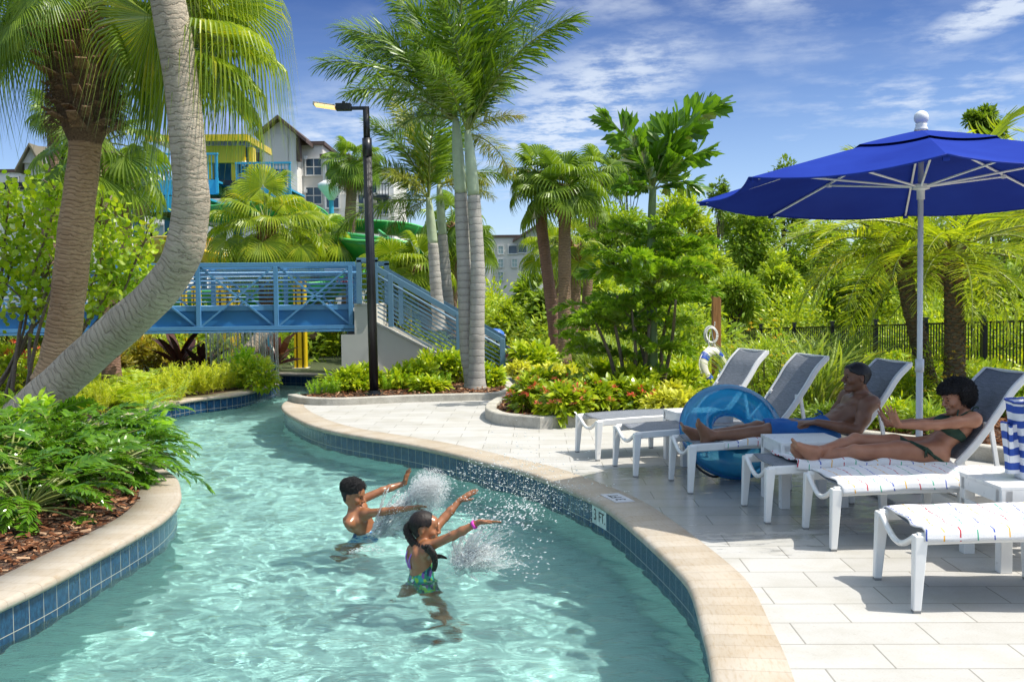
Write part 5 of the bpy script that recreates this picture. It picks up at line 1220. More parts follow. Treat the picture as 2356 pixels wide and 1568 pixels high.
# --- striped tote bag
k = Mat('bag_stripes'); sx = k.node('ShaderNodeSeparateXYZ', {0: k.node('ShaderNodeTexCoord').outputs['UV']})
st_ = k.math('GREATER_THAN', k.math('FRACT', k.math('DIVIDE', sx.outputs[1], .088)), .5)
nz = k.noise(k.coord(), 220, 2)
k.set(color=k.mix(st_, (.74, .75, .78), (.025, .075, .36)), rough=.8).bump(nz.outputs[0], .4, .002); m_bag = k.m
def tote_bag(loc):
    t = thing('tote_bag', 'blue and white striped canvas tote bag standing on a white table', 'tote bag', loc)
    def shell(w0, w1, d0, d1, h, seed, off=(0, 0, 0), mod=1.0, v0=0.0):
        r_ = np.random.default_rng(seed); n, m = 72, 34; g = G()
        th = np.linspace(0, 2 * np.pi, n, endpoint=False); zz = np.linspace(0, h, m)
        rows = []
        for z in zz:
            f = z / h; w = w0 + (w1 - w0) * f; d = d0 + (d1 - d0) * f
            c, s_ = np.cos(th), np.sin(th); ex = .45
            x = np.sign(c) * np.abs(c) ** ex * w; y = np.sign(s_) * np.abs(s_) ** ex * d
            fold = .016 * mod * np.sin(th * 5 + 1.3 * np.sin(z * 9 + seed) + seed) * f + .008 * mod * np.sin(th * 11 + z * 14) * f
            rows.append(np.c_[x * (1 + fold / w), y * (1 + fold * 2.2 / d), z + .012 * f * np.sin(th * 3 + seed)])
        V = np.stack(rows); i = np.arange(m - 1)[:, None]; j = np.arange(n)[None]; jn = (j + 1) % n
        F = np.stack([i * n + j, i * n + jn, (i + 1) * n + jn, (i + 1) * n + j], -1).reshape(-1, 4)
        uv = np.stack([np.broadcast_to(th, (m, n)), np.broadcast_to(zz[:, None] + v0, (m, n))], -1).reshape(-1, 2)
        g.add(V.reshape(-1, 3) + np.array(off), F, 0, uv); g.add(V[0] + np.array(off), np.arange(n)[::-1][None])
        return g, V
    g, V = shell(.19, .205, .085, .11, .46, 2); b = g.build('bag_body', m_bag, t, smooth=True)
    s = b.modifiers.new('thick', 'SOLIDIFY'); s.thickness = .004
    g = G(); g.tube(V[-1], .007, 8, closed=True); g.build('rim', plain('navy_trim', (.02, .05, .26), .6), t, smooth=True)
    g, _ = shell(.05, .06, .03, .035, .30, 5, (-.205, .02, .03), .6, .02); p = g.build('side_pocket', m_bag, t, smooth=True)
    for s_ in (-1, 1):
        g = G(); a = np.linspace(0, np.pi, 16)
        g.tube(np.c_[-.08 * np.cos(a), np.full(16, s_ * .10), .44 + .06 * np.sin(a) - .10 * (1 - np.sin(a))], .008, 8); g.build('handle', m_white, t, smooth=True)
    return t
tote = tote_bag((3.20, 5.93, .502)); tote.rotation_euler = (0, 0, R(4))

# --- parasol
k = Mat('royal_canvas'); nz = k.noise(k.coord(), 400, 2); n2 = k.noise(k.coord(), 1.6, 4)
k.n.remove(k.b)
bcol = k.ramp(n2.outputs[0], [(.3, (.014, .034, .27)), (.7, (.020, .050, .35))])
bmp = k.node('ShaderNodeBump', {'Height': nz.outputs[0], 'Strength': .3, 'Distance': .002})
df = k.node('ShaderNodeBsdfDiffuse', {'Color': bcol, 'Normal': bmp.outputs[0]}); tl = k.node('ShaderNodeBsdfTranslucent', {'Color': (.002, .006, .05, 1)})
gls = k.node('ShaderNodeBsdfGlossy', {'Roughness': .5, 'Color': (.5, .5, .6, 1)})
m1 = k.node('ShaderNodeMixShader', {0: .13, 1: df.outputs[0], 2: tl.outputs[0]}); m2 = k.node('ShaderNodeMixShader', {0: .025, 1: m1.outputs[0], 2: gls.outputs[0]})
k.l.new(m2.outputs[0], k.out.inputs[0]); m_canvas = k.m
def parasol():
    bx, by = 3.185, 7.80
    t = thing('parasol', 'open royal blue parasol on a white pole over the reclining couple', 'parasol', (bx, by, 0))
    Rr, hub, top, rim = 1.72, 2.44, 2.86, 2.40
    a0 = R(252.5)                                            # first corner
    tilt = rotx(R(-1.9))
    ang = [a0 - k_ * math.pi / 4 for k_ in range(8)]
    def cor(a, r, z): return np.array([math.cos(a) * r, math.sin(a) * r, z])
    def tl_(v): v = np.asarray(v, float); c = np.array([0, 0, top]); return (v - c) @ tilt.T + c
    # canopy: eight curved gores, sagging between the ribs
    def prof(f): return top - (top - rim) * (f ** 1.12) - .04 * f * (1 - f)
    def gores(r0, r1, lift, nu=12, nv=14, flare=0.0):
        g = G()
        for q in range(8):
            a, b = ang[q], ang[(q + 1) % 8]
            V = []
            for i in range(nv + 1):
                f = (r0 + (r1 - r0) * i / nv) / Rr
                pa, pb = cor(a, Rr * f, prof(f)), cor(b, Rr * f, prof(f))
                for j in range(nu + 1):
                    s_ = j / nu; p = pa * (1 - s_) + pb * s_
                    bow = 4 * s_ * (1 - s_)
                    p[2] -= .045 * f * bow + .004 * bow * math.sin(17 * f + q * 2) * f
                    p[:2] *= 1 - .045 * bow * f * f
                    p[2] += lift + flare * i / nv
                    V.append(p)
            i = np.arange(nv)[:, None]; j = np.arange(nu)[None]; n_ = nu + 1
            F = np.stack([i * n_ + j, i * n_ + j + 1, (i + 1) * n_ + j + 1, (i + 1) * n_ + j], -1).reshape(-1, 4)
            g.add(tl_(np.array(V)), F)
        return g
    c = gores(.10, Rr, 0).build('canopy', m_canvas, t, smooth=True)
    gores(.06, .66, .014, flare=.006).build('vent', m_canvas, c, smooth=True)
    g = G()
    for q in range(8):                                        # narrow valance hem
        a, b = ang[q], ang[(q + 1) % 8]
        pts = []
        for s_ in np.linspace(0, 1, 13):
            p = cor(a, Rr, rim) * (1 - s_) + cor(b, Rr, rim) * s_; bow = 4 * s_ * (1 - s_); p[2] -= .045 * bow; p[:2] *= 1 - .045 * bow; pts.append(tl_(p))
        g.tube(pts, .007, 6)
    g.build('hem', m_canvas, c, smooth=True)
    for q in range(8):
        g = G(); pts = [tl_(cor(ang[q], Rr * f, prof(f) - .022)) for f in np.linspace(.04, .985, 10)]; g.tube(pts, .0095, 8); rb_ = g.build('rib', m_white, t, smooth=True)
        g = G(); pj = tl_(cor(ang[q], Rr * .56, prof(.56) - .035)); g.tube([cor(ang[q], .05, hub), pj], .0085, 8); g.box(pj, (.03, .03, .03), rotz(ang[q])); g.build('strut', m_white, rb_)
        G().box(tl_(cor(ang[q], Rr * .975, rim - .016)), (.05, .04, .03), rotz(ang[q])).build('pocket', m_canvas, rb_)
    g = G(); g.lathe((0, 0, 0), [(.026, .05), (.026, 1.02), (.0, 1.02)], 20); g.lathe((0, 0, 0), [(.0, 1.0), (.033, 1.0), (.033, 1.10), (.0, 1.10)], 20)
    g.lathe((0, 0, 0), [(.021, 1.1), (.021, 2.85), (0, 2.85)], 20); g.build('pole', m_white, t, smooth=True)
    g = G(); g.lathe((0, 0, hub), [(.0, -.10), (.030, -.10), (.030, -.03), (.066, -.02), (.066, .015), (.03, .022), (.0, .022)], 20); g.build('runner', m_white, t)
    g = G(); a = np.linspace(-1.2, 1.57, 12)
    g.lathe((0, 0, top + .01), [(0, 0), (.052, .0), (.05, .012), (.040, .035), (.044, .05), (.036, .055)] + [(.055 * math.cos(x), .098 + .055 * math.sin(x)) for x in a], 24); g.build('finial', m_white, t, smooth=True)
    g = G(); g.box((0, 0, .022), (.62, .62, .044)); g.lathe((0, 0, 0), [(.05, .044), (.045, .3), (.028, .31)], 16); g.build('base', plain('base_grey', (.42, .42, .41), .5), t, bevel=.008)
    return t
parasol()

# --- blue transparent swim ring
k = Mat('blue_vinyl'); k.n.remove(k.b)
nz = k.noise(k.coord(), 5, 3)
bmp = k.node('ShaderNodeBump', {'Height': nz.outputs[0], 'Strength': .25, 'Distance': .02})
tr = k.node('ShaderNodeBsdfTransparent', {'Color': (.46, .85, 1.0, 1)})
df = k.node('ShaderNodeBsdfDiffuse', {'Color': (.04, .50, .98, 1)}); tls = k.node('ShaderNodeBsdfTranslucent', {'Color': (.03, .58, 1.0, 1)})
dt = k.node('ShaderNodeMixShader', {0: .6, 1: df.outputs[0], 2: tls.outputs[0]})
lw = k.node('ShaderNodeLayerWeight', {'Blend': .35})
m1 = k.node('ShaderNodeMixShader', {0: k.math('ADD', k.math('MULTIPLY', lw.outputs['Facing'], .45), .50), 1: tr.outputs[0], 2: dt.outputs[0]})
gls = k.node('ShaderNodeBsdfGlossy', {'Roughness': .12, 'Normal': bmp.outputs[0]}); fr = k.node('ShaderNodeFresnel', {'IOR': 1.5, 'Normal': bmp.outputs[0]})
m2 = k.node('ShaderNodeMixShader', {0: fr.outputs[0], 1: m1.outputs[0], 2: gls.outputs[0]})
k.l.new(m2.outputs[0], k.out.inputs[0]); m_vinyl = k.m
k2_ = Mat('blue_seam'); k2_.set(color=(.01, .10, .42), rough=.3); m_seam = k2_.m
def swim_ring(loc, tilt, yaw):
    t = thing('swim_ring', 'see-through blue inflatable swim ring leaning on a lounger', 'swim ring', loc, yaw)
    MR, mr = .318, .147
    Rt = rotx(math.pi / 2 - tilt)
    cz = np.array([0, 0, 0.0])
    def tor(u, w, rr=1.0): return np.stack([(MR + mr * rr * np.cos(w)) * np.cos(u), (MR + mr * rr * np.cos(w)) * np.sin(u), mr * rr * np.sin(w)], -1)
    n, m = 120, 44; u = np.linspace(0, 2 * np.pi, n, endpoint=False); w = np.linspace(0, 2 * np.pi, m, endpoint=False)
    U, W_ = np.meshgrid(u, w, indexing='ij'); V = tor(U, W_)
    pinch = 1 + .012 * np.sin(U * 17 + 2 * np.sin(U * 3)) * np.exp(-(((W_ - np.pi + np.pi) % (2 * np.pi) - np.pi) / .6) ** 2)
    V = V * pinch[..., None]
    i = np.arange(n)[:, None]; j = np.arange(m)[None]; ip, jp = (i + 1) % n, (j + 1) % m
    F = np.stack([i * m + j, ip * m + j, ip * m + jp, i * m + jp], -1).reshape(-1, 4)
    V = V.reshape(-1, 3) @ Rt.T
    dz = -V[:, 2].min(); V[:, 2] += dz
    g = G(); g.add(V, F); g.build('ring', m_vinyl, t, smooth=True)
    for ww, nm in ((0.0, 'outer_seam'), (math.pi, 'inner_seam')):
        g = G(); p = tor(u, np.full(n, ww), 1.006) @ Rt.T; p[:, 2] += dz; g.tube(p, .004, 6, closed=True); g.build(nm, m_seam, t, smooth=True)
    for aa in (R(232), R(50)):
        g = G(); s_ = np.linspace(-1, 1, 14); uu = aa + s_ * .26; p = tor(uu, np.full(14, -.25), 1.0)
        nn = tor(uu, np.full(14, -.25), 1.2) - p; p = p + nn * (.9 * (1 - s_ ** 4))[:, None]; p = p @ Rt.T; p[:, 2] += dz
        g.tube(p, .011, 8); g.build('handle', plain('black_handle', (.01, .012, .016), .4), t, smooth=True)
    return t
swim_ring((1.955, 8.90, 0), R(36), R(4))
# ================================================================ people: one continuous surface each, grown from smooth-blended tapered limbs
class Body:
    def __init__(s, h, lo, hi):
        s.h = h; s.lo = np.asarray(lo, float); s.n = np.ceil((np.asarray(hi) - s.lo) / h).astype(int) + 1
        s.d = np.full(s.n, .25, np.float32)
    def _win(s, lo, hi, m):
        a = np.maximum(0, np.floor((np.minimum(lo, hi) - m - s.lo) / s.h).astype(int)); b = np.minimum(s.n, np.ceil((np.maximum(lo, hi) + m - s.lo) / s.h).astype(int) + 1)
        if np.any(b <= a): return None
        sl = tuple(slice(i, j) for i, j in zip(a, b))
        g = np.stack(np.meshgrid(*[s.lo[i] + s.h * np.arange(a[i], b[i]) for i in range(3)], indexing='ij'), -1)
        return sl, g
    def _blend(s, sl, d, k, mode):
        o = s.d[sl]
        if mode == 'sub': d = -d; h = np.clip(.5 - .5 * (o - d) / k, 0, 1) if k else 0; s.d[sl] = (o + (d - o) * h + k * h * (1 - h)) if k else np.maximum(o, d); return
        if k <= 0: s.d[sl] = np.minimum(o, d); return
        h = np.clip(.5 + .5 * (o - d) / k, 0, 1); s.d[sl] = o + (d - o) * h - k * h * (1 - h)
    def cone(s, a, b, r1, r2, k=.02, mode='add', flat=None):
        a, b = np.asarray(a, float), np.asarray(b, float); w = s._win(a, b, max(r1, r2) + k * 2 + .012)
        if w is None: return s
        sl, g = w; ba = b - a; l2 = ba @ ba
        if l2 < 1e-9: d = np.linalg.norm(g - a, axis=-1) - r1
        else:
            rr = r1 - r2; a2 = max(l2 - rr * rr, 1e-9); il2 = 1 / l2; pa = g - a; y = pa @ ba; z = y - l2
            q = pa * l2 - y[..., None] * ba; x2 = (q * q).sum(-1); y2 = y * y * l2; z2 = z * z * l2
            kk = np.sign(rr) * rr * rr * x2
            d = (np.sqrt(np.maximum(x2 * a2 * il2, 0)) + y * rr) * il2 - r1
            c1 = np.sign(z) * a2 * z2 > kk; c2 = np.sign(y) * a2 * y2 < kk
            d = np.where(c2, np.sqrt(x2 + y2) * il2 - r1, d); d = np.where(c1, np.sqrt(x2 + z2) * il2 - r2, d)
        s._blend(sl, d.astype(np.float32), k, mode); return s
    def chain(s, pts, rad, k=.02):
        for i in range(len(pts) - 1): s.cone(pts[i], pts[i + 1], rad[i], rad[i + 1], k)
        return s
    def ell(s, c, r, Rm=None, k=.02, mode='add'):
        c, r = np.asarray(c, float), np.asarray(r, float); w = s._win(c - r.max(), c + r.max(), k * 2 + .012)
        if w is None: return s
        sl, g = w; p = g - c
        if Rm is not None: p = p @ np.asarray(Rm)
        k0 = np.linalg.norm(p / r, axis=-1); k1 = np.linalg.norm(p / (r * r), axis=-1) + 1e-9
        s._blend(sl, (k0 * (k0 - 1) / k1).astype(np.float32), k, mode); return s
    def points(s):
        return np.stack(np.meshgrid(*[s.lo[i] + s.h * np.arange(s.n[i]) for i in range(3)], indexing='ij'), -1)

def surf_nets(d, lo, h):
    neg = d < 0; c = [neg[i:neg.shape[0] - 1 + i, j:neg.shape[1] - 1 + j, k_:neg.shape[2] - 1 + k_] for i in (0, 1) for j in (0, 1) for k_ in (0, 1)]
    su = sum(x.astype(np.int8) for x in c); act = (su > 0) & (su < 8); I = np.argwhere(act)
    if len(I) == 0: return np.zeros((0, 3)), np.zeros((0, 4), int)
    idx = np.full(act.shape, -1, np.int64); idx[act] = np.arange(len(I))
    offs = [(i, j, k_) for i in (0, 1) for j in (0, 1) for k_ in (0, 1)]
    vals = np.stack([d[I[:, 0] + o[0], I[:, 1] + o[1], I[:, 2] + o[2]] for o in offs], 1)
    acc = np.zeros((len(I), 3)); cnt = np.zeros(len(I))
    for p in range(8):
        for q in range(p + 1, 8):
            if sum(abs(offs[p][m] - offs[q][m]) for m in range(3)) != 1: continue
            va, vb = vals[:, p], vals[:, q]; m = (va < 0) != (vb < 0)
            t = np.where(m, va / np.where(m, va - vb, 1), 0)
            pos = np.array(offs[p])[None] + t[:, None] * (np.array(offs[q]) - np.array(offs[p]))[None]
            acc += np.where(m[:, None], pos, 0); cnt += m
    V = lo + h * (I + acc / cnt[:, None]); Fs = []
    for ax in range(3):
        sl0 = [slice(None)] * 3; sl1 = [slice(None)] * 3; sl0[ax] = slice(0, -1); sl1[ax] = slice(1, None)
        a, b = neg[tuple(sl0)], neg[tuple(sl1)]; cr = a != b
        E = np.argwhere(cr); u, v = (ax + 1) % 3, (ax + 2) % 3
        ok = (E[:, u] > 0) & (E[:, v] > 0) & (E[:, u] < d.shape[u] - 1) & (E[:, v] < d.shape[v] - 1); E = E[ok]
        def cell(du, dv):
            C_ = E.copy(); C_[:, u] += du; C_[:, v] += dv; return idx[C_[:, 0], C_[:, 1], C_[:, 2]]
        Fq = np.stack([cell(-1, -1), cell(0, -1), cell(0, 0), cell(-1, 0)], 1)
        fl = a[E[:, 0], E[:, 1], E[:, 2]]; Fq[~fl] = Fq[~fl][:, ::-1]
        Fs.append(Fq)
    F = np.concatenate(Fs); return V, F[(F >= 0).all(1)]
def relax(V, F, it=2, lam=.5):
    for _ in range(it):
        acc = np.zeros_like(V); cnt = np.zeros(len(V))
        for i in range(4):
            a, b = F[:, i], F[:, (i + 1) % 4]; np.add.at(acc, a, V[b]); np.add.at(cnt, a, 1); np.add.at(acc, b, V[a]); np.add.at(cnt, b, 1)
        V = V + lam * (acc / np.maximum(cnt, 1)[:, None] - V)
    return V
def build_sdf(d, lo, h, name, mat, parent, it=2):
    V, F = surf_nets(d, lo, h)
    if len(V) == 0: return None
    V = relax(V, F, it); g = G(); g.add(V, F); o = g.build(name, mat, parent, smooth=True)
    return o
def skin_mat(name, c, hi, rough=.42, spec=.42):
    k = Mat(name); v = k.coord(); n1 = k.noise(v, 7, 4); n2 = k.noise(v, 320, 3, .6)
    k.set(color=k.ramp(n1.outputs[0], [(.3, c), (.72, hi)]), rough=rough, spec=spec).bump(n2.outputs[0], .12, .002); return k.m

def hand(B, wrist, palm_dir, normal, thumb_side, size=1.0, curl=.25, spread=.12, k=.006, curls=None):
    """palm and five fingers; palm_dir = wrist to knuckles, normal = out of the palm side, thumb_side = towards the thumb"""
    f = unit(palm_dir); n_ = unit(np.asarray(normal, float) - f * (np.asarray(normal, float) @ f)); t = unit(np.asarray(thumb_side, float) - f * (np.asarray(thumb_side, float) @ f)); t = unit(t - n_ * (t @ n_))
    w = np.asarray(wrist, float); S = size
    for q in (-1.5, -.5, .5, 1.5):                       # palm: four metacarpals
        B.cone(w + t * q * .010 * S, w + f * .088 * S + t * q * .0195 * S, .017 * S, .0125 * S, k * 1.6)
    B.ell(w + f * .04 * S + t * .028 * S + n_ * .008 * S, (.016 * S, .016 * S, .016 * S), None, .012 * S)
    tips = []
    for i, (q, L, r0) in enumerate(((1.5, .074, .0098), (.5, .083, .0102), (-.5, .077, .0097), (-1.5, .060, .0086))):
        b = w + f * (.090 - .006 * abs(q)) * S + t * q * .0200 * S
        d = unit(f + t * q * spread); cu = curl if curls is None else curls[i]; p = b
        for j, fr in enumerate((.45, .31, .24)):
            d = unit(d * math.cos(cu) + n_ * math.sin(cu)); e = p + d * L * fr * S
            B.cone(p, e, r0 * S * (1 - .11 * j), r0 * S * (.89 - .11 * j), .003); p = e
        tips.append(p)
    b = w + f * .022 * S + t * .026 * S; d = unit(f * .70 + t * .72 + n_ * .22); e = b + d * .042 * S
    B.cone(b, e, .0155 * S, .0115 * S, .010 * S); d2 = unit(d * .8 + f * .5); e2 = e + d2 * .034 * S; B.cone(e, e2, .0112 * S, .0098 * S, .004)
    e3 = e2 + unit(d2 * .85 + f * .4) * .026 * S; B.cone(e2, e3, .0098 * S, .0078 * S, .004)
    return tips
def foot(B, ankle, toe_dir, up, size=1.0, side=1):
    f = unit(toe_dir); u = unit(np.asarray(up, float) - f * (np.asarray(up, float) @ f)); s_ = np.cross(f, u) * side; a = np.asarray(ankle, float); S = size
    heel = a - u * .062 * S - f * .045 * S
    B.ell(heel, (.036 * S, .036 * S, .036 * S), None, .03)
    B.cone(a, heel, .040 * S, .034 * S, .03); ball = a - u * .068 * S + f * .125 * S
    B.cone(a + f * .01 * S, ball + s_ * .018 * S, .038 * S, .025 * S, .03); B.cone(a, ball - s_ * .022 * S, .034 * S, .020 * S, .03); B.cone(heel, ball, .030 * S, .024 * S, .03)
    for i, (q, L, r0) in enumerate(((.033, .052, .0135), (.011, .046, .0095), (-.006, .041, .009), (-.021, .035, .0085), (-.034, .028, .008))):
        b = ball + s_ * q * S + f * .006 * S - u * .004 * S; e = b + unit(f + u * .12) * L * S; B.cone(b, e, r0 * S * 1.05, r0 * S, .008)
    return heel, ball
def head(B, c, face, up, S=1.0, smile=.3, female=False, child=False):
    """c = centre of the skull; returns the head frame (x forward, y left, z up)"""
    f = unit(face); u = unit(np.asarray(up, float) - f * (np.asarray(up, float) @ f)); l = np.cross(u, f); Rm = np.stack([f, l, u], 1)
    p = lambda x, y, z: np.asarray(c) + Rm @ (np.array([x, y, z]) * S)
    jw = .052 if not female else .046; dz = 0.0
    B.ell(p(-.012, 0, .022), np.array([.098, .076, .090]) * S, Rm, .01)
    B.ell(p(.022, 0, -.022), np.array([.068, .064, .082]) * S, Rm, .03 * S)
    B.cone(p(-.03, .045, -.05), p(.060, .018, -.104), .026 * S, .020 * S, .03 * S); B.cone(p(-.03, -.045, -.05), p(.060, -.018, -.104), .026 * S, .020 * S, .03 * S)
    B.ell(p(.076, 0, -.104), np.array([.022, .024, .019]) * S, Rm, .022 * S)
    B.ell(p(.070, .0, .044), np.array([.030, .055, .036]) * S, Rm, .03 * S)
    B.cone(p(.083, .040, .016), p(.092, .012, .018), .010 * S, .009 * S, .014 * S); B.cone(p(.083, -.040, .016), p(.092, -.012, .018), .010 * S, .009 * S, .014 * S)   # brow
    for y in (.034, -.034): B.ell(p(.098, y, -.004), np.array([.020, .020, .013]) * S, Rm, .010 * S, 'sub')
    for y in (.033, -.033): B.ell(p(.078, y, -.004), np.array([.0145, .0150, .0135]) * S, Rm, .004 * S)
    B.cone(p(.096, 0, .006), p(.118, 0, -.034), .008 * S, .013 * S, .010 * S)
    for y in (.013, -.013): B.ell(p(.106, y, -.037), np.array([.012, .010, .009]) * S, Rm, .006 * S)
    for y in (.042, -.042): B.ell(p(.066, y, -.034), np.array([.026, .024, .024]) * S, Rm, .018 * S)     # cheeks
    B.ell(p(.086, 0, -.066), np.array([.020, .030, .022]) * S, Rm, .014 * S)
    B.cone(p(.094, .020, -.060), p(.101, 0, -.058), .0062 * S, .0072 * S, .005 * S); B.cone(p(.094, -.020, -.060), p(.101, 0, -.058), .0062 * S, .0072 * S, .005 * S)
    mo = .009 + .014 * smile
    B.cone(p(.090, .019, -.066 - mo), p(.098, 0, -.070 - mo), .0062 * S, .0082 * S, .005 * S); B.cone(p(.090, -.019, -.066 - mo), p(.098, 0, -.070 - mo), .0062 * S, .0082 * S, .005 * S)
    if smile > 0: B.ell(p(.104, 0, -.064 - mo * .5), np.array([.022, .033, .004 + .0105 * smile]) * S, Rm, .003 * S, 'sub')
    for y in (1, -1):
        B.ell(p(-.014, y * .078, -.012), np.array([.018, .0085, .029]) * S, Rm @ rotx(.0) @ rotz(y * .35), .006 * S)
        B.ell(p(-.008, y * .088, -.008), np.array([.009, .006, .016]) * S, Rm, .004 * S, 'sub')
    return p, Rm
def face_bits(par, p, Rm, S, smile, brow=(.008, .006, .005), closed=False, lip=(.20, .07, .06)):
    m_t = FACE['teeth']; m_e = FACE['eye']
    for y in (.033, -.033):
        g = G(); V, F = ICO2; g.add((V * np.array([.0055, .0105, .0036 if closed else .0052]) * S) @ Rm.T + p(.0905, y, -.0045), F)
        g.build('eye', m_e, par, smooth=True)
        g = G(); a = np.linspace(-1, 1, 9)
        g.tube(np.array([p(.097 - .012 * abs(x + (.2 if y > 0 else -.2)), y + x * .017, .0175 - .006 * x * x + .002 * (x if y < 0 else -x)) for x in a]), .0034 * S * (1.1 - .5 * a ** 2), 6)
        g.build('eyebrow', FACE['brow'], par, smooth=True)
    if smile > 0:
        mo = .009 + .014 * smile; g = G(); a = np.linspace(-1, 1, 13); V = []
        for x in a:
            for z in (0, 1): V.append(p(.1005 - .019 * x * x, x * .027, -.0585 - z * (.006 + .006 * smile) * (1 - .5 * x * x) + .005 * x * x))
        i = np.arange(12); g.add(np.array(V), np.stack([2 * i, 2 * i + 1, 2 * i + 3, 2 * i + 2], 1)); o = g.build('teeth', m_t, par, smooth=True)
        s = o.modifiers.new('thick', 'SOLIDIFY'); s.thickness = .004; s.offset = -1
        g = G(); V = []
        g.tube(np.array([p(.089 - .014 * x * x, x * .020, -.0675 - mo + .006 * x * x) for x in a]), np.array([.0058 * (1 - .7 * x * x) for x in a]) * S, 8); g.build('lower_lip', FACE['lip'], par, smooth=True)
FACE = dict(teeth=plain('tooth', (.80, .78, .72), .25), eye=plain('eye_dark', (.012, .008, .006), .12), brow=plain('brow_hair', (.010, .007, .006), .7), lip=plain('lip', (.16, .05, .045), .4))
m_hair = plain('black_hair', (.010, .009, .010), .55, var=.3, scale=200, bump=.5, bscale=300)
def curls(par, pts, nrm, size, name='hair', mat=None, turns=2.2, n=10, jit=.5, rad=.0016):
    """many short spiral locks growing from the scalp"""
    mat = mat or m_hair; g = G()
    r_ = np.random.default_rng(11)
    for q, nn in zip(pts, nrm):
        nn = unit(nn + r_.normal(0, jit, 3)); a = np.array([.3, .5, .8]); x = unit(np.cross(nn, a)); y = np.cross(nn, x); t = np.linspace(0, 1, n); ph = r_.uniform(0, 6.28); L = size * r_.uniform(.6, 1.25); w = size * .24
        c = q + nn * (t * L)[:, None] + x * (w * np.cos(ph + turns * 6.28 * t) * (.3 + t))[:, None] + y * (w * np.sin(ph + turns * 6.28 * t) * (.3 + t))[:, None]
        g.tube(c, rad * (1.15 - .5 * t), 4, cap=False)
    return g.build(name, mat, par, smooth=True)
def shell_pts(B, cond, n, h_off=0.0, seed=5):
    """points and normals on the body surface where cond(points) holds"""
    V, F = surf_nets(B.d, B.lo, B.h); V = relax(V, F, 1); m = cond(V); V_ = V[m]
    gi = [np.clip(((V_ - B.lo) / B.h).astype(int)[:, i], 1, B.n[i] - 2) for i in range(3)]
    N = np.stack([B.d[tuple(gi[j] + (1 if j == ax else 0) for j in range(3))] - B.d[tuple(gi[j] - (1 if j == ax else 0) for j in range(3))] for ax in range(3)], 1)
    N = unit(N); r_ = np.random.default_rng(seed); s = r_.integers(0, len(V_), n); return V_[s] + r_.normal(0, B.h * .4, (n, 3)), N[s]
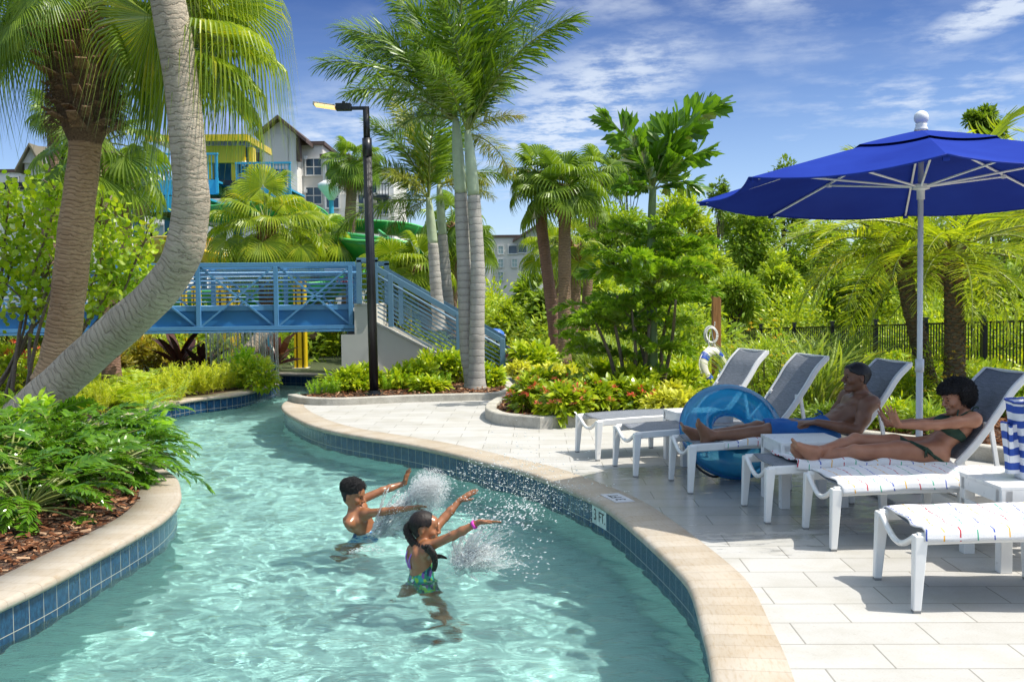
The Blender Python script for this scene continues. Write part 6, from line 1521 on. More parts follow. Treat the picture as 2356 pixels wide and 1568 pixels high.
# ---------------------------------------------------------------- the man
def make_man():
    Y = 8.33
    par = thing('person', 'shirtless man in blue swim shorts lying back and laughing on a lounger', 'person', tuple(np.append(LOUNGERS[3][0] + [.9, 0], 0)))
    inv = -np.array(par.location)
    q = lambda u, v, dy=0.0: Q(u, v, Y + dy) + inv
    h = .0058
    lo, hi = q(1575, 1040, -.42) - [.1, .05, .12], q(2010, 820, .30) + [.14, .3, .10]; lo, hi = np.minimum(lo, hi), np.maximum(lo, hi)
    B = Body(h, lo, hi)
    pel = q(1893, 992); che = q(1966, 938); nck = q(1984, 908)
    ax = unit(che - pel); fr = unit(np.array([-ax[2], 0, ax[0]]))        # chest normal (towards upper left)
    Rm = np.stack([fr, np.array([0, 1.0, 0]), ax], 1)
    B.ell(pel + fr * .005, (.105, .165, .12), Rm, .05)
    B.ell(pel + ax * .13, (.092, .142, .12), Rm, .06)
    B.ell(pel + ax * .29 - fr * .012, (.108, .168, .155), Rm, .06)
    B.ell(pel + ax * .37 - fr * .005, (.098, .175, .09), Rm, .05)
    for s_ in (-1, 1):
        B.ell(pel + ax * .345 + fr * .072 + np.array([0, s_ * .075, 0]), (.038, .078, .060), Rm, .025)     # pectorals
        for m, z in enumerate((.235, .165, .10)): B.ell(pel + ax * z + fr * (.080 - .004 * m) + np.array([0, s_ * .036, 0]), (.018, .030, .026), Rm, .012)
        B.cone(pel + ax * .46 + np.array([0, s_ * .05, 0]), pel + ax * .435 + np.array([0, s_ * .185, 0]), .05, .062, .04)
    hc = q(1971, 866); up = unit(np.array([-.02, 0, 1.0])); face = unit(np.array([-1.0, -.10, .06]))
    B.cone(pel + ax * .43, hc + [.018, 0, -.08], .068, .058, .035)
    p, HR = head(B, hc, face, up, 1.02, .75)
    # arms
    for s_, pts in ((-1, [q(1993, 934, -.20), q(1972, 990, -.25), q(1880, 971, -.20)]), (1, [q(1948, 914, .20), q(1905, 970, .30), q(1850, 974, .12)])):
        sh, el, wr = pts
        B.ell(sh, (.066, .062, .070), None, .04); B.chain([sh, (sh + el) / 2 + [.012, 0, 0], el], [.058, .055, .043], .03)
        B.chain([el, el * .62 + wr * .38, wr], [.044, .046, .028], .02)
        if s_ < 0: hand(B, wr, q(1820, 973, -.10) - wr, [0, .25, -1], [.2, 1, .15], 1.0, .16, .14)
        else: hand(B, wr, q(1800, 974, .02) - wr, [0, -.25, -1], [.2, -1, .15], 1.0, .16, .14)
    # legs
    for s_, kn, an, toe, dk in ((-1, q(1768, 990, -.10), q(1636, 1003, -.10), q(1612, 965, -.12), 0), (1, q(1742, 984, .11), q(1612, 1001, .10), q(1587, 960, .10), 0)):
        hp = pel + np.array([0, s_ * .085, -.005])
        B.chain([hp, hp * .55 + kn * .45 + [0, 0, .006], kn], [.093, .080, .056], .04)
        B.ell(kn + [.0, 0, .012], (.048, .046, .050), None, .02)
        B.chain([kn, kn * .68 + an * .32 - [0, 0, .010], an * .85 + kn * .15, an], [.054, .058, .038, .035], .02)
        foot(B, an, toe - q(1625, 1008, -.1 if s_ < 0 else .1) + [0.0, 0, 0], np.array([1.0, 0, .25]), .98, s_)
    body = build_sdf(B.d, B.lo, h, 'body', skin_mat('dark_skin', (.165, .075, .042), (.25, .120, .070)), par)
    face_bits(par, p, HR, 1.02, .75)
    # shorts: a shell around hips and thighs
    pts = B.points(); ht = (pts - pel) @ ax; xk = pts[..., 0]
    knx = (q(1768, 990)[0] + q(1742, 984)[0]) / 2
    reg = np.maximum.reduce([ht - .085, (knx + .035) - xk, (np.abs(pts[..., 1] - pel[1]) - .24)])
    armd = np.full(B.d.shape, .2, np.float32)
    A = Body(h, lo, hi)
    for kn, s_ in ((q(1768, 990, -.10), -1), (q(1742, 984, .11), 1)):
        hp = pel + np.array([0, s_ * .085, -.005]); A.cone(hp, kn, .100, .078, .05)
    A.ell(pel + fr * .005, (.112, .172, .13), Rm, .05); A.ell(pel + ax * .10, (.104, .154, .12), Rm, .05)
    wr_ = .004 * np.sin(pts[..., 0] * 55 + pts[..., 2] * 40) * np.sin(pts[..., 1] * 38)
    k = Mat('blue_shorts'); nz = k.noise(k.coord(), 250, 2); n2 = k.noise(k.coord(), 6, 3)
    k.set(color=k.ramp(n2.outputs[0], [(.3, (.006, .085, .30)), (.7, (.012, .13, .40))]), rough=.8).bump(nz.outputs[0], .3, .002)
    build_sdf(np.maximum(A.d - .004 - wr_, reg).astype(np.float32), lo, h, 'shorts', k.m, par, 3)
    g = G(); wb = pel + ax * .083 + fr * .108
    for s_ in (-1, 1): g.tube(smooth_curve([wb, wb + fr * .03 + [-.02, s_ * .03, .02], wb + fr * .03 + [.0, s_ * .05, -.01], wb + fr * .015 + [-.05, s_ * .05, -.01]], 14), .0035, 6)
    g.build('drawstring', k.m, par, smooth=True)
    # short cropped hair: a thin cap on the skull
    hp_ = (pts - (hc)) @ HR / 1.02
    cap = np.maximum.reduce([B.d - .0105, -(hp_[..., 2] - (.016 + .36 * np.maximum(0, hp_[..., 0] - .02) + .05 * 0)), (np.abs(pts - hc).max(-1) - .16), hp_[..., 0] - .098 + .25 * np.abs(hp_[..., 1])])
    cap2 = np.maximum.reduce([B.d - .0075, hp_[..., 0] + .028, -(hp_[..., 2] + .055), hp_[..., 2] - .1, (np.abs(pts - hc).max(-1) - .16)])
    hair = build_sdf(np.minimum(cap, cap2).astype(np.float32), lo, h, 'hair', m_hair, par, 1)
    return par
make_man()

# ---------------------------------------------------------------- the woman
def make_woman():
    Y = 7.22
    par = thing('person', 'woman in a dark green bikini reclining with both palms held out', 'person', tuple(np.append(LOUNGERS[2][0] + [.9, 0], 0)))
    inv = -np.array(par.location)
    q = lambda u, v, dy=0.0: Q(u, v, Y + dy) + inv
    h = .0054
    a_, b_ = q(1785, 1090, -.35), q(2280, 855, .40); lo, hi = np.minimum(a_, b_) - [.08, .05, .06], np.maximum(a_, b_) + [.10, .10, .10]
    B = Body(h, lo, hi)
    pel = q(2138, 1036); nck = q(2226, 950)
    mid = q(2166, 1008)
    ax = unit(nck - pel); fr = unit(np.array([-ax[2], 0, ax[0]])); Rm = np.stack([fr, np.array([0, 1.0, 0]), ax], 1)
    B.ell(pel - fr * .005 + ax * .0, (.098, .165, .105), Rm, .05)
    for s_ in (-1, 1): B.ell(pel - fr * .03 + np.array([.0, s_ * .075, -.02]), (.085, .085, .085), None, .04)
    B.ell(pel + ax * .12 - fr * .012, (.076, .118, .11), Rm, .06)
    B.ell(pel + ax * .26 - fr * .022, (.086, .135, .12), Rm, .06)
    for s_ in (-1, 1):
        B.ell(pel + ax * .215 + fr * .058 + np.array([0, s_ * .066, 0]), (.050, .060, .056), Rm, .028)
        B.cone(pel + ax * .36 - fr * .012 + np.array([0, s_ * .04, 0]), pel + ax * .355 - fr * .005 + np.array([0, s_ * .155, 0]), .040, .045, .035)
    hc = q(2199, 913); face = unit(np.array([-1.0, -.22, -.20])); up = unit(np.array([-.18, 0, 1.0]))
    B.cone(pel + ax * .36 - fr * .01, hc + [.028, 0, -.060], .052, .045, .03)
    S = .94
    p, HR = head(B, hc, face, up, S, .55, True)
    # arms stretched forward, palms out
    for s_, pts in ((-1, [q(2239, 966, -.155), q(2157, 977, -.19), q(2066, 978, -.19)]), (1, [q(2214, 956, .155), q(2130, 973, .17), q(2040, 975, .15)])):
        sh, el, wr = pts
        B.ell(sh, (.050, .047, .052), None, .035); B.chain([sh, (sh + el) / 2, el], [.045, .040, .033], .025); B.chain([el, el * .65 + wr * .35, wr], [.035, .036, .0225], .018)
        if s_ < 0: hand(B, wr, np.array([-.52, -.03, 1.0]), [-.85, -.55, -.35], [-.5, -.2, -.9], .95, -.02, .17)
        else: hand(B, wr, np.array([-.42, .06, 1.0]), [-.95, .25, -.35], [-.2, .95, -.2], .95, -.02, .15)
    # legs: near leg flat, far leg a little bent and crossed over
    kn, an = q(1966, 1040, -.11), q(1862, 1056, -.02)
    hp = pel + np.array([0, -.082, -.01]); B.chain([hp, hp * .55 + kn * .45 + [0, 0, .004], kn], [.092, .079, .052], .04); B.ell(kn + [0, 0, .01], (.045, .043, .045), None, .02)
    B.chain([kn, kn * .66 + an * .34 - [0, 0, .006], an * .86 + kn * .14, an], [.050, .052, .034, .032], .02)
    foot(B, an, q(1793, 1020, -.02) - q(1817, 1062, -.02), np.array([1.0, 0, .25]), .90, -1)
    kn2, an2 = q(1968, 1013, .10), q(1876, 1040, -.09)
    hp = pel + np.array([0, .082, -.005]); B.chain([hp, hp * .55 + kn2 * .45, kn2], [.090, .077, .051], .04); B.ell(kn2 + [0, 0, .012], (.043, .041, .043), None, .02)
    B.chain([kn2, kn2 * .66 + an2 * .34 - [0, 0, .008], an2 * .86 + kn2 * .14, an2], [.049, .052, .034, .032], .02)
    foot(B, an2, q(1802, 1005, -.11) - q(1850, 1062, -.10), np.array([1.0, .10, .55]), .94, 1)
    build_sdf(B.d, B.lo, h, 'body', skin_mat('brown_skin', (.34, .145, .082), (.46, .22, .13)), par)
    face_bits(par, p, HR, S, .55)
    pts = B.points(); r3 = pts - pel; za, xf, yy = r3 @ ax, r3 @ fr, pts[..., 1] - pel[1]
    k = Mat('green_knit'); w = k.node('ShaderNodeTexVoronoi', {'Vector': k.coord(), 'Scale': 190.0}); n2 = k.noise(k.coord(), 8, 3)
    k.set(color=k.mix(.5, k.ramp(n2.outputs[0], [(.3, (.012, .040, .024)), (.7, (.024, .065, .040))]), k.ramp(w.outputs['Distance'], [(.1, (.008, .022, .014)), (.5, (.04, .085, .055))])), rough=.85).bump(w.outputs['Distance'], .7, .004); mk = k.m
    T_ = Body(h, lo, hi)
    T_.ell(pel + ax * .12 - fr * .012, (.076, .118, .11), Rm, .06); T_.ell(pel + ax * .26 - fr * .022, (.086, .135, .12), Rm, .06)
    for s_ in (-1, 1): T_.ell(pel + ax * .215 + fr * .058 + np.array([0, s_ * .066, 0]), (.050, .060, .056), Rm, .028)
    ay = np.abs(yy)
    top = np.maximum.reduce([T_.d - .0075, za - (.235 + .075 * np.maximum(0, 1 - np.abs(ay - .06) / .055) * (xf > 0)), .150 + .35 * np.maximum(0, .03 - xf) - za - .0, ay - .15])
    build_sdf(top.astype(np.float32), lo, h, 'bikini_top', mk, par, 2)
    T_ = Body(h, lo, hi); T_.ell(pel - fr * .005, (.098, .165, .105), Rm, .05)
    for s_ in (-1, 1): T_.ell(pel - fr * .03 + np.array([.0, s_ * .075, -.02]), (.085, .085, .085), None, .04)
    for s_, kk_ in ((-1, kn), (1, kn2)): hp = pel + np.array([0, s_ * .082, -.008]); T_.chain([hp, hp * .55 + kk_ * .45], [.092, .079], .04)
    a0, b0 = q(2085, 1013), q(2160, 1064); db = unit((b0 - a0) * [1, 0, 1]); nb_ = np.array([db[2], 0, -db[0]]); nb_ = nb_ if nb_[0] < 0 else -nb_
    tt = (pts - a0) @ nb_
    bot = np.maximum.reduce([T_.d - .0075, -.013 - tt, tt - (.008 + .085 * np.maximum(0, 1 - ay / .10)), ay - .20])
    build_sdf(bot.astype(np.float32), lo, h, 'bikini_bottom', mk, par, 2)
    def on(a, nrm_): return a
    g = G(); sh = pel + ax * .345; nb = q(2234, 949, .0)
    g.tube(smooth_curve([sh + fr * .085 + [0, -.05, 0], q(2204, 958, -.105), q(2222, 949, -.075), q(2236, 944, -.03)], 20), .0055, 8)
    g.tube(smooth_curve([q(2236, 944, -.03), q(2241, 938, -.05), q(2249, 936, -.06), q(2251, 940, -.06)], 12), .005, 6)
    g.tube(smooth_curve([q(2236, 945, -.03), q(2247, 951, -.06), q(2255, 958, -.07), q(2253, 962, -.07)], 12), .005, 6); g.build('neck_tie', mk, par, smooth=True)
    g = G(); kt = q(2132, 1030, -.178)
    for tgt in ((2126, 1036), (2128, 1052), (2133, 1050), (2140, 1044), (2152, 1056)): g.tube(smooth_curve([kt, (kt + q(*tgt, -.178)) / 2 + [-.008, -.012, .004], q(*tgt, -.172)], 10), .0048, 6)
    g.tube(smooth_curve([kt, q(2118, 1024, -.165), q(2100, 1016, -.12)], 10), .006, 6); g.tube(smooth_curve([kt, q(2144, 1042, -.172), q(2153, 1060, -.15), q(2155, 1066, -.12)], 12), .0085, 6); g.build('side_tie', mk, par, smooth=True)
    # rounded mass of tight curls
    hcB = p(-.020, .0, .040); Hd = Body(h, hcB - .20, hcB + .20)
    Hd.ell(hcB, np.array([.125, .112, .100]) * 1.0, HR, .02); Hd.ell(p(-.065, 0, -.010), np.array([.075, .092, .085]), HR, .03); Hd.ell(p(.055, 0, .065), np.array([.055, .075, .045]), HR, .03)
    pp = Hd.points(); hp_ = (pp - hc) @ HR / S
    facecut = np.maximum(-(hp_[..., 0] - .012 - .55 * np.maximum(0, hp_[..., 2] - .02)), hp_[..., 2] - .052)
    Hd.d = np.maximum(Hd.d, -facecut * .8).astype(np.float32)
    r_ = np.random.default_rng(4); Hd.d += (.0035 * np.sin(pp[..., 0] * 260) * np.sin(pp[..., 1] * 240) * np.sin(pp[..., 2] * 250)).astype(np.float32)
    hair = build_sdf(Hd.d, Hd.lo, h, 'hair', m_hair, par, 1)
    V_, N_ = shell_pts(Hd, lambda V: np.ones(len(V), bool), 3600)
    curls(hair, V_ - N_ * .004, N_, .020, 'curls', m_hair, 1.6, 9, .6, .0017)
    g = G(); V, F = ICO1; g.add(V * .0035 + p(.112, -.021, -.036), F); g.build('nose_stud', plain('silver', (.8, .8, .8), .2, 1.0), par, smooth=True)
    return par
make_woman()

# ---------------------------------------------------------------- the children in the water
kid_skin = skin_mat('tan_skin', (.25, .10, .042), (.37, .155, .07), .27, .6)
def make_boy():
    Y = 7.93
    base = P(840, 1222, WZ)
    par = thing('person', 'boy with curly dark hair leaning back in the water amid the splash', 'person', (base[0], base[1], FLOORZ))
    inv = -np.array(par.location); q = lambda u, v, dy=0.0: Q(u, v, Y + dy) + inv
    h = .0052; a_, b_ = q(760, 1090, -.4), q(1015, 1090, .45)
    lo = np.array([a_[0] - .05, -.45, -.02]); hi = np.array([b_[0] + .05, .55, a_[2] + .08]); B = Body(h, lo, hi)
    nck = q(814, 1176); pel = q(848, 1236, .0); pel = np.array([pel[0], 0.02, pel[2]])
    ax = unit(nck - pel); L = np.linalg.norm(nck - pel)
    fr = unit(np.array([1.0, -.35, 0]) - ax * (np.array([1.0, -.35, 0]) @ ax)); sd = np.cross(ax, fr); Rm = np.stack([fr, sd, ax], 1)
    B.ell(pel, (.085, .115, .09), Rm, .05); B.ell(pel + ax * L * .38, (.073, .102, .11), Rm, .05); B.ell(pel + ax * L * .72, (.078, .122, .105), Rm, .05)
    for s_ in (-1, 1):
        B.cone(nck - ax * .02, nck - ax * .035 + sd * s_ * .12, .038, .042, .03); B.ell(pel + ax * L * .74 + fr * .055 + sd * s_ * .05, (.03, .05, .04), Rm, .025)
        B.ell(pel + ax * L * .76 - fr * .055 + sd * s_ * .07, (.03, .04, .07), Rm, .025)
    hc = q(812, 1138); face = unit(np.array([.92, -.28, -.16])); up = unit(np.array([.14, .0, 1.0])); S = .90
    B.cone(nck - ax * .02, hc + [-.005, 0, -.06], .044, .040, .03); p, HR = head(B, hc, face, up, S, .45, False, True)
    for s_, pts, th in ((-1, [q(842, 1181, -.06), q(884, 1176, -.17), q(945, 1168, -.26)], 0), (1, [q(824, 1152, .15), q(880, 1128, .22), q(931, 1111, .30)], 1)):
        sh, el, wr = pts
        B.ell(sh, (.043, .042, .044), None, .03); B.chain([nck - ax * .035, sh], [.045, .042], .03); B.chain([sh, el], [.038, .031], .02); B.chain([el, el * .65 + wr * .35, wr], [.031, .030, .020], .015)
        if s_ < 0: hand(B, wr, q(1000, 1157, -.30) - wr, [.2, -.5, -1], [.2, .9, .5], .80, .12, .16)
        else: hand(B, wr, np.array([.28, .0, .9]), [.9, -.4, -.2], [-.6, -.3, .6], .80, .08, .20)
    for s_ in (-1, 1):
        hp = pel + sd * s_ * .065; kn = hp + np.array([-.10 + .05 * s_, -.05 * s_, -.34]); an = kn + np.array([-.16, -.02 * s_, -.26]); an[2] = max(an[2], .09)
        B.chain([hp, hp * .5 + kn * .5, kn], [.072, .062, .044], .03); B.chain([kn, kn * .65 + an * .35, an], [.043, .044, .028], .02); foot(B, an, np.array([1.0, -.2, -.1]), np.array([0, 0, 1.0]), .75, s_)
    o = build_sdf(B.d, lo, h, 'body', kid_skin, par); o.cycles.is_caustics_receiver = True
    face_bits(par, p, HR, S, .45)
    pts = B.points(); za = (pts - pel) @ ax
    A = Body(h, lo, hi); A.ell(pel, (.098, .130, .10), Rm, .05)
    for s_ in (-1, 1): hp = pel + sd * s_ * .065; kn = hp + np.array([-.10 + .05 * s_, -.05 * s_, -.34]); A.cone(hp, hp * .35 + kn * .65, .092, .078, .04)
    k = Mat('blue_print'); vo = k.node('ShaderNodeTexVoronoi', {'Vector': k.coord(), 'Scale': 26.0}); k.set(color=k.ramp(vo.outputs['Distance'], [(.2, (.01, .10, .42)), (.45, (.02, .25, .62)), (.6, (.5, .72, .85))]), rough=.7)
    s_o = build_sdf(np.maximum(A.d, za - .06).astype(np.float32), lo, h, 'swim_shorts', k.m, par, 2); s_o.cycles.is_caustics_receiver = True
    hp_ = (pts - hc) @ HR / S; near = np.abs(pts - hc).max(-1) - .17
    cap = np.maximum.reduce([B.d - .004, -(hp_[..., 2] - (.012 + .35 * np.maximum(0, hp_[..., 0]))), hp_[..., 0] - .072, near]); cap2 = np.maximum.reduce([B.d - .003, hp_[..., 0] + .025, -(hp_[..., 2] + .06), near])
    Hv = Body(h, lo, hi); Hv.ell(p(-.012, 0, .070), np.array([.098, .086, .068]) * S, HR, .01); hv = np.maximum.reduce([Hv.d + .0035 * np.sin(pts[..., 0] * 250) * np.sin(pts[..., 1] * 240) * np.sin(pts[..., 2] * 260), -(hp_[..., 2] - .035 - .4 * np.maximum(0, hp_[..., 0] - .03))])
    hair = build_sdf(np.minimum.reduce([cap, cap2, hv]).astype(np.float32), lo, h, 'hair', m_hair, par, 1)
    B.d = np.minimum(B.d, hv).astype(np.float32)
    V_, N_ = shell_pts(B, lambda V: (((V - hc) @ HR / S)[:, 2] > .030 + .45 * np.maximum(0, ((V - hc) @ HR / S)[:, 0])) & (np.abs(V - hc).max(1) < .15) & (((V - hc) @ HR / S)[:, 0] < .085), 2200)
    curls(hair, V_ - N_ * .006, unit(N_ + [0, 0, .3]), .026, 'curls', m_hair, 1.8, 10, .55, .0022)
    return par
make_boy()

def make_girl():
    Y = 6.62
    base = P(971, 1329, WZ)
    par = thing('person', 'girl with a long dark braid in a green print swimsuit, both arms stretched forward', 'person', (base[0], base[1], FLOORZ))
    inv = -np.array(par.location); q = lambda u, v, dy=0.0: Q(u, v, Y + dy) + inv
    h = .0050; a_, b_ = q(925, 1165, -.4), q(1175, 1165, .4)
    lo = np.array([a_[0] - .12, -.36, -.02]); hi = np.array([b_[0] + .06, .46, a_[2] + .10]); B = Body(h, lo, hi)
    nck = q(967, 1250); pel = q(972, 1350); pel = np.array([pel[0], .0, pel[2]]); nck[1] = 0.0
    ax = unit(nck - pel); L = np.linalg.norm(nck - pel)
    f0 = np.array([1.0, .42, 0]); fr = unit(f0 - ax * (f0 @ ax)); sd = np.cross(ax, fr); Rm = np.stack([fr, sd, ax], 1)
    B.ell(pel, (.090, .112, .09), Rm, .05); B.ell(pel + ax * L * .38, (.075, .094, .11), Rm, .05); B.ell(pel + ax * L * .74, (.076, .110, .10), Rm, .05)
    for s_ in (-1, 1): B.cone(nck - ax * .015, nck - ax * .03 + sd * s_ * .105, .033, .038, .03); B.ell(pel + ax * L * .76 - fr * .052 + sd * s_ * .06, (.028, .038, .06), Rm, .025)
    hc = q(976, 1211); face = unit(np.array([.96, .10, -.10])); up = unit(np.array([.06, 0, 1.0])); S = .90
    B.cone(nck - ax * .02, hc + [-.01, 0, -.06], .040, .037, .03); p, HR = head(B, hc, face, up, S, 0, True, True)
    for s_, pts in ((-1, [q(984, 1257, -.10), q(1043, 1231, -.16), q(1103, 1200, -.20)]), (1, [q(996, 1219, .17), q(1024, 1189, .24), q(1058, 1150, .30)])):
        sh, el, wr = pts
        B.ell(sh, (.040, .039, .042), None, .03); B.chain([nck - ax * .03, sh], [.042, .040], .03); B.chain([sh, el], [.036, .029], .02); B.chain([el, el * .65 + wr * .35, wr], [.029, .028, .0185], .015)
        if s_ < 0: hand(B, wr, np.array([1.0, -.1, .03]), [.15, -.35, -1], [.35, -.9, -.35], .84, .03, .14)
        else: hand(B, wr, np.array([.8, .1, .5]), [.45, .3, -.85], [.3, -.85, -.1], .84, .05, .16)
    for s_, dk, da in ((1, np.array([-.12, .05, -.36]), np.array([-.26, .0, -.20])), (-1, np.array([.08, -.05, -.38]), np.array([.05, -.04, -.36]))):
        hp = pel + sd * s_ * .06; kn = hp + dk; an = kn + da; an[2] = max(an[2], .07)
        B.chain([hp, hp * .5 + kn * .5, kn], [.074, .063, .044], .03); B.chain([kn, kn * .65 + an * .35, an], [.043, .044, .027], .02); foot(B, an, np.array([1.0, .1, -.1]), np.array([0, 0, 1.0]), .75, s_)
    o = build_sdf(B.d, lo, h, 'body', kid_skin, par); o.cycles.is_caustics_receiver = True
    face_bits(par, p, HR, S, 0)
    pts = B.points(); r3 = pts - pel; za, xf, yy = r3 @ ax, r3 @ fr, r3 @ sd
    sl_ = za / L - (.50 + .16 * np.clip(xf / .07, -1, 1))
    suit = np.maximum.reduce([B.d - .005, sl_ * L, -(za + .10), np.abs(yy) - .16])
    k = Mat('tropical_print'); vo = k.node('ShaderNodeTexVoronoi', {'Vector': k.coord(scale=(1, 1, .6), rot=(.5, .6, .3)), 'Scale': 52.0}); c_ = k.node('ShaderNodeSeparateColor', {0: vo.outputs['Color']}).outputs[0]
    k.set(color=k.ramp(c_, [(0, (.02, .20, .12)), (.22, (.22, .50, .05)), (.4, (.01, .035, .10)), (.58, (.03, .32, .26)), (.74, (.20, .08, .36)), (.86, (.55, .70, .62))], 'CONSTANT'), rough=.5)
    so = build_sdf(suit.astype(np.float32), lo, h, 'swimsuit', k.m, par, 2); so.cycles.is_caustics_receiver = True
    mp_ = plain('purple_strap', (.36, .16, .62), .5)
    for s_ in (-1, 1):
        g = G(); b0 = pel + ax * L * .50 - fr * .080 + sd * .018 * s_; b1 = pel + ax * L * .76 - fr * .088 + sd * .040 * s_; b2 = nck - ax * .020 - fr * .034 + sd * .062 * s_; b3 = nck - ax * .025 + fr * .048 + sd * .066 * s_; b4 = pel + ax * L * .70 + fr * .082 + sd * .06 * s_
        g.tube(smooth_curve([b0, b1, b2 + ax * .012, b3, b4], 26), .0050, 8, sx=1.5); g.build('shoulder_strap', mp_, par, smooth=True)
    wr, el = q(1103, 1200, -.20), q(1043, 1231, -.16); c_ = wr * .80 + el * .20; d_ = unit(wr - el); Rw = frames(d_[None])[0]
    g = G(); a = np.linspace(0, 2 * np.pi, 28, endpoint=False); V = []
    for y in (-.010, .010):
        for t in a: V.append(c_ + Rw @ np.array([.0265 * math.cos(t), y, .0265 * math.sin(t)]))
    i = np.arange(28); g.add(np.array(V), np.stack([i, (i + 1) % 28, (i + 1) % 28 + 28, i + 28], 1)); o = g.build('wristband', plain('pink_band', (.80, .06, .48), .35), par, smooth=True); s = o.modifiers.new('t', 'SOLIDIFY'); s.thickness = .002
    # wet hair: slicked cap, bun of braids, plait over the shoulder
    k = Mat('wet_hair'); n_ = k.noise(k.coord(scale=(1, 1, .25)), 120, 3); k.set(color=k.ramp(n_.outputs[0], [(.35, (.005, .004, .004)), (.7, (.030, .019, .014))]), rough=.42, spec=.3).bump(n_.outputs[0], .8, .006); mh = k.m
    hp_ = (pts - hc) @ HR / S; near = np.abs(pts - hc).max(-1) - .17
    hl = hp_[..., 0] - (.050 - .9 * np.maximum(0, .035 - hp_[..., 2]))
    ear = .040 - np.linalg.norm(hp_ - np.array([-.006, -.075, -.016]), axis=-1)
    cap = np.maximum.reduce([B.d - .009, hl, -(hp_[..., 2] + .075), near, ear])
    hair = build_sdf(cap.astype(np.float32), lo, h, 'hair', mh, par, 2)
    def plait(path, r0, r1, name, wv=.010):
        g = G(); c = smooth_curve(path, 60); t = np.linspace(0, 1, 60); T = unit(np.gradient(c, axis=0)); x = unit(np.cross(T, [0, 1.0, .2])); y = np.cross(T, x)
        for ph in (0, 2.09, 4.19):
            a = t * 30 + ph; rr = r0 + (r1 - r0) * t; g.tube(c + x * (np.cos(a) * rr * .7)[:, None] + y * (np.sin(2 * a) * rr * .35)[:, None], rr * .75, 7)
        g.build(name, mh, hair, smooth=True)
    plait([p(-.10, .0, .02), p(-.125, .0, -.03), p(-.085, -.03, -.10), p(-.035, -.06, -.13), q(985, 1262, -.16)], .020, .022, 'braid')
    plait([q(984, 1258, -.16), q(997, 1275, -.17), q(1001, 1296, -.15), q(998, 1312, -.13)], .021, .010, 'plait')
    plait([q(1000, 1280, -.15), q(1012, 1279, -.13), q(1021, 1281, -.12), q(1028, 1284, -.12)], .014, .004, 'plait_end')
    return par
make_girl()

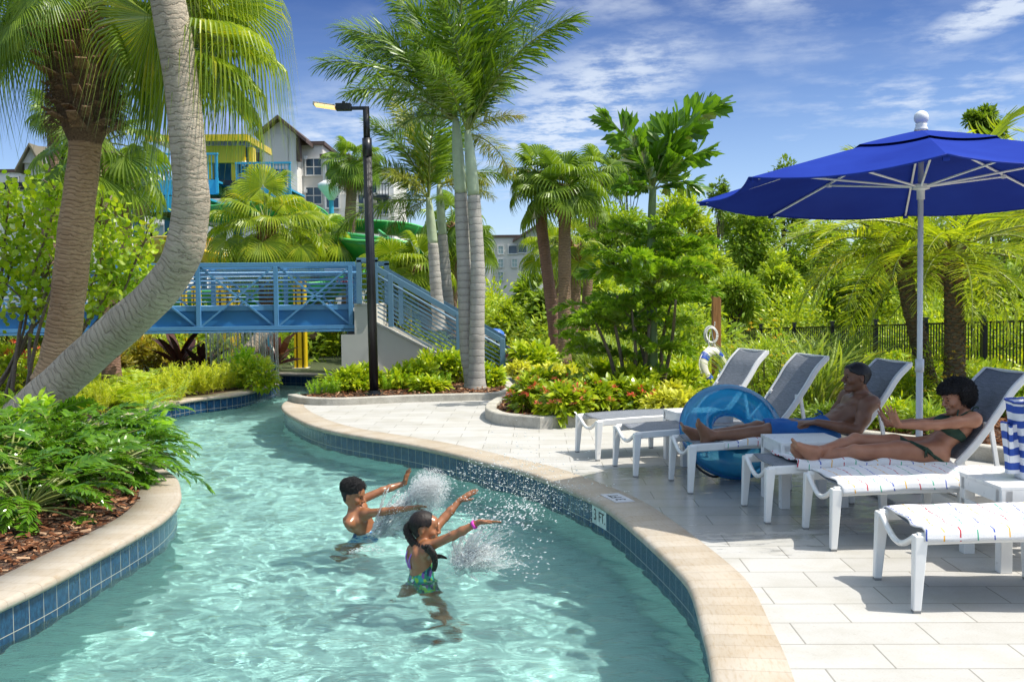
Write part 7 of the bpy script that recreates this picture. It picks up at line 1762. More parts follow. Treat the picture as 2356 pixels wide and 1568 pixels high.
# ---------------------------------------------------------------- spray thrown up by the children
k = Mat('spray'); k.n.remove(k.b)
gl_ = k.node('ShaderNodeBsdfGlass', {'IOR': 1.33, 'Roughness': .05}); df = k.node('ShaderNodeBsdfDiffuse', {'Color': (.97, .99, .99, 1)}); tl = k.node('ShaderNodeBsdfTranslucent', {'Color': (.97, .99, .99, 1)})
ms = k.node('ShaderNodeMixShader', {0: .5, 1: df.outputs[0], 2: tl.outputs[0]}); m2 = k.node('ShaderNodeMixShader', {0: .88, 1: gl_.outputs[0], 2: ms.outputs[0]}); k.l.new(m2.outputs[0], k.out.inputs[0]); m_spray = k.m
def splash():
    r_ = np.random.default_rng(21); Pn, Sz, Dr = [], [], []
    def burst(c, Rr, n, s0, s1, flat=1.0, shell=.5):
        d = unit(r_.normal(size=(n, 3))) * (r_.random(n) ** shell)[:, None] * Rr; d[:, 2] *= flat
        Pn.append(c + d); Sz.append(r_.uniform(s0, s1, n) * (1.3 - .6 * np.linalg.norm(d, axis=1) / Rr)); Dr.append(unit(d + r_.normal(0, .05, (n, 3))))
    def streak(a, b, bow, n, sp, s0, s1):
        t = r_.random(n); p = np.outer(1 - t, a) + np.outer(t, b); p[:, 2] += bow * 4 * t * (1 - t); p += r_.normal(0, sp, (n, 3)) * (.3 + t)[:, None]; Pn.append(p); Sz.append(s0 + (s1 - s0) * r_.random(n) ** 2.2); Dr.append(unit(np.tile(b - a, (n, 1)) + r_.normal(0, .1, (n, 3))))
    def strands(c, Rr, n, lo, hi, flat=1.0, cone=None):
        """fine threads of water thrown out from a point"""
        for i in range(n):
            d = unit(r_.normal(size=3)) if cone is None else unit(np.asarray(cone) + r_.normal(0, .4, 3)); d[2] *= flat; m = r_.integers(6, 14); t = np.linspace(r_.uniform(lo * .4, lo), r_.uniform(lo, hi), m); w = unit(r_.normal(size=3)) * .012
            p = c + d * (t * Rr)[:, None] + w * np.sin(t * 9 + r_.uniform(0, 6))[:, None]; p[:, 2] -= .05 * t * t
            Pn.append(p + r_.normal(0, .002, (m, 3))); Sz.append(r_.uniform(.0012, .0028, m) * (1.2 - .6 * t / hi)); Dr.append(np.tile(d, (m, 1)))
    Yb = 7.72; C1 = Q(990, 1122, Yb)
    burst(C1, .17, 5200, .0009, .0030, .95, .45); burst(Q(984, 1130, Yb), .14, 6500, .0006, .0016, .95, .40); burst(Q(978, 1128, Yb), .12, 3200, .0012, .004, .9, .5); strands(C1, .21, 420, .3, 1.05)
    for a, b, n in (((860, 1225), (960, 1135), 2600), ((880, 1228), (940, 1150), 2200), ((910, 1230), (1000, 1160), 1600)): streak(Q(*a, 7.78), Q(*b, Yb), .03, n, .03, .0010, .0052)
    strands(Q(880, 1222, 7.8), .42, 160, .1, .9, 1.0, (.75, 0, .7))
    streak(Q(1010, 1130, 7.6), Q(1330, 1140, 7.9), .26, 620, .11, .0012, .0046)
    streak(Q(1060, 1190, 6.7), Q(1270, 1150, 7.7), .22, 760, .12, .0012, .0046)
    streak(Q(1200, 1130, 8.1), Q(1420, 1180, 7.9), .05, 300, .10, .0012, .0044)
    streak(Q(1050, 1270, 6.5), Q(1240, 1180, 6.9), .12, 900, .07, .0012, .0055)
    burst(Q(1095, 1275, 6.5), .20, 2600, .0010, .0034, .40, .55); burst(Q(1085, 1285, 6.5), .17, 4500, .0006, .0016, .42, .5); burst(Q(1075, 1288, 6.5), .11, 2200, .0012, .004, .4, .6); strands(Q(1080, 1290, 6.5), .24, 220, .2, 1.0, .7)
    streak(Q(1040, 1300, 6.5), Q(1230, 1300, 6.4), .06, 500, .05, .0012, .005)
    burst(Q(885, 1230, 7.85), .14, 1500, .0012, .004, .2, .6); streak(Q(800, 1270, 7.3), Q(880, 1265, 7.3), .02, 160, .02, .0015, .004)
    pts = np.vstack(Pn); s = np.concatenate(Sz); D = np.vstack(Dr); ok = pts[:, 2] > WZ - .01; pts, s, D = pts[ok], s[ok], D[ok]
    V = np.array([[1, 0, 0], [-1, 0, 0], [0, 1.2, 0], [0, -1.2, 0], [0, 0, 1], [0, 0, -1.0]]); F = np.array([[0, 2, 4], [2, 1, 4], [1, 3, 4], [3, 0, 4], [2, 0, 5], [1, 2, 5], [3, 1, 5], [0, 3, 5]]); Rm = frames(D, r_.uniform(0, 6, len(D))) * s[:, None, None]; st = r_.uniform(1, 3.2, len(D)); Rm[:, :, 1] *= st[:, None]
    g = G(); g.inst(V, [F], Rm, pts); return tag(g.build('splash', m_spray, smooth=True), kind='stuff', label='white spray of water flung up by the children')
splash()
def splash_sheet(name, label, org, dirs, n, L, box, seed):
    """strings and sheets of water thrown from a point, blended into one ragged surface"""
    r_ = np.random.default_rng(seed); lo, hi = np.asarray(box[0]), np.asarray(box[1]); B = Body(.0048, lo, hi)
    for i in range(n):
        d = unit(np.asarray(dirs[r_.integers(len(dirs))], float) + r_.normal(0, .22, 3)); l = L * r_.uniform(.35, 1.1); m = 8; t = np.linspace(0, 1, m); w = unit(r_.normal(size=3)); p = org + r_.normal(0, .03, 3) + d * (t * l)[:, None] + w * (.03 * np.sin(t * r_.uniform(3, 8)) * t)[:, None]; p[:, 2] -= .10 * l * t * t * 2
        rad = (.0085 * (1 - t) ** .6 + .0030) * r_.uniform(.6, 1.25) * (1 + .4 * np.sin(t * 20 + r_.uniform(0, 6)))
        B.chain(p, rad, .010)
        if r_.random() < .5: B.ell(p[-1] + d * .02, (.006, .006, .006), None, .006)
    pp = B.points(); B.d += (.0026 * np.sin(pp[..., 0] * 210 + 3 * np.sin(pp[..., 2] * 60)) * np.sin(pp[..., 1] * 190) * np.sin(pp[..., 2] * 230)).astype(np.float32)
    V, F = surf_nets(B.d, B.lo, B.h); V = relax(V, F, 1); g = G(); g.add(V, F); tag(g.build(name, m_sheet, smooth=True), label, kind='stuff')
k = Mat('water_sheet'); k.n.remove(k.b); gg = k.node('ShaderNodeBsdfGlass', {'IOR': 1.33, 'Roughness': .03}); dd_ = k.node('ShaderNodeBsdfTranslucent', {'Color': (.95, .98, .99, 1)}); tt_ = k.node('ShaderNodeBsdfTransparent', {'Color': (.95, .99, .98, 1)})
m1 = k.node('ShaderNodeMixShader', {0: .45, 1: gg.outputs[0], 2: dd_.outputs[0]}); m2 = k.node('ShaderNodeMixShader', {0: .25, 1: m1.outputs[0], 2: tt_.outputs[0]}); k.l.new(m2.outputs[0], k.out.inputs[0]); m_sheet = k.m
_o = Q(875, 1222, 7.8); splash_sheet('water_sheet', 'sheet of water flung up from the arm of the boy', _o, [(.62, -.1, .68), (.8, -.1, .5), (.72, .0, .6), (.9, .0, .25)], 130, .50, (_o - [.12, .22, .08], _o + [.55, .25, .56]), 5)
_o = Q(1065, 1300, 6.5); splash_sheet('water_sheet', 'sheet of water flung up in front of the girl', _o, [(.7, -.1, .45), (.9, .1, .25), (.5, .2, .6), (.3, -.2, .5)], 110, .40, (_o - [.12, .22, .05], _o + [.48, .25, .36]), 6)
# ================================================================ palms
def fan_at(g, crown, joint, d, rad, fans=FANS_G, roll=None, mi=0, mp=1, pr=.018):
    crown, joint = np.asarray(crown), np.asarray(joint); m = (crown + joint) / 2 + np.array([0, 0, .12 * np.linalg.norm(joint - crown)])
    g.tube(smooth_curve([crown, m, joint], 9), np.linspace(pr * 1.3, pr * .7, 9), 6, mp, cap=False)
    f = fans[rng.integers(len(fans))]; Rm = frames(unit(np.asarray(d, float))[None], np.array([rng.normal(0, .25) if roll is None else roll]))[0] * rad
    g.add(bend(f[0], Rm, joint, rng.uniform(.75, 1.05)), f[1], mi)
def palm(name_label, base, group, trunk_pts, r0, r1, bk, crown_fn, mats, flare=.0, extra=None, seg=60, name='fan_palm', cat='palm', rough=0.0):
    t = thing(name, name_label, cat, tuple(base), 0, group); inv = -np.asarray(base, float)
    g = G(); c = trunk(g, np.asarray(trunk_pts) + inv, r0, r1, 20, flare, 0, seg, rough); g.build('trunk', bk, t, smooth=True)
    g = G(); crown_fn(g, c[-1]); g.build('crown', mats, t)
    if extra: extra(t, c[-1])
    return t
PG = 'fan palms around the lazy river'
# the leaning palm in front
tp = seg_pts([(20, 1000, 13.1), (70, 948, 12.95), (125, 893, 12.8), (200, 822, 12.7), (290, 742, 12.5), (365, 672, 12.3), (418, 590, 12.1), (438, 490, 12.0), (437, 400, 11.9), (418, 200, 11.75), (386, 0, 11.6), (352, -150, 11.5)])
def crownA(g, c):
    inv = -np.asarray(tp[1]); c0 = Q(352, -150, 11.5) + inv
    for (u, v, dY, dx, dz, dy, rad) in [(480, 75, .8, 1, .02, .1, 1.30), (455, -30, 1.1, 1, .25, .2, 1.15), (470, 140, .9, .95, -.25, .1, 1.30), (540, 110, 1.2, .9, -.12, .2, 1.12), (455, 40, 1.6, .9, .05, .4, 1.25), (500, 190, 1.3, .75, -.5, .2, 1.2), (520, 10, 1.5, .95, .15, .3, 1.2),
                                       (352, 40, 1.4, .0, -1, .3, 1.35), (385, 110, 1.5, .1, -1, .4, 1.35), (405, 10, 1.8, .4, -.9, .6, 1.3), (430, -70, .9, .6, .3, .6, 1.1)]:
        fan_at(g, c0, Q(u, v, 11.5 + dY) + inv, (dx, dy, dz), rad)
palm('leaning palm with a thick grey ringed trunk curving upright in front of the bridge', tp[1], PG, tp, .275, .185, BK['grey'], crownA, [LM['palm_bright'], m_rachis], .08, seg=110)
# the second big palm, boots under its crown
tq = seg_pts([(120, 880, 13.7), (138, 812, 13.7), (156, 690, 13.65), (177, 500, 13.6), (196, 330, 13.6), (193, 200, 13.6), (190, 75, 13.6)])
def crownB(g, c):
    fan_crown(g, c + [0, 0, .30], 28, 1.15, 1.25, -.05, .9, FANS_G, seed=4, sag=.15, grav=.9, front=-.15)
    inv = -np.asarray(tq[1])
    for (u, v, dY, dx, dz, dy, rad) in [(40, 70, -.3, -.6, -.8, 0, 1.15), (320, 130, -.1, .3, -.95, 0, 1.25), (-10, 60, 0, -.8, -.6, 0, 1.2), (310, 60, .5, .35, -1, .2, 1.2), (60, 20, -.9, -.5, -.7, -.4, 1.0), (110, -30, -1.1, -.2, -.9, -.5, .9)]:
        fan_at(g, c + [0, 0, .2], Q(u, v, 13.6 + dY) + inv, (dx, dy, dz), rad)
def extraB(t, c):
    g = G(); boots(g, c, .26, .46, -1.35, .10, 90, .34, 0, .42, .10); g.build('leaf_bases', m_boot, t)
    g = G(); hairs(g, c, .36, -1.3, .15, 1800, .34); g.lathe(c, [(.20, -1.5), (.28, -1.3), (.38, -.95), (.47, -.5), (.42, -.1), (.26, .2), (.0, .3)], 24); g.build('fibre', m_fibre, t)
palm('upright palm with tan trunk, shaggy brown leaf bases below its hanging crown', tq[1], PG, tq, .25, .19, BK['tan'], crownB, [LM['palm'], m_rachis], .05, extraB, seg=90)
# thinner palms on the left, farther back
def small_fan(label, pts, r, bk, n, pet, rad, fans=FANS_S, mat='palm', dead=0, seed=None, zmin=-.55, ball=.0, dead_leaf=0.25, group=PG, grav=.5):
    p = seg_pts(pts)
    def cf(g, c): fan_crown(g, c, n, pet, rad, zmin, .95, fans, seed=seed, pr=.013, grav=grav)
    def ex(t, c):
        if dead:
            g = G(); d = rand_dirs(dead, -.97, -.45); fan_crown(g, c, dead, pet * .7, rad * .8, fans=FANS_D, dirs=d, mi=0, mi_p=1); g.build('dead_leaves', [LM['dead'], m_boot], t)
        if ball:
            g = G(); boots(g, c, ball * .55, ball * .8, -ball * 2.2, ball * .3, 30, ball * .9, 0, .8, ball * .28); g.lathe(c, [(r, -ball * 2.6), (ball * .8, -ball * 1.6), (ball * .85, -ball * .5), (ball * .5, ball * .4), (0, ball * .5)], 14); hairs(g, c, ball * .8, -ball * 2, 0, 160, ball * .6); g.build('leaf_bases', m_boot, t)
    return palm(label, p[0], group, p, r * 1.15, r, bk, cf, [LM[mat], m_rachis], .02, ex, seg=40)
small_fan('slim palm with a reddish trunk rising just behind the tan trunked palm', [(258, 880, 17), (250, 700, 17), (238, 500, 17), (232, 330, 17)], .13, BK['red'], 16, .7, .8, seed=11)
small_fan('short fan palm in front of the blue slide deck, one broad leaf pointing right', [(292, 700, 21), (290, 560, 21), (288, 415, 21)], .11, BK['brown'], 13, .45, .75, seed=13, dead=4, ball=.16)
small_fan('dark fan palm half hidden at the upper left, behind the tan trunk', [(120, 620, 20), (125, 420, 20), (120, 262, 20)], .11, BK['brown'], 14, .30, .42, seed=15)
small_fan('small palm head poking above the sea grape, below the grey gable', [(105, 620, 24), (105, 500, 24), (105, 418, 24)], .10, BK['brown'], 12, .25, .40, seed=17)
small_fan('shaggy fan palm behind the middle of the bridge, dark ball of leaf bases', [(612, 900, 25), (612, 720, 25), (614, 520, 25)], .17, BK['red'], 38, .95, .86, fans=FANS, mat='palm_bright', dead=10, seed=19, ball=.27, zmin=-.8, grav=.38)
small_fan('fan palm against the hotel wall, dry skirt hanging beside the lamp post', [(800, 700, 37), (805, 520, 37), (812, 378, 37)], .19, BK['brown'], 22, .70, .80, dead=12, seed=21, ball=.33, zmin=-.4)
small_fan('loose yellowish fan palm beside the yellow slide columns', [(985, 760, 26), (975, 690, 26), (962, 615, 26)], .14, BK['brown'], 18, .6, .75, mat='palm_bright', dead=5, seed=23, ball=.2)
small_fan('fan palm tucked behind the two grey trunks, leaves reaching right', [(1075, 760, 29), (1072, 640, 29), (1070, 560, 29)], .12, BK['brown'], 18, .6, .7, seed=25, dead=3)
small_fan('young fan palm with open pale crown behind the three slender trunks', [(1288, 800, 29), (1278, 680, 29), (1268, 575, 29)], .12, BK['red'], 15, .55, .65, mat='palm_bright', seed=27, ball=.17)
small_fan('drooping fan palm between the lamp post and the shorter foxtail palm', [(915, 780, 27), (912, 700, 27), (908, 620, 27)], .13, BK['brown'], 18, .6, .75, mat='palm_bright', dead=4, seed=41, ball=.18)
small_fan('fan palm head showing between the grey foxtail trunks', [(1040, 780, 27), (1042, 640, 27), (1045, 520, 27)], .12, BK['brown'], 18, .6, .7, seed=43, dead=4, ball=.18)
small_fan('fan palm right of the shaggy palm, in front of the green slide', [(722, 780, 29), (725, 640, 29), (728, 545, 29)], .13, BK['brown'], 18, .6, .75, mat='palm_bright', seed=45, dead=6, ball=.2)
TG = 'tall fan palms left of the fishtail palm'
small_fan('leftmost of the slender fan palms, its rusty trunk leaning left', [(1284, 838, 21.5), (1266, 680, 21.5), (1246, 520, 21.5), (1236, 402, 21.5)], .115, BK['red'], 20, .42, .55, seed=31, ball=.15, group=TG, zmin=-.5)
small_fan('straight middle fan palm with grey brown trunk and large round crown', [(1298, 840, 21), (1299, 650, 21), (1299, 445, 21)], .125, BK['brown'], 28, .58, .64, seed=33, ball=.22, group=TG, zmin=-.15)
small_fan('rear fan palm of the slender group, small crown low beside the trunks', [(1314, 800, 24), (1324, 680, 24), (1320, 570, 24)], .12, BK['brown'], 14, .5, .6, seed=35, ball=.18, group=TG, mat='palm_bright')
small_fan('fan palm with dark crown right of the straight trunk', [(1345, 760, 25), (1360, 560, 25), (1378, 400, 25)], .11, BK['brown'], 18, .5, .60, seed=37, group=TG, zmin=-.3)

# foxtail palms
def frond_to(g, c, tip, fr, mi=0, up=.42):
    c, tip = np.asarray(c), np.asarray(tip); ch = tip - c; L = np.linalg.norm(ch); d = unit(ch)
    hz_ = np.array([d[0], d[1], 0]); ax_ = np.array([0, 0, 1.0]); e = unit(d * math.cos(up) + unit(ax_ - d * (ax_ @ d)) * math.sin(up)) if abs(d[2]) < .97 else d
    add_fronds(g, c, [e], L * 1.08, fr, mi, 2, .12)
def foxtail(label, base, pts, r, shaft, tips, Y, yel=(), seed=0, more=6, fr=PLUME, L=2.0):
    p = seg_pts(pts); t = thing('foxtail_palm', label, 'palm', tuple(p[0]), 0, 'foxtail palms by the stairs'); inv = -p[0]
    k_ = len(p) - 1; g = G(); c = trunk(g, p[:k_] + inv, r * 1.25, r * .95, 20, .05, 0, 60); g.build('trunk', BK['smooth'], t, smooth=True)
    g = G(); q0, q1 = p[k_ - 1] + inv, p[k_] + inv; a = np.linspace(0, 1, 14)[:, None]; g.tube(q0 * (1 - a) + q1 * a, r * (.88 + .06 * np.sin(np.linspace(0, 3.1, 14)) - .42 * np.linspace(0, 1, 14) ** 2), 16); g.build('crownshaft', m_shaft, t, smooth=True)
    global rng; keep = rng; rng = np.random.default_rng(seed + 50)
    g = G()
    for i, (u, v, dY) in enumerate(tips): frond_to(g, q1 - [0, 0, .05], Q(u, v, Y + dY) + inv, fr, 1 if i in yel else 0, .34)
    for i in range(more):
        a = rng.uniform(0, 6.28); e = rng.uniform(.25, 1.0); add_fronds(g, q1, [[math.cos(a), math.sin(a) * 1.2, e]], L * rng.uniform(.8, 1.1), fr, 0, 2)
    g.build('crown', [LM['foxtail'], LM['foxtail_y'], m_rachis], t); rng = keep
    return t
foxtail('left trunk of the tall twin foxtail palms, crownshaft pale green', 0, [(1092, 892, 17.4), (1076, 800, 17.4), (1068, 620, 17.4), (1060, 445, 17.4), (1048, 272, 17.4)], .118, 0,
        [(752, 140, .5), (795, 62, .9), (905, 12, .8), (960, -50, -.3), (830, 215, -1.0), (1000, -60, .9), (905, 300, 1.2), (870, 120, 1.3), (930, 90, -1.2)], 17.4, (), 1, 0)
foxtail('right trunk of the tall twin foxtail palms, longest frond arching right', 0, [(1096, 902, 17.2), (1097, 780, 17.2), (1099, 610, 17.2), (1090, 450, 17.2), (1076, 300, 17.2)], .115, 0,
        [(1300, 55, -.3), (1207, 265, -.4), (1085, -70, .2), (1240, -20, .8), (1140, -60, -.6), (1020, -20, -1.0), (1180, 110, 1.3), (1150, 200, 1.5), (1165, 385, 1.2), (985, 150, -1.4)], 17.2, (1, 8), 2, 0)
foxtail('shorter foxtail palm left of the twin trunks, fronds drooping over the lamp post', 0, [(1012, 760, 21.3), (1003, 660, 21.3), (996, 560, 21.3), (986, 455, 21.3)], .115, 0,
        [(905, 243, .3), (868, 300, -.4), (800, 520, -.6), (950, 230, .6), (890, 400, -1.0), (1030, 330, .9), (905, 530, .7), (1035, 470, -.7)], 21.3, (0, 4), 3, 2, L=1.7)
foxtail('foxtail palm with bright lime fronds just behind the twin trunks', 0, [(1036, 760, 22.3), (1026, 640, 22.3), (1018, 540, 22.3), (1010, 425, 22.3)], .11, 0,
        [(1040, 235, .3), (985, 250, .2), (1075, 320, .6), (940, 290, -.3), (1110, 420, -.9), (1135, 450, -.3), (955, 360, .8)], 22.3, (4, 5), 4, 2, L=1.7)

# fishtail palm: a tall stem and a leafy clump
def ragged(seed=0):
    r_ = np.random.default_rng(seed); n = 7; a = np.linspace(-.42, .42, n); rr = 1 - .35 * np.abs(a) / .42 * .6 + r_.normal(0, .10, n); rr[1::2] -= .16
    V = np.vstack([[0, 0, 0], np.c_[np.sin(a) * rr * .9, np.cos(a) * rr, -.25 * rr ** 2 + .04 * np.cos(a * 9)]]); i = np.arange(n - 1); return V, [np.stack([0 * i, i + 2, i + 1], 1)]
FISH = [pinnate(26, 1, .05, .185, .95, .8, .3, .3, .65, s, .18, ragged(s)) for s in range(4)]
m_stem = plain('green_stem', (.13, .19, .06), .5, var=.25, scale=6)
FISHT = [pinnate(17, 1, .05, .33, .85, .55, .3, .1, .7, s + 9, .14, ragged(s + 9)) for s in range(3)]
def fishtail():
    base = P(1480, 905, .1); t = thing('fishtail_palm', 'fishtail palm with ragged drooping leaflets, tall stem above a bushy base', 'palm', tuple(base)); inv = -base; Y = 15.0
    g = G(); c = trunk(g, seg_pts([(1502, 890, Y), (1500, 700, Y), (1498, 560, Y), (1502, 430, Y)]) + inv, .085, .055, 12); 
    g.build('stem', m_stem, t, smooth=True)
    for (u0, v0, u1, v1, u2, v2) in [(1440, 895, 1425, 800, 1405, 705), (1460, 900, 1462, 800, 1450, 690), (1475, 900, 1490, 790, 1500, 680), (1420, 880, 1400, 810, 1370, 740), (1525, 885, 1545, 790, 1555, 690), (1500, 900, 1470, 780, 1420, 680), (1520, 880, 1525, 780, 1545, 690)]:
        g = G(); g.tube(smooth_curve(seg_pts([(u0, v0, Y + .1), (u1, v1, Y + rng.normal(0, .2)), (u2, v2, Y + rng.normal(0, .3))]) + inv, 14), np.linspace(.035, .018, 14), 8); g.build('stem', m_twig, t, smooth=True)
    g = G(); c = Q(1502, 440, Y) + inv
    for (u, v, dY) in [(1382, 285, -.3), (1648, 255, .2), (1645, 350, -.5), (1440, 340, .6), (1560, 285, .7), (1420, 440, -.5), (1600, 440, .5), (1500, 310, .9)]: frond_to(g, c, Q(u, v, Y + dY) + inv, FISHT, 3, .42)
    for (u, v, Lp, k_) in [(1500, 560, 1.0, 7), (1498, 660, 1.25, 9), (1440, 760, .95, 9), (1400, 720, .9, 8), (1470, 720, 1.0, 9), (1525, 700, .85, 8), (1565, 600, .8, 6), (1540, 590, .9, 7), (1370, 760, .7, 7), (1575, 540, .8, 6), (1385, 815, .65, 8), (1440, 830, .7, 8), (1505, 810, .65, 7), (1525, 760, .65, 7), (1350, 800, .55, 7), (1470, 850, .55, 7), (1515, 650, .9, 7), (1470, 620, .9, 7)]:
        cc = Q(u, v, Y + rng.normal(0, .3) + (2.6 if u > 1580 else 0)) + inv
        for i in range(max(4, int(k_ * .72))): a = rng.uniform(0, 6.28); add_fronds(g, cc, [[math.cos(a), math.sin(a) * .9, rng.uniform(.2, 1.0)]], Lp * rng.uniform(.75, 1.1), FISH, 0, 1)
    g.build('crown', [LM['fishtail'], m_rachis, m_rachis, LM['fish_dark']], t)
fishtail()

# date palms under the parasol
def date_palm(label, pts, r, tips, Y, seed, n=26, L=1.75, zmin=-.35):
    p = seg_pts(pts); t = thing('date_palm', label, 'palm', tuple(p[0]), 0, 'feathery date palms behind the parasol'); inv = -p[0]
    g = G(); c = trunk(g, p + inv, r * 1.1, r * .9, 18, .03, 0, 60, .04); 
    g.build('trunk', BK['date'], t, smooth=True)
    g = G(); L_ = np.linalg.norm(np.diff(c, axis=0), axis=1).sum(); 
    for i in range(260):                                   # stubs of old leaves up the trunk
        f = i / 260; b = c[int(f * (len(c) - 1))]; a = i * 2.39996; d = np.array([math.cos(a), math.sin(a), 0]); rr = r * (1.1 - .2 * f); b = b + d * rr * .93; e = b + unit(d + [0, 0, .9]) * .055; x = np.array([-d[1], d[0], 0]) * .028
        g.add(np.array([b - x, b + x, e + x * .6, e - x * .6, b - x - d * .02 + [0, 0, .03], b + x - d * .02 + [0, 0, .03]]), [np.array([[0, 1, 2, 3]]), np.array([[3, 2, 5, 4]])])
    boots(g, c[-1], r * .9, r * .8, -.35, .15, 22, .22, 0, 1.2, .035); g.build('leaf_bases', m_boot, t)
    global rng; keep = rng; rng = np.random.default_rng(seed)
    g = G(); c1 = c[-1] + [0, 0, .1]
    for i in range(n):
        z = np.linspace(1.1, zmin, n)[i] + rng.normal(0, .1); a = i * 2.39996; add_fronds(g, c1, [[math.cos(a), math.sin(a), z]], L * rng.uniform(.85, 1.1), FEATHER, 0, 1)
    for (u, v, dY) in tips: frond_to(g, c1, Q(u, v, Y + dY) + inv, FEATHER, 0, .5)
    g.build('crown', [LM['date'], m_rachis, m_rachis], t); rng = keep
date_palm('date palm with a stubbly trunk directly behind the parasol pole', [(2146, 930, 13.6), (2118, 800, 13.6), (2092, 690, 13.6), (2072, 590, 13.6)], .115, [(1835, 600, -.4), (1850, 520, .3), (1880, 680, -.6), (2000, 290, .5), (2050, 270, .2), (1960, 720, -1)], 13.6, 60, 20, 1.7)
date_palm('date palm with a thick ringed trunk right of the parasol pole', [(2196, 900, 13.0), (2196, 760, 13.0), (2192, 600, 13.0)], .125, [(2356, 760, -.5), (2400, 640, .3), (2330, 800, -.8), (2110, 700, -1), (2340, 260, .6), (2420, 500, .2), (2250, 720, -1.2)], 13.0, 61, 20, 1.7)
date_palm('date palm at the right edge, fronds rising over the parasol', [(2480, 900, 15.0), (2470, 700, 15.0), (2460, 480, 15.0)], .125, [(2330, 235, .1), (2290, 330, 0), (2350, 420, -.4), (2300, 560, .5), (2280, 700, .2), (2330, 290, .4)], 15.0, 62, 22, 1.9)

# ================================================================ trees beyond the fence
k_tree = 0
FG = 'trees beyond the black fence'
TREES = [ # u, v of crown centre, Y, half width, half height in photograph units, leaf material, leaf size, leaves, label
 (1145, 720, 44, 50, 45, 'tree_l', .34, 1500, 'feathery pale green tree in front of the right grey block, lower left'),
 (1228, 690, 40, 50, 62, 'tree_m', .32, 1700, 'mid green bushy tree between the grey block and slender palms'),
 (1180, 760, 33, 70, 60, 'tree_l', .26, 1600, 'bright bamboo like bush right of the stair rail'),
 (1255, 740, 30, 45, 70, 'tree_d', .22, 1400, 'dark narrow bush left of the slender palm trunks'),
 (1400, 560, 46, 95, 120, 'tree_m', .36, 2600, 'round tree behind the slender palms with pale flowering top'),
 (1440, 400, 52, 60, 60, 'tree_d', .42, 1100, 'pine like treetop standing highest left of the fishtail palm'),
 (1375, 690, 36, 75, 80, 'tree_l', .28, 2200, 'light green tree right of the slender palm trunks'),
 (1560, 540, 44, 100, 95, 'tree_l', .34, 2400, 'broad light tree behind the fishtail palm'),
 (1655, 450, 40, 26, 75, 'tree_d', .26, 420, 'thin sparse tree sticking up left of the parasol tip'),
 (1720, 560, 42, 90, 120, 'tree_m', .33, 2600, 'dense tree under the left tip of the parasol'),
 (1805, 470, 45, 60, 110, 'tree_d', .34, 1700, 'dark treetop just above the edge of the parasol'),
 (1690, 690, 31, 80, 70, 'tree_m', .24, 2000, 'low bushy tree over the fence behind the brown post'),
 (1790, 660, 33, 60, 80, 'tree_l', .25, 1900, 'pale wispy tree over the middle of the fence'),
 (1880, 620, 38, 90, 130, 'tree_m', .30, 2600, 'large tree behind the fronds left of the parasol pole'),
 (1975, 690, 29, 80, 75, 'tree_d', .23, 2200, 'glossy dark tree over the fence left of the date palms'),
 (2060, 560, 40, 90, 120, 'tree_l', .32, 2200, 'light tree behind the parasol pole'),
 (2180, 640, 31, 110, 120, 'tree_m', .25, 2800, 'mid green tree between the two date palm trunks'),
 (2290, 690, 26, 90, 80, 'tree_d', .21, 2400, 'dark leafy tree over the fence at the right edge'),
 (2300, 470, 34, 110, 160, 'tree_m', .30, 2600, 'tree filling the gap under the right of the parasol'),
 (2270, 280, 27, 45, 55, 'tree_d', .22, 900, 'dark leafy treetop showing above the parasol on the right'),
 (2420, 560, 28, 90, 150, 'tree_l', .25, 1900, 'bright tree cut by the right edge'),
 (1480, 720, 27, 80, 60, 'tree_m', .22, 1700, 'green bush behind the leafy fishtail base'),
 (1600, 640, 34, 80, 90, 'tree_l', .27, 2000, 'yellow green tree behind the fishtail palm stem'),
 (1320, 620, 50, 90, 60, 'tree_d', .38, 1500, 'far dark tree behind the slender palm trunks'),
 (740, 800, 30, 60, 55, 'hedge', .16, 1600, 'green bush past the end of the river, left of the bridge pier'),
 (560, 800, 33, 70, 50, 'tree_d', .2, 1200, 'dark green bush behind the falling water'),
 (690, 620, 44, 120, 70, 'tree_m', .32, 900, 'tree behind the shaggy palm and the bridge'),
 (420, 800, 34, 110, 60, 'tree_d', .22, 1500, 'dark bush behind the copper hedge under the bridge'),
 (60, 800, 24, 120, 70, 'tree_d', .18, 1500, 'dark bush below the bridge at the left edge'),
 (930, 700, 34, 70, 90, 'tree_d', .24, 1600, 'green bush behind the stair rail'),
]
for (u, v, Y, hw, hh, m_, ls, n, lab) in TREES:
    s = pxm(Y); c = Q(u, v, Y); b = np.array([c[0], c[1], -.05]); rx, rz = hw * s * .82, hh * s * .85
    tree('pine_tree' if 'pine' in lab else ('bush' if 'bush' in lab.split(' ')[:4] else 'leafy_tree'), lab, 'tree', b, 0, (rx, rx * .9, rz), c[2] + .05, int(n * 2.9), L_SMALL, ls * .62, LM[m_], FG if u > 1100 else None, max(.05, rx * .09), 8, max(14, n // 75), .20)
# a far wood closes the view behind them
def far_wood():
    g = G()
    for i in range(75):
        x = rng.uniform(8, 75); y = rng.uniform(62, 80); h_ = rng.uniform(3.5, 6.5); leaf_blob(g, np.array([x * .95, y, h_ * .5]), np.array([rng.uniform(2.5, 4.5), 3, h_ * .55]), 420, L_OVAL, .75, 0, 12, .15, .28)
    for i in range(30):
        x = rng.uniform(-40, 8); y = rng.uniform(95, 120); leaf_blob(g, np.array([x, y, 1.8]), np.array([4, 3, 2.6]), 260, L_OVAL, .8, 0, 10, .15, .28)
    tag(g.build('far_wood', LM['tree_m']), kind='stuff', label='far wood closing the view behind the trees')
far_wood()

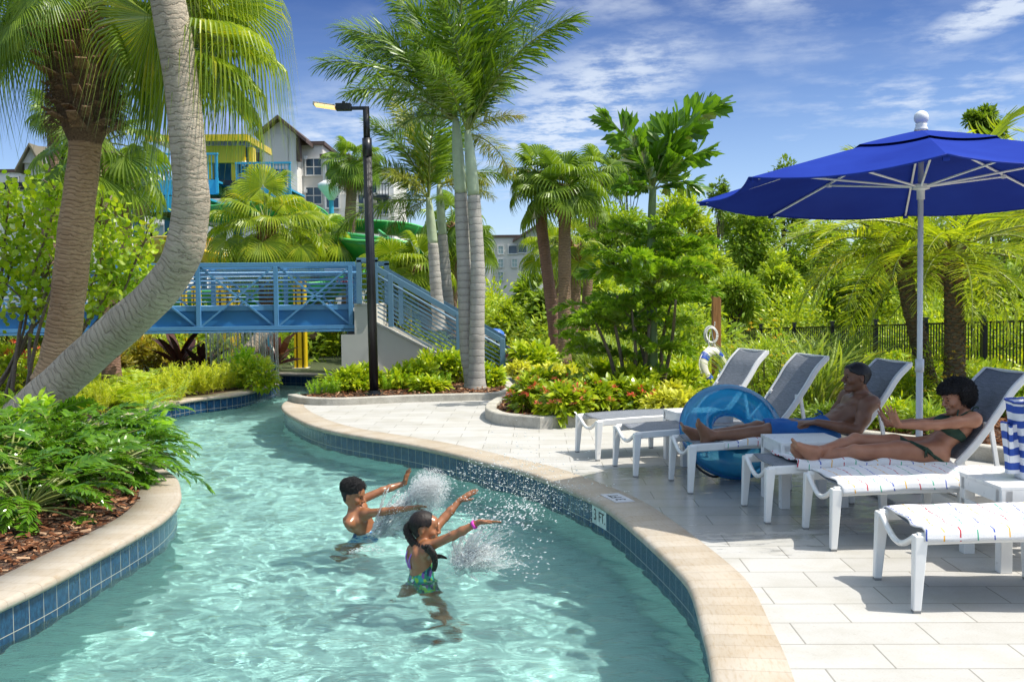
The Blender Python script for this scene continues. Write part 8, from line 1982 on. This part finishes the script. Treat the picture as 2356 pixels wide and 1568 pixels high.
def undergrowth():
    """leafy low growth along and behind the fence, too thick to count"""
    g = G()
    for i in range(150):
        f = rng.random(); A0, B0 = Q(1560, 760, 33), Q(2400, 741, 19); p = A0 + (B0 - A0) * f; nn = np.array([.955, .295]) * rng.uniform(1.6, 7.5); x, y = p[0] + nn[0], p[1] + nn[1]; h_ = rng.uniform(.5, 1.25)
        leaf_blob(g, np.array([x, y, h_ * .75 - .2]), np.array([rng.uniform(.8, 1.5), .8, h_]), 420, L_SMALL, .15, rng.integers(3), 12, .25, .3)
    for i in range(60):
        y = rng.uniform(26, 42); x = rng.uniform(-3, 5.2 if y < 34 else 9); h_ = rng.uniform(.5, 1.3); leaf_blob(g, np.array([x, y, h_ * .7 - .1]), np.array([rng.uniform(.9, 1.7), .9, h_]), 380, L_SMALL, .19, rng.integers(3), 12, .25, .3)
    for i in range(40):
        x = rng.uniform(-16, -2); y = rng.uniform(25, 34); h_ = rng.uniform(.4, .9); leaf_blob(g, np.array([x, y, h_ * .7 - .1]), np.array([rng.uniform(.9, 1.5), .9, h_]), 300, L_SMALL, .18, rng.integers(3), 12, .25, .3)
    tag(g.build('undergrowth', [LM['tree_m'], LM['hedge'], LM['tree_l']]), kind='stuff', label='thick undergrowth along the fence and behind the bridge')
    g = G(); n = 26000; x = rng.uniform(1.2, 13, n); y = rng.uniform(12.5, 30, n)
    front = np.interp(x, k2[:, 0][np.argsort(k2[:, 0])], k2[:, 1][np.argsort(k2[:, 0])]); ok = (y > front + 1.6) & (y < 31 - .9 * np.maximum(0, x - 4)); x, y = x[ok], y[ok]; n = len(x)
    T = np.c_[x, y, .1 + .28 * rng.random(n) * (.5 + .5 * np.sin(x * 2.1) * np.sin(y * 1.7))]; fill_leaves(g, T, unit(rng.normal(0, .7, (n, 3)) + [0, 0, .6]), .16, L_SMALL, 0, rng.normal(0, .8, n), .3)
    tag(g.build('ground_cover', LM['hedge']), kind='stuff', label='low leafy ground cover between the shrubs')
undergrowth()
# ================================================================ shrubs and bed plants
def at(u, v, z): return P(u, v, z)
HG = 'green shrubs of the lamp post bed'
for (u, v, hw, hh, lab) in [(800, 900, 46, 46, 'yellow green shrub at the water end of the lamp post bed'), (840, 895, 38, 42, 'low glossy shrub just left of the lamp post'), (905, 893, 46, 40, 'glossy green shrub right of the lamp post'), (958, 890, 46, 46, 'leafy shrub midway between lamp post and twin palms'),
        (1010, 880, 46, 62, 'tallest gold topped shrub against the stair wall'), (1046, 880, 34, 62, 'shrub crowding the left of the twin palm trunks'), (1126, 888, 30, 40, 'shrub between the twin palms and the stair post'), (985, 900, 40, 26, 'low dark shrub in front of the gold topped shrub')]:
    b = at(u, v, .07); s = pxm(b[1]); shrub('hedge_shrub', lab, 'shrub', b, (hw * s, hw * s * .9, hh * s * .55), 620, L_OVAL, .125, LM['hedge'], HG, 8, 24, .55, .24)
def plume_plant(name, label, base, n, L, mat, group=None, r=.12, lean=.5):
    """foxtail fern: upright plumes of fine needles"""
    t = thing(name, label, 'fern', tuple(base), 0, group); g = G()
    for i in range(n):
        a = rng.uniform(0, 6.28); d = unit(np.array([math.cos(a) * lean * rng.random(), math.sin(a) * lean * rng.random(), 1.0])); l = L * rng.uniform(.6, 1.1); m = 90; f = rng.uniform(.08, 1, m); b = np.array([math.cos(a), math.sin(a), 0]) * r * rng.random()
        p = b + d * (f * l)[:, None] + np.array([d[0], d[1], -.15]) * (f ** 2 * l * .35)[:, None]; w = .17 * np.sin(np.pi * np.clip(f * .9 + .08, 0, 1)) * l + .01
        dd = unit(rng.normal(size=(m, 3)) + d * .9); fill_leaves(g, p, dd, w[:, None].mean() , strap(1, .16, .1), 0)
    g.build('plumes', mat, t); return t
FERN_LABELS = ['lime foxtail fern at the water end of the lamp bed kerb', 'lime foxtail fern next to the one at the water end of the kerb', 'lime foxtail fern midway between the water end and the lamp post', 'lime foxtail fern just short of the lamp post on its left', 'lime foxtail fern just right of the lamp post foot', 'second lime foxtail fern right of the lamp post', 'third lime foxtail fern right of the lamp post', 'lime foxtail fern halfway from lamp post to twin palms', 'lime foxtail fern a little nearer the twin palms than halfway', 'lime foxtail fern left of the twin palm trunks', 'lime foxtail fern right against the twin palm trunks in front', 'lime foxtail fern between twin palms and stair post', 'lime foxtail fern nearest the stair post']
for (u, v), lab in zip([(722, 908), (742, 907), (762, 906), (780, 905), (890, 897), (934, 895), (955, 893), (995, 890), (1012, 889), (1036, 888), (1100, 890), (1128, 890), (1142, 887)], FERN_LABELS):
    plume_plant('foxtail_fern', lab, at(u, v, .07), 9, .28, LM['asp_g'], 'foxtail ferns along the kerb', .10, .6)

# --- middle bed
IG = 'ixora shrubs with red flower heads'
for (u, v, hw, hh, fl, lab) in [(1225, 945, 46, 62, 15, 'ixora at the left nose of the middle bed, red heads spilling over'), (1290, 960, 52, 66, 17, 'ixora with the most leaves, centre front of the middle bed'), (1360, 950, 50, 60, 13, 'ixora with coral heads, between the front ixora and the fishtail stems'), (1425, 945, 44, 52, 9, 'dark ixora under the fishtail palm'),
        (1475, 950, 40, 50, 12, 'ixora with red heads beside the gold shrubs'), (1250, 925, 46, 60, 10, 'rear ixora behind the left nose'), (1330, 925, 50, 50, 8, 'rear ixora half hidden behind the front ones')]:
    b = at(u, v, .10); s = pxm(b[1]); shrub('ixora', lab, 'shrub', b, (hw * s, hw * s * .9, hh * s * .55), 560, blade(4, .22, .45, .2), .135, LM['ixora'], IG, 8, 22, .5, .26, flowers=(FLO['coral'] if fl % 4 else FLO['red'], fl, .055))
GG = 'gold leaved shrubs'
for (u, v, hw, hh, lab) in [(1525, 958, 36, 46, 'small gold leaved shrub beside the ixora'), (1565, 960, 40, 56, 'gold leaved shrub left of the blue swim ring'), (1608, 958, 34, 40, 'gold leaved shrub under the life ring'), (1545, 930, 36, 40, 'gold leaved shrub in the second row'), (1195, 868, 30, 30, 'gold shrub by the end of the stair rail'), (1262, 878, 34, 32, 'round gold shrub behind the ixora'), (1300, 872, 30, 26, 'gold shrub at the foot of the slender palms')]:
    b = at(u, v, .10); s = pxm(b[1]); shrub('gold_shrub', lab, 'shrub', b, (hw * s, hw * s * .9, hh * s * .55), 520, L_OVAL, .10, LM['ylw'], GG, 6, 22, .5, .25)
BG = 'green shrubs of the middle bed'
for (u, v, hw, hh, m_, ls, lab) in [(1225, 862, 50, 60, 'hedge', .17, 'big rounded shrub behind the handrail loop'), (1400, 905, 50, 60, 'hedge', .12, 'green shrub behind the coral ixora'), (1470, 920, 50, 60, 'ixora', .12, 'dark shrub round the fishtail stems'), (1570, 905, 36, 50, 'hedge', .12, 'bright shrub left of the brown post'), (1665, 940, 40, 30, 'hedge', .11, 'low bright shrub right of the life ring'),
        (1830, 975, 40, 40, 'tree_d', .08, 'low dark shrub behind the man'), (1890, 985, 50, 46, 'tree_d', .085, 'dark glossy shrub beside the man'), (1760, 940, 40, 60, 'hedge', .07, 'low shrub with yellow flowers behind the raised backs'),
        (2060, 990, 50, 60, 'hedge', .085, 'green shrub left of the parasol pole'), (2135, 1000, 50, 60, 'tree_m', .08, 'shrub right of the parasol pole'), (2000, 985, 40, 60, 'hedge', .085, 'shrub behind the man with raised grey back'), (2090, 940, 60, 70, 'hedge', .09, 'yellow flowering shrub at the foot of the date palm'),
        (2200, 960, 60, 70, 'hedge', .09, 'yellow flowering shrub behind the woman'), (2290, 930, 60, 70, 'hedge', .10, 'shrub below the fence right of the woman'), (2360, 960, 60, 90, 'hedge', .10, 'shrub at the right edge behind the raised back'), (1990, 930, 50, 60, 'hedge', .09, 'shrub in front of the fence beyond the man'), (1330, 840, 40, 36, 'tree_l', .12, 'soft green shrub right of the slender palm trunks'), (1120, 850, 30, 50, 'tree_l', .12, 'light shrub beyond the bin'), (1930, 950, 50, 60, 'hedge', .09, 'shrub with small leaves past the head of the man')]:
    b = at(u, v, .10); s = pxm(b[1]); shrub('green_shrub', lab, 'shrub', b, (hw * s, hw * s * .8, hh * s * .55), 640, L_OVAL if ls > .09 else L_THIN, ls * 1.15, LM[m_], BG, 7, 24, .5, .24, flowers=(FLO['yellow'], 12, .03) if 'yellow' in lab else None)
# tall yellow flowering shrub by the man
b = at(1760, 965, .1); shrub('flowering_shrub', 'tall airy shrub dotted with yellow flowers left of the man', 'shrub', b, (.34, .30, .52), 1500, L_THIN, .075, LM['hedge'], None, 16, 40, .5, .2, .55, flowers=(FLO['yellow'], 26, .028))
b = at(2150, 940, .1); shrub('flowering_shrub', 'shrub with yellow flowers between the pole and the woman', 'shrub', b, (.5, .30, .40), 1300, L_THIN, .075, LM['hedge'], None, 12, 34, .5, .2, .42, flowers=(FLO['yellow'], 22, .03))
# grasses
def grass_clump(label, base, n, L, r, mat='grass', droop=.5, w=.012, name='grass_clump', cat='ornamental grass', group='ornamental grasses near the fence'):
    t = thing(name, label, cat, tuple(base), 0, group); g = G(); a = rng.uniform(0, 6.28, n); rr = r * np.sqrt(rng.random(n)); T = np.c_[np.cos(a) * rr, np.sin(a) * rr, 0 * a]; D = unit(np.c_[np.cos(a) * .45 * rng.random(n), np.sin(a) * .45 * rng.random(n), np.ones(n)])
    tm = strap(5, w / L, droop); fill_leaves(g, T, D, L, tm, 0, rng.uniform(0, 6, n), .3); g.build('blades', LM[mat], t); return t
for (u, v, n, L, r, dr, lab) in [(1738, 940, 200, .65, .2, .6, 'grass clump just right of the first raised grey back'), (1745, 935, 240, .9, .28, .7, 'grass clump between the raised grey backs'), (1850, 960, 280, 1.0, .3, .8, 'grass clump with straw stems in front of the fence'), (1920, 935, 260, 1.15, .3, .9, 'grass clump with dry seed stems behind the man'), (1400, 860, 320, .8, .5, .8, 'fine pale grass mound right of the slender palms'), (1350, 845, 300, .75, .5, .8, 'fine grass mound at the foot of the slender palms'), (1800, 900, 220, .9, .3, .8, 'grass clump at the middle of the fence'), (1870, 905, 220, .9, .3, .8, 'straw coloured grass close to the fence post')]:
    grass_clump(lab, at(u, v, .1), n, L, r, 'grass', dr)
# magenta bed by the bin
b = at(1190, 850, .05); shrub('flower_bed_shrub', 'low purple flowered shrub beyond the handrail loop', 'shrub', b, (.9, .4, .22), 420, L_SMALL, .1, LM['hedge'], None, 0, 20, .5, .2, flowers=(FLO['magenta'], 60, .06))

# ================================================================ left bank
def frond_leaf(n=11, L=1.0, lw=.052, ll=.30, seed=0):
    """deeply lobed glossy leaf"""
    return pinnate(n, L, lw, ll, .75, 0, .35, .30, .55, seed, .16, blade(3, lw / ll * 1.35, .4, .1, .05, .8, .35), .75)
PHIL = [frond_leaf(16, 1, .030, .27, s) for s in range(4)]
def philodendron(label, base, n, L, zlo=.1):
    n = int(n * 1.35)
    t = thing('philodendron', label, 'plant', tuple(base), 0, 'philodendrons on the left bank'); g = G()
    for i in range(n):
        a = i * 2.39996 + rng.normal(0, .2); z = zlo + (1.25 - zlo) * (1 - i / n) ** 1.1 + rng.normal(0, .08); d = unit([math.cos(a), math.sin(a), z]); pl = L * rng.uniform(.55, .8); p = np.array([0, 0, .05]) + d * np.linspace(0, pl, 6)[:, None]; p[:, 2] -= .18 * pl * np.linspace(0, 1, 6) ** 2
        g.tube(p, np.linspace(.011, .007, 6), 5, 1, cap=False); e = unit(p[-1] - p[-2]); add_fronds(g, p[-1], [unit(e + [0, 0, -.12])], L * .72 * rng.uniform(.8, 1.15), PHIL, 0, 1, .3)
    g.build('leaves', [LM['philo'], m_rachis, m_rachis], t); return t
for (u, v, n, L, lab) in [(60, 1190, 30, .60, 'philodendron nearest the camera, splayed over the bark mulch'), (150, 1130, 34, .66, 'philodendron in the middle of the left clump'), (250, 1095, 34, .62, 'philodendron at the right of the clump, leaves over the stone edge'), (20, 1110, 34, .72, 'philodendron at the left edge of the picture, behind the nearest one'), (130, 1060, 36, .72, 'tall philodendron at the back of the clump'), (240, 1040, 34, .66, 'philodendron overhanging the water behind the clump'),
                          (310, 1065, 22, .46, 'small philodendron at the bend of the stone edge'), (40, 1040, 30, .7, 'philodendron under the base of the leaning palm'), (-40, 1180, 26, .62, 'philodendron cut by the left edge'), (185, 1020, 28, .60, 'philodendron behind the overhanging one')]:
    philodendron(lab, at(u, v, .0), n, L)
# leafy upright plants near the leaning trunk
for (u, v, hh, lab) in [(70, 1010, 100, 'upright bright green leafy plant at the foot of the leaning palm'), (330, 1000, 50, 'bright leafy plant over the stone edge beside the water'), (20, 980, 70, 'leafy plant at the left edge beside the trunk base')]:
    b = at(u, v, 0); s = pxm(b[1]); shrub('leafy_plant', lab, 'plant', b, (.24, .22, hh * s * .5), 170, blade(4, .17, .5, .15), .19, LM['asp_g'], None, 6, 14, .2, .25)
FERN = [pinnate(30, 1, .022, .17, 1.0, 0, .2, .15, .25, s, .08, strap(2, .11, .15), .25) for s in range(3)]
def fern(label, base, n, L, mat='fern'):
    t = thing('sword_fern', label, 'fern', tuple(base), 0, 'sword ferns on the left bank'); g = G()
    for i in range(n): a = i * 2.39996; z = 1.6 - 1.25 * i / n + rng.normal(0, .1); add_fronds(g, np.array([math.cos(a), math.sin(a), 0]) * .05, [[math.cos(a), math.sin(a), z]], L, FERN, 0, 1, .3)
    g.build('fronds', [LM[mat], m_rachis, m_rachis], t); return t
for (u, v, n, L, lab) in [(205, 920, 34, .75, 'large lime fern right of the leaning trunk'), (262, 938, 34, .72, 'lime fern drooping to the stone edge'), (300, 905, 36, .85, 'tall sword fern in the middle of the left bank'), (345, 915, 34, .78, 'sword fern with dark inner fronds'), (330, 940, 24, .55, 'low yellow fern over the stone edge'), (235, 895, 30, .7, 'fern behind the large lime fern'), (375, 890, 26, .6, 'fern behind the feathery yellow plumes')]:
    fern(lab, at(u, v, 0), n, L)
for (u, v, n, L, lab) in [(195, 948, 16, .5, 'feathery yellow green asparagus fern low beside the leaning trunk'), (228, 950, 16, .5, 'asparagus fern beside the low yellow fern'), (402, 918, 26, .52, 'feathery asparagus fern at the middle of the bank'), (432, 908, 26, .58, 'tallest feathery asparagus fern on the left bank'), (462, 905, 24, .52, 'asparagus fern right of the tallest one'), (492, 900, 24, .55, 'bright asparagus fern near the end of the bank'), (520, 895, 22, .52, 'asparagus fern beside the falling water'), (545, 890, 18, .55, 'last asparagus fern before the leafy bush'), (385, 925, 16, .42, 'low brownish asparagus fern on the edge'), (175, 915, 20, .6, 'asparagus fern behind the trunk of the leaning palm')]:
    plume_plant('asparagus_fern', lab, at(u, v, 0), n, L, LM['asp'], 'asparagus ferns on the left bank', .18, .75)
CG = 'copper leaved hedge'
for (u, v, hw, hh, lab) in [(255, 868, 40, 80, 'copper leaved shrub behind the leaning trunk'), (300, 862, 44, 86, 'tallest copper tipped shrub under the bridge'), (345, 860, 42, 80, 'copper tipped shrub left of the dark red plant'), (385, 862, 34, 70, 'copper shrub right end of the hedge'), (40, 880, 60, 90, 'copper leaved shrub at the left edge behind the palms'), (95, 890, 40, 80, 'copper shrub between the two palm trunks')]:
    b = at(u, v, 0); s = pxm(b[1]); shrub('copper_shrub', lab, 'shrub', b, (hw * s, hw * s * .8, hh * s * .52), 800, L_THIN, .16, LM['croton'], CG, 10, 26, .5, .22)
b = at(590, 895, 0); shrub('leafy_bush', 'green leafy bush at the tip of the left bank under the falling water', 'shrub', b, (.36, .3, .28), 700, L_OVAL, .12, LM['hedge'], None, 8, 22, .5, .24)
b = at(565, 890, 0); shrub('leafy_bush', 'green bush beside the leaning grey trunk under the bridge', 'shrub', b, (.34, .3, .34), 600, L_OVAL, .12, LM['asp_g'], None, 8, 22, .5, .24)
def ti_plant(label, base, n, L, mat='ti'):
    t = thing('ti_plant', label, 'plant', tuple(base)); g = G(); a = np.arange(n) * 2.39996; z = np.linspace(2.2, .15, n); D = unit(np.c_[np.cos(a), np.sin(a), z]); fill_leaves(g, np.c_[np.cos(a) * .03, np.sin(a) * .03, np.linspace(.5, .15, n) * L], D, L, blade(5, .10, .35, .2, .02, .4, .45), 0, None, .2); g.build('leaves', LM[mat], t)
    s = G(); s.tube([(0, 0, 0), (0, 0, L * .5)], .02, 7); s.build('stem', m_twig_d, t)
ti_plant('dark red broad leaved ti plant under the bridge', at(412, 868, 0), 22, .85)
ti_plant('small dark ti plant left of the falling water', at(470, 872, 0), 20, .62)
ti_plant('purple red ti plant beyond the falling water', at(640, 850, 0), 16, .7)
b = at(495, 862, 0); shrub('flower_bed_shrub', 'pink and purple leaved plants behind the asparagus ferns', 'shrub', b, (.55, .4, .22), 420, L_THIN, .18, LM['asp_g'], None, 0, 18, .6, .22, flowers=(FLO['magenta'], 26, .07))
b = at(30, 900, 0); shrub('red_flower_shrub', 'shrub with red leaves and flowers below the bridge at the left edge', 'shrub', b, (.5, .4, .4), 500, L_OVAL, .16, LM['hedge'], None, 6, 18, .4, .25, flowers=(FLO['red'], 22, .075))
# sea grape: round leaves on bare branching stems
def sea_grape():
    base = at(190, 850, 0); Y = 15.6; t = thing('sea_grape', 'sea grape bush with round lime leaves and bare branches behind the palms', 'bush', (base[0], Y, 0)); inv = -np.array([base[0], Y, 0]); g = G(); s = G(); ends = []
    for (u, v, hu, hv, n) in [(60, 500, 80, 70, 300), (130, 460, 60, 60, 150), (30, 600, 70, 90, 380), (110, 620, 70, 90, 380), (60, 710, 70, 40, 120), (250, 560, 50, 60, 190), (270, 640, 55, 60, 330), (330, 560, 40, 60, 130), (230, 700, 40, 50, 140), (310, 650, 45, 50, 140), (240, 480, 30, 50, 70), (120, 700, 50, 30, 80), (20, 450, 40, 40, 90), (180, 530, 50, 60, 120)]:
        n = int(n * 1.35); c = Q(u, v, Y + rng.normal(0, .35)) + inv; ends.append(c); sc = pxm(Y); pos = np.c_[rng.normal(0, .55, n) * hu * sc, rng.normal(0, .32, n), rng.normal(0, .55, n) * hv * sc]
        D = unit(rng.normal(0, .6, (n, 3)) + [0, -.2, .5]); fill_leaves(g, c + pos, D, .092, L_DISC, 0, rng.normal(0, .9, n), .3)
        for q in pos[:7]: s.tube(smooth_curve([c + pos[8] * .3, c + q * .5 + [0, 0, .05], c + q], 6), np.linspace(.010, .004, 6), 4, cap=False)
    b0 = np.array([0, 0, 0.0])
    for e in ends: b = np.array([e[0] * .72 + rng.normal(0, .1), rng.normal(0, .1), 0]); s.tube(smooth_curve([b, (b + e) / 2 + rng.normal(0, .15, 3), e, e + rng.normal(0, .2, 3) + [0, 0, .2]], 14), np.linspace(.032, .008, 14), 6, cap=False)
    g.build('foliage', LM['grape'], t); s.build('branch', m_twig, t, smooth=True)
sea_grape()
# bark chips lie thick on the near beds: real chips, too many to count
k = Mat('bark_chip'); k.n.remove(k.b); ge = k.node('ShaderNodeNewGeometry'); n1 = k.noise(k.coord(scale=(1, 1, 1)), 60, 3)
c = k.ramp(k.math('ADD', k.math('MULTIPLY', ge.outputs['Random Per Island'], .85), k.math('MULTIPLY', n1.outputs[0], .2)), [(.05, (.05, .022, .012)), (.45, (.17, .070, .035)), (.75, (.30, .15, .08)), (1, (.46, .32, .20))]); df = k.node('ShaderNodeBsdfDiffuse', {'Color': c}); k.l.new(df.outputs[0], k.out.inputs[0]); m_chip = k.m
def chips(name, poly, z, n, size, label):
    poly = np.array([p[:2] for p in poly]); lo, hi = poly.min(0), poly.max(0); pts = rng.uniform(lo, hi, (int(n * 2.6), 2)); ok = inside(pts[:, 0], pts[:, 1], [tuple(p) for p in poly]); pts = pts[ok][:n]; m = len(pts)
    V = np.array([[-.18, 0, 0], [.18, .02, 0], [.15, 1, .02], [-.13, .94, .0], [0, .5, .09]]); F = [np.array([[0, 1, 4], [1, 2, 4], [2, 3, 4], [3, 0, 4]])]
    a = rng.uniform(0, 6.28, m); D = unit(np.c_[np.cos(a), np.sin(a), rng.normal(0, .22, m)]); s = size * rng.uniform(.4, 1.5, m); Rm = frames(D, rng.normal(0, .6, m)) * s[:, None, None]; g = G(); g.inst(V, F, Rm, np.c_[pts, z + rng.uniform(0, .022, m)]); tag(g.build(name, m_chip), kind='stuff', label=label)
nb = [p for p in offset(lb_c, .31) if p[1] < 10.5]
chips('bark_mulch', [tuple(p) for p in nb] + [(-8, 0.5, 0), (-8, 10.5, 0)], .004, 26000, .055, 'loose bark chips round the philodendrons')
chips('bark_mulch', bed1, .074, 6000, .06, 'loose bark chips in the lamp post bed')
chips('bark_mulch', [tuple(p) for p in offset(k2, -.16)] + [(6, 11, 0), (6, 14, 0), tuple(P(1300, 890))], .104, 9000, .06, 'loose bark chips in the middle bed')
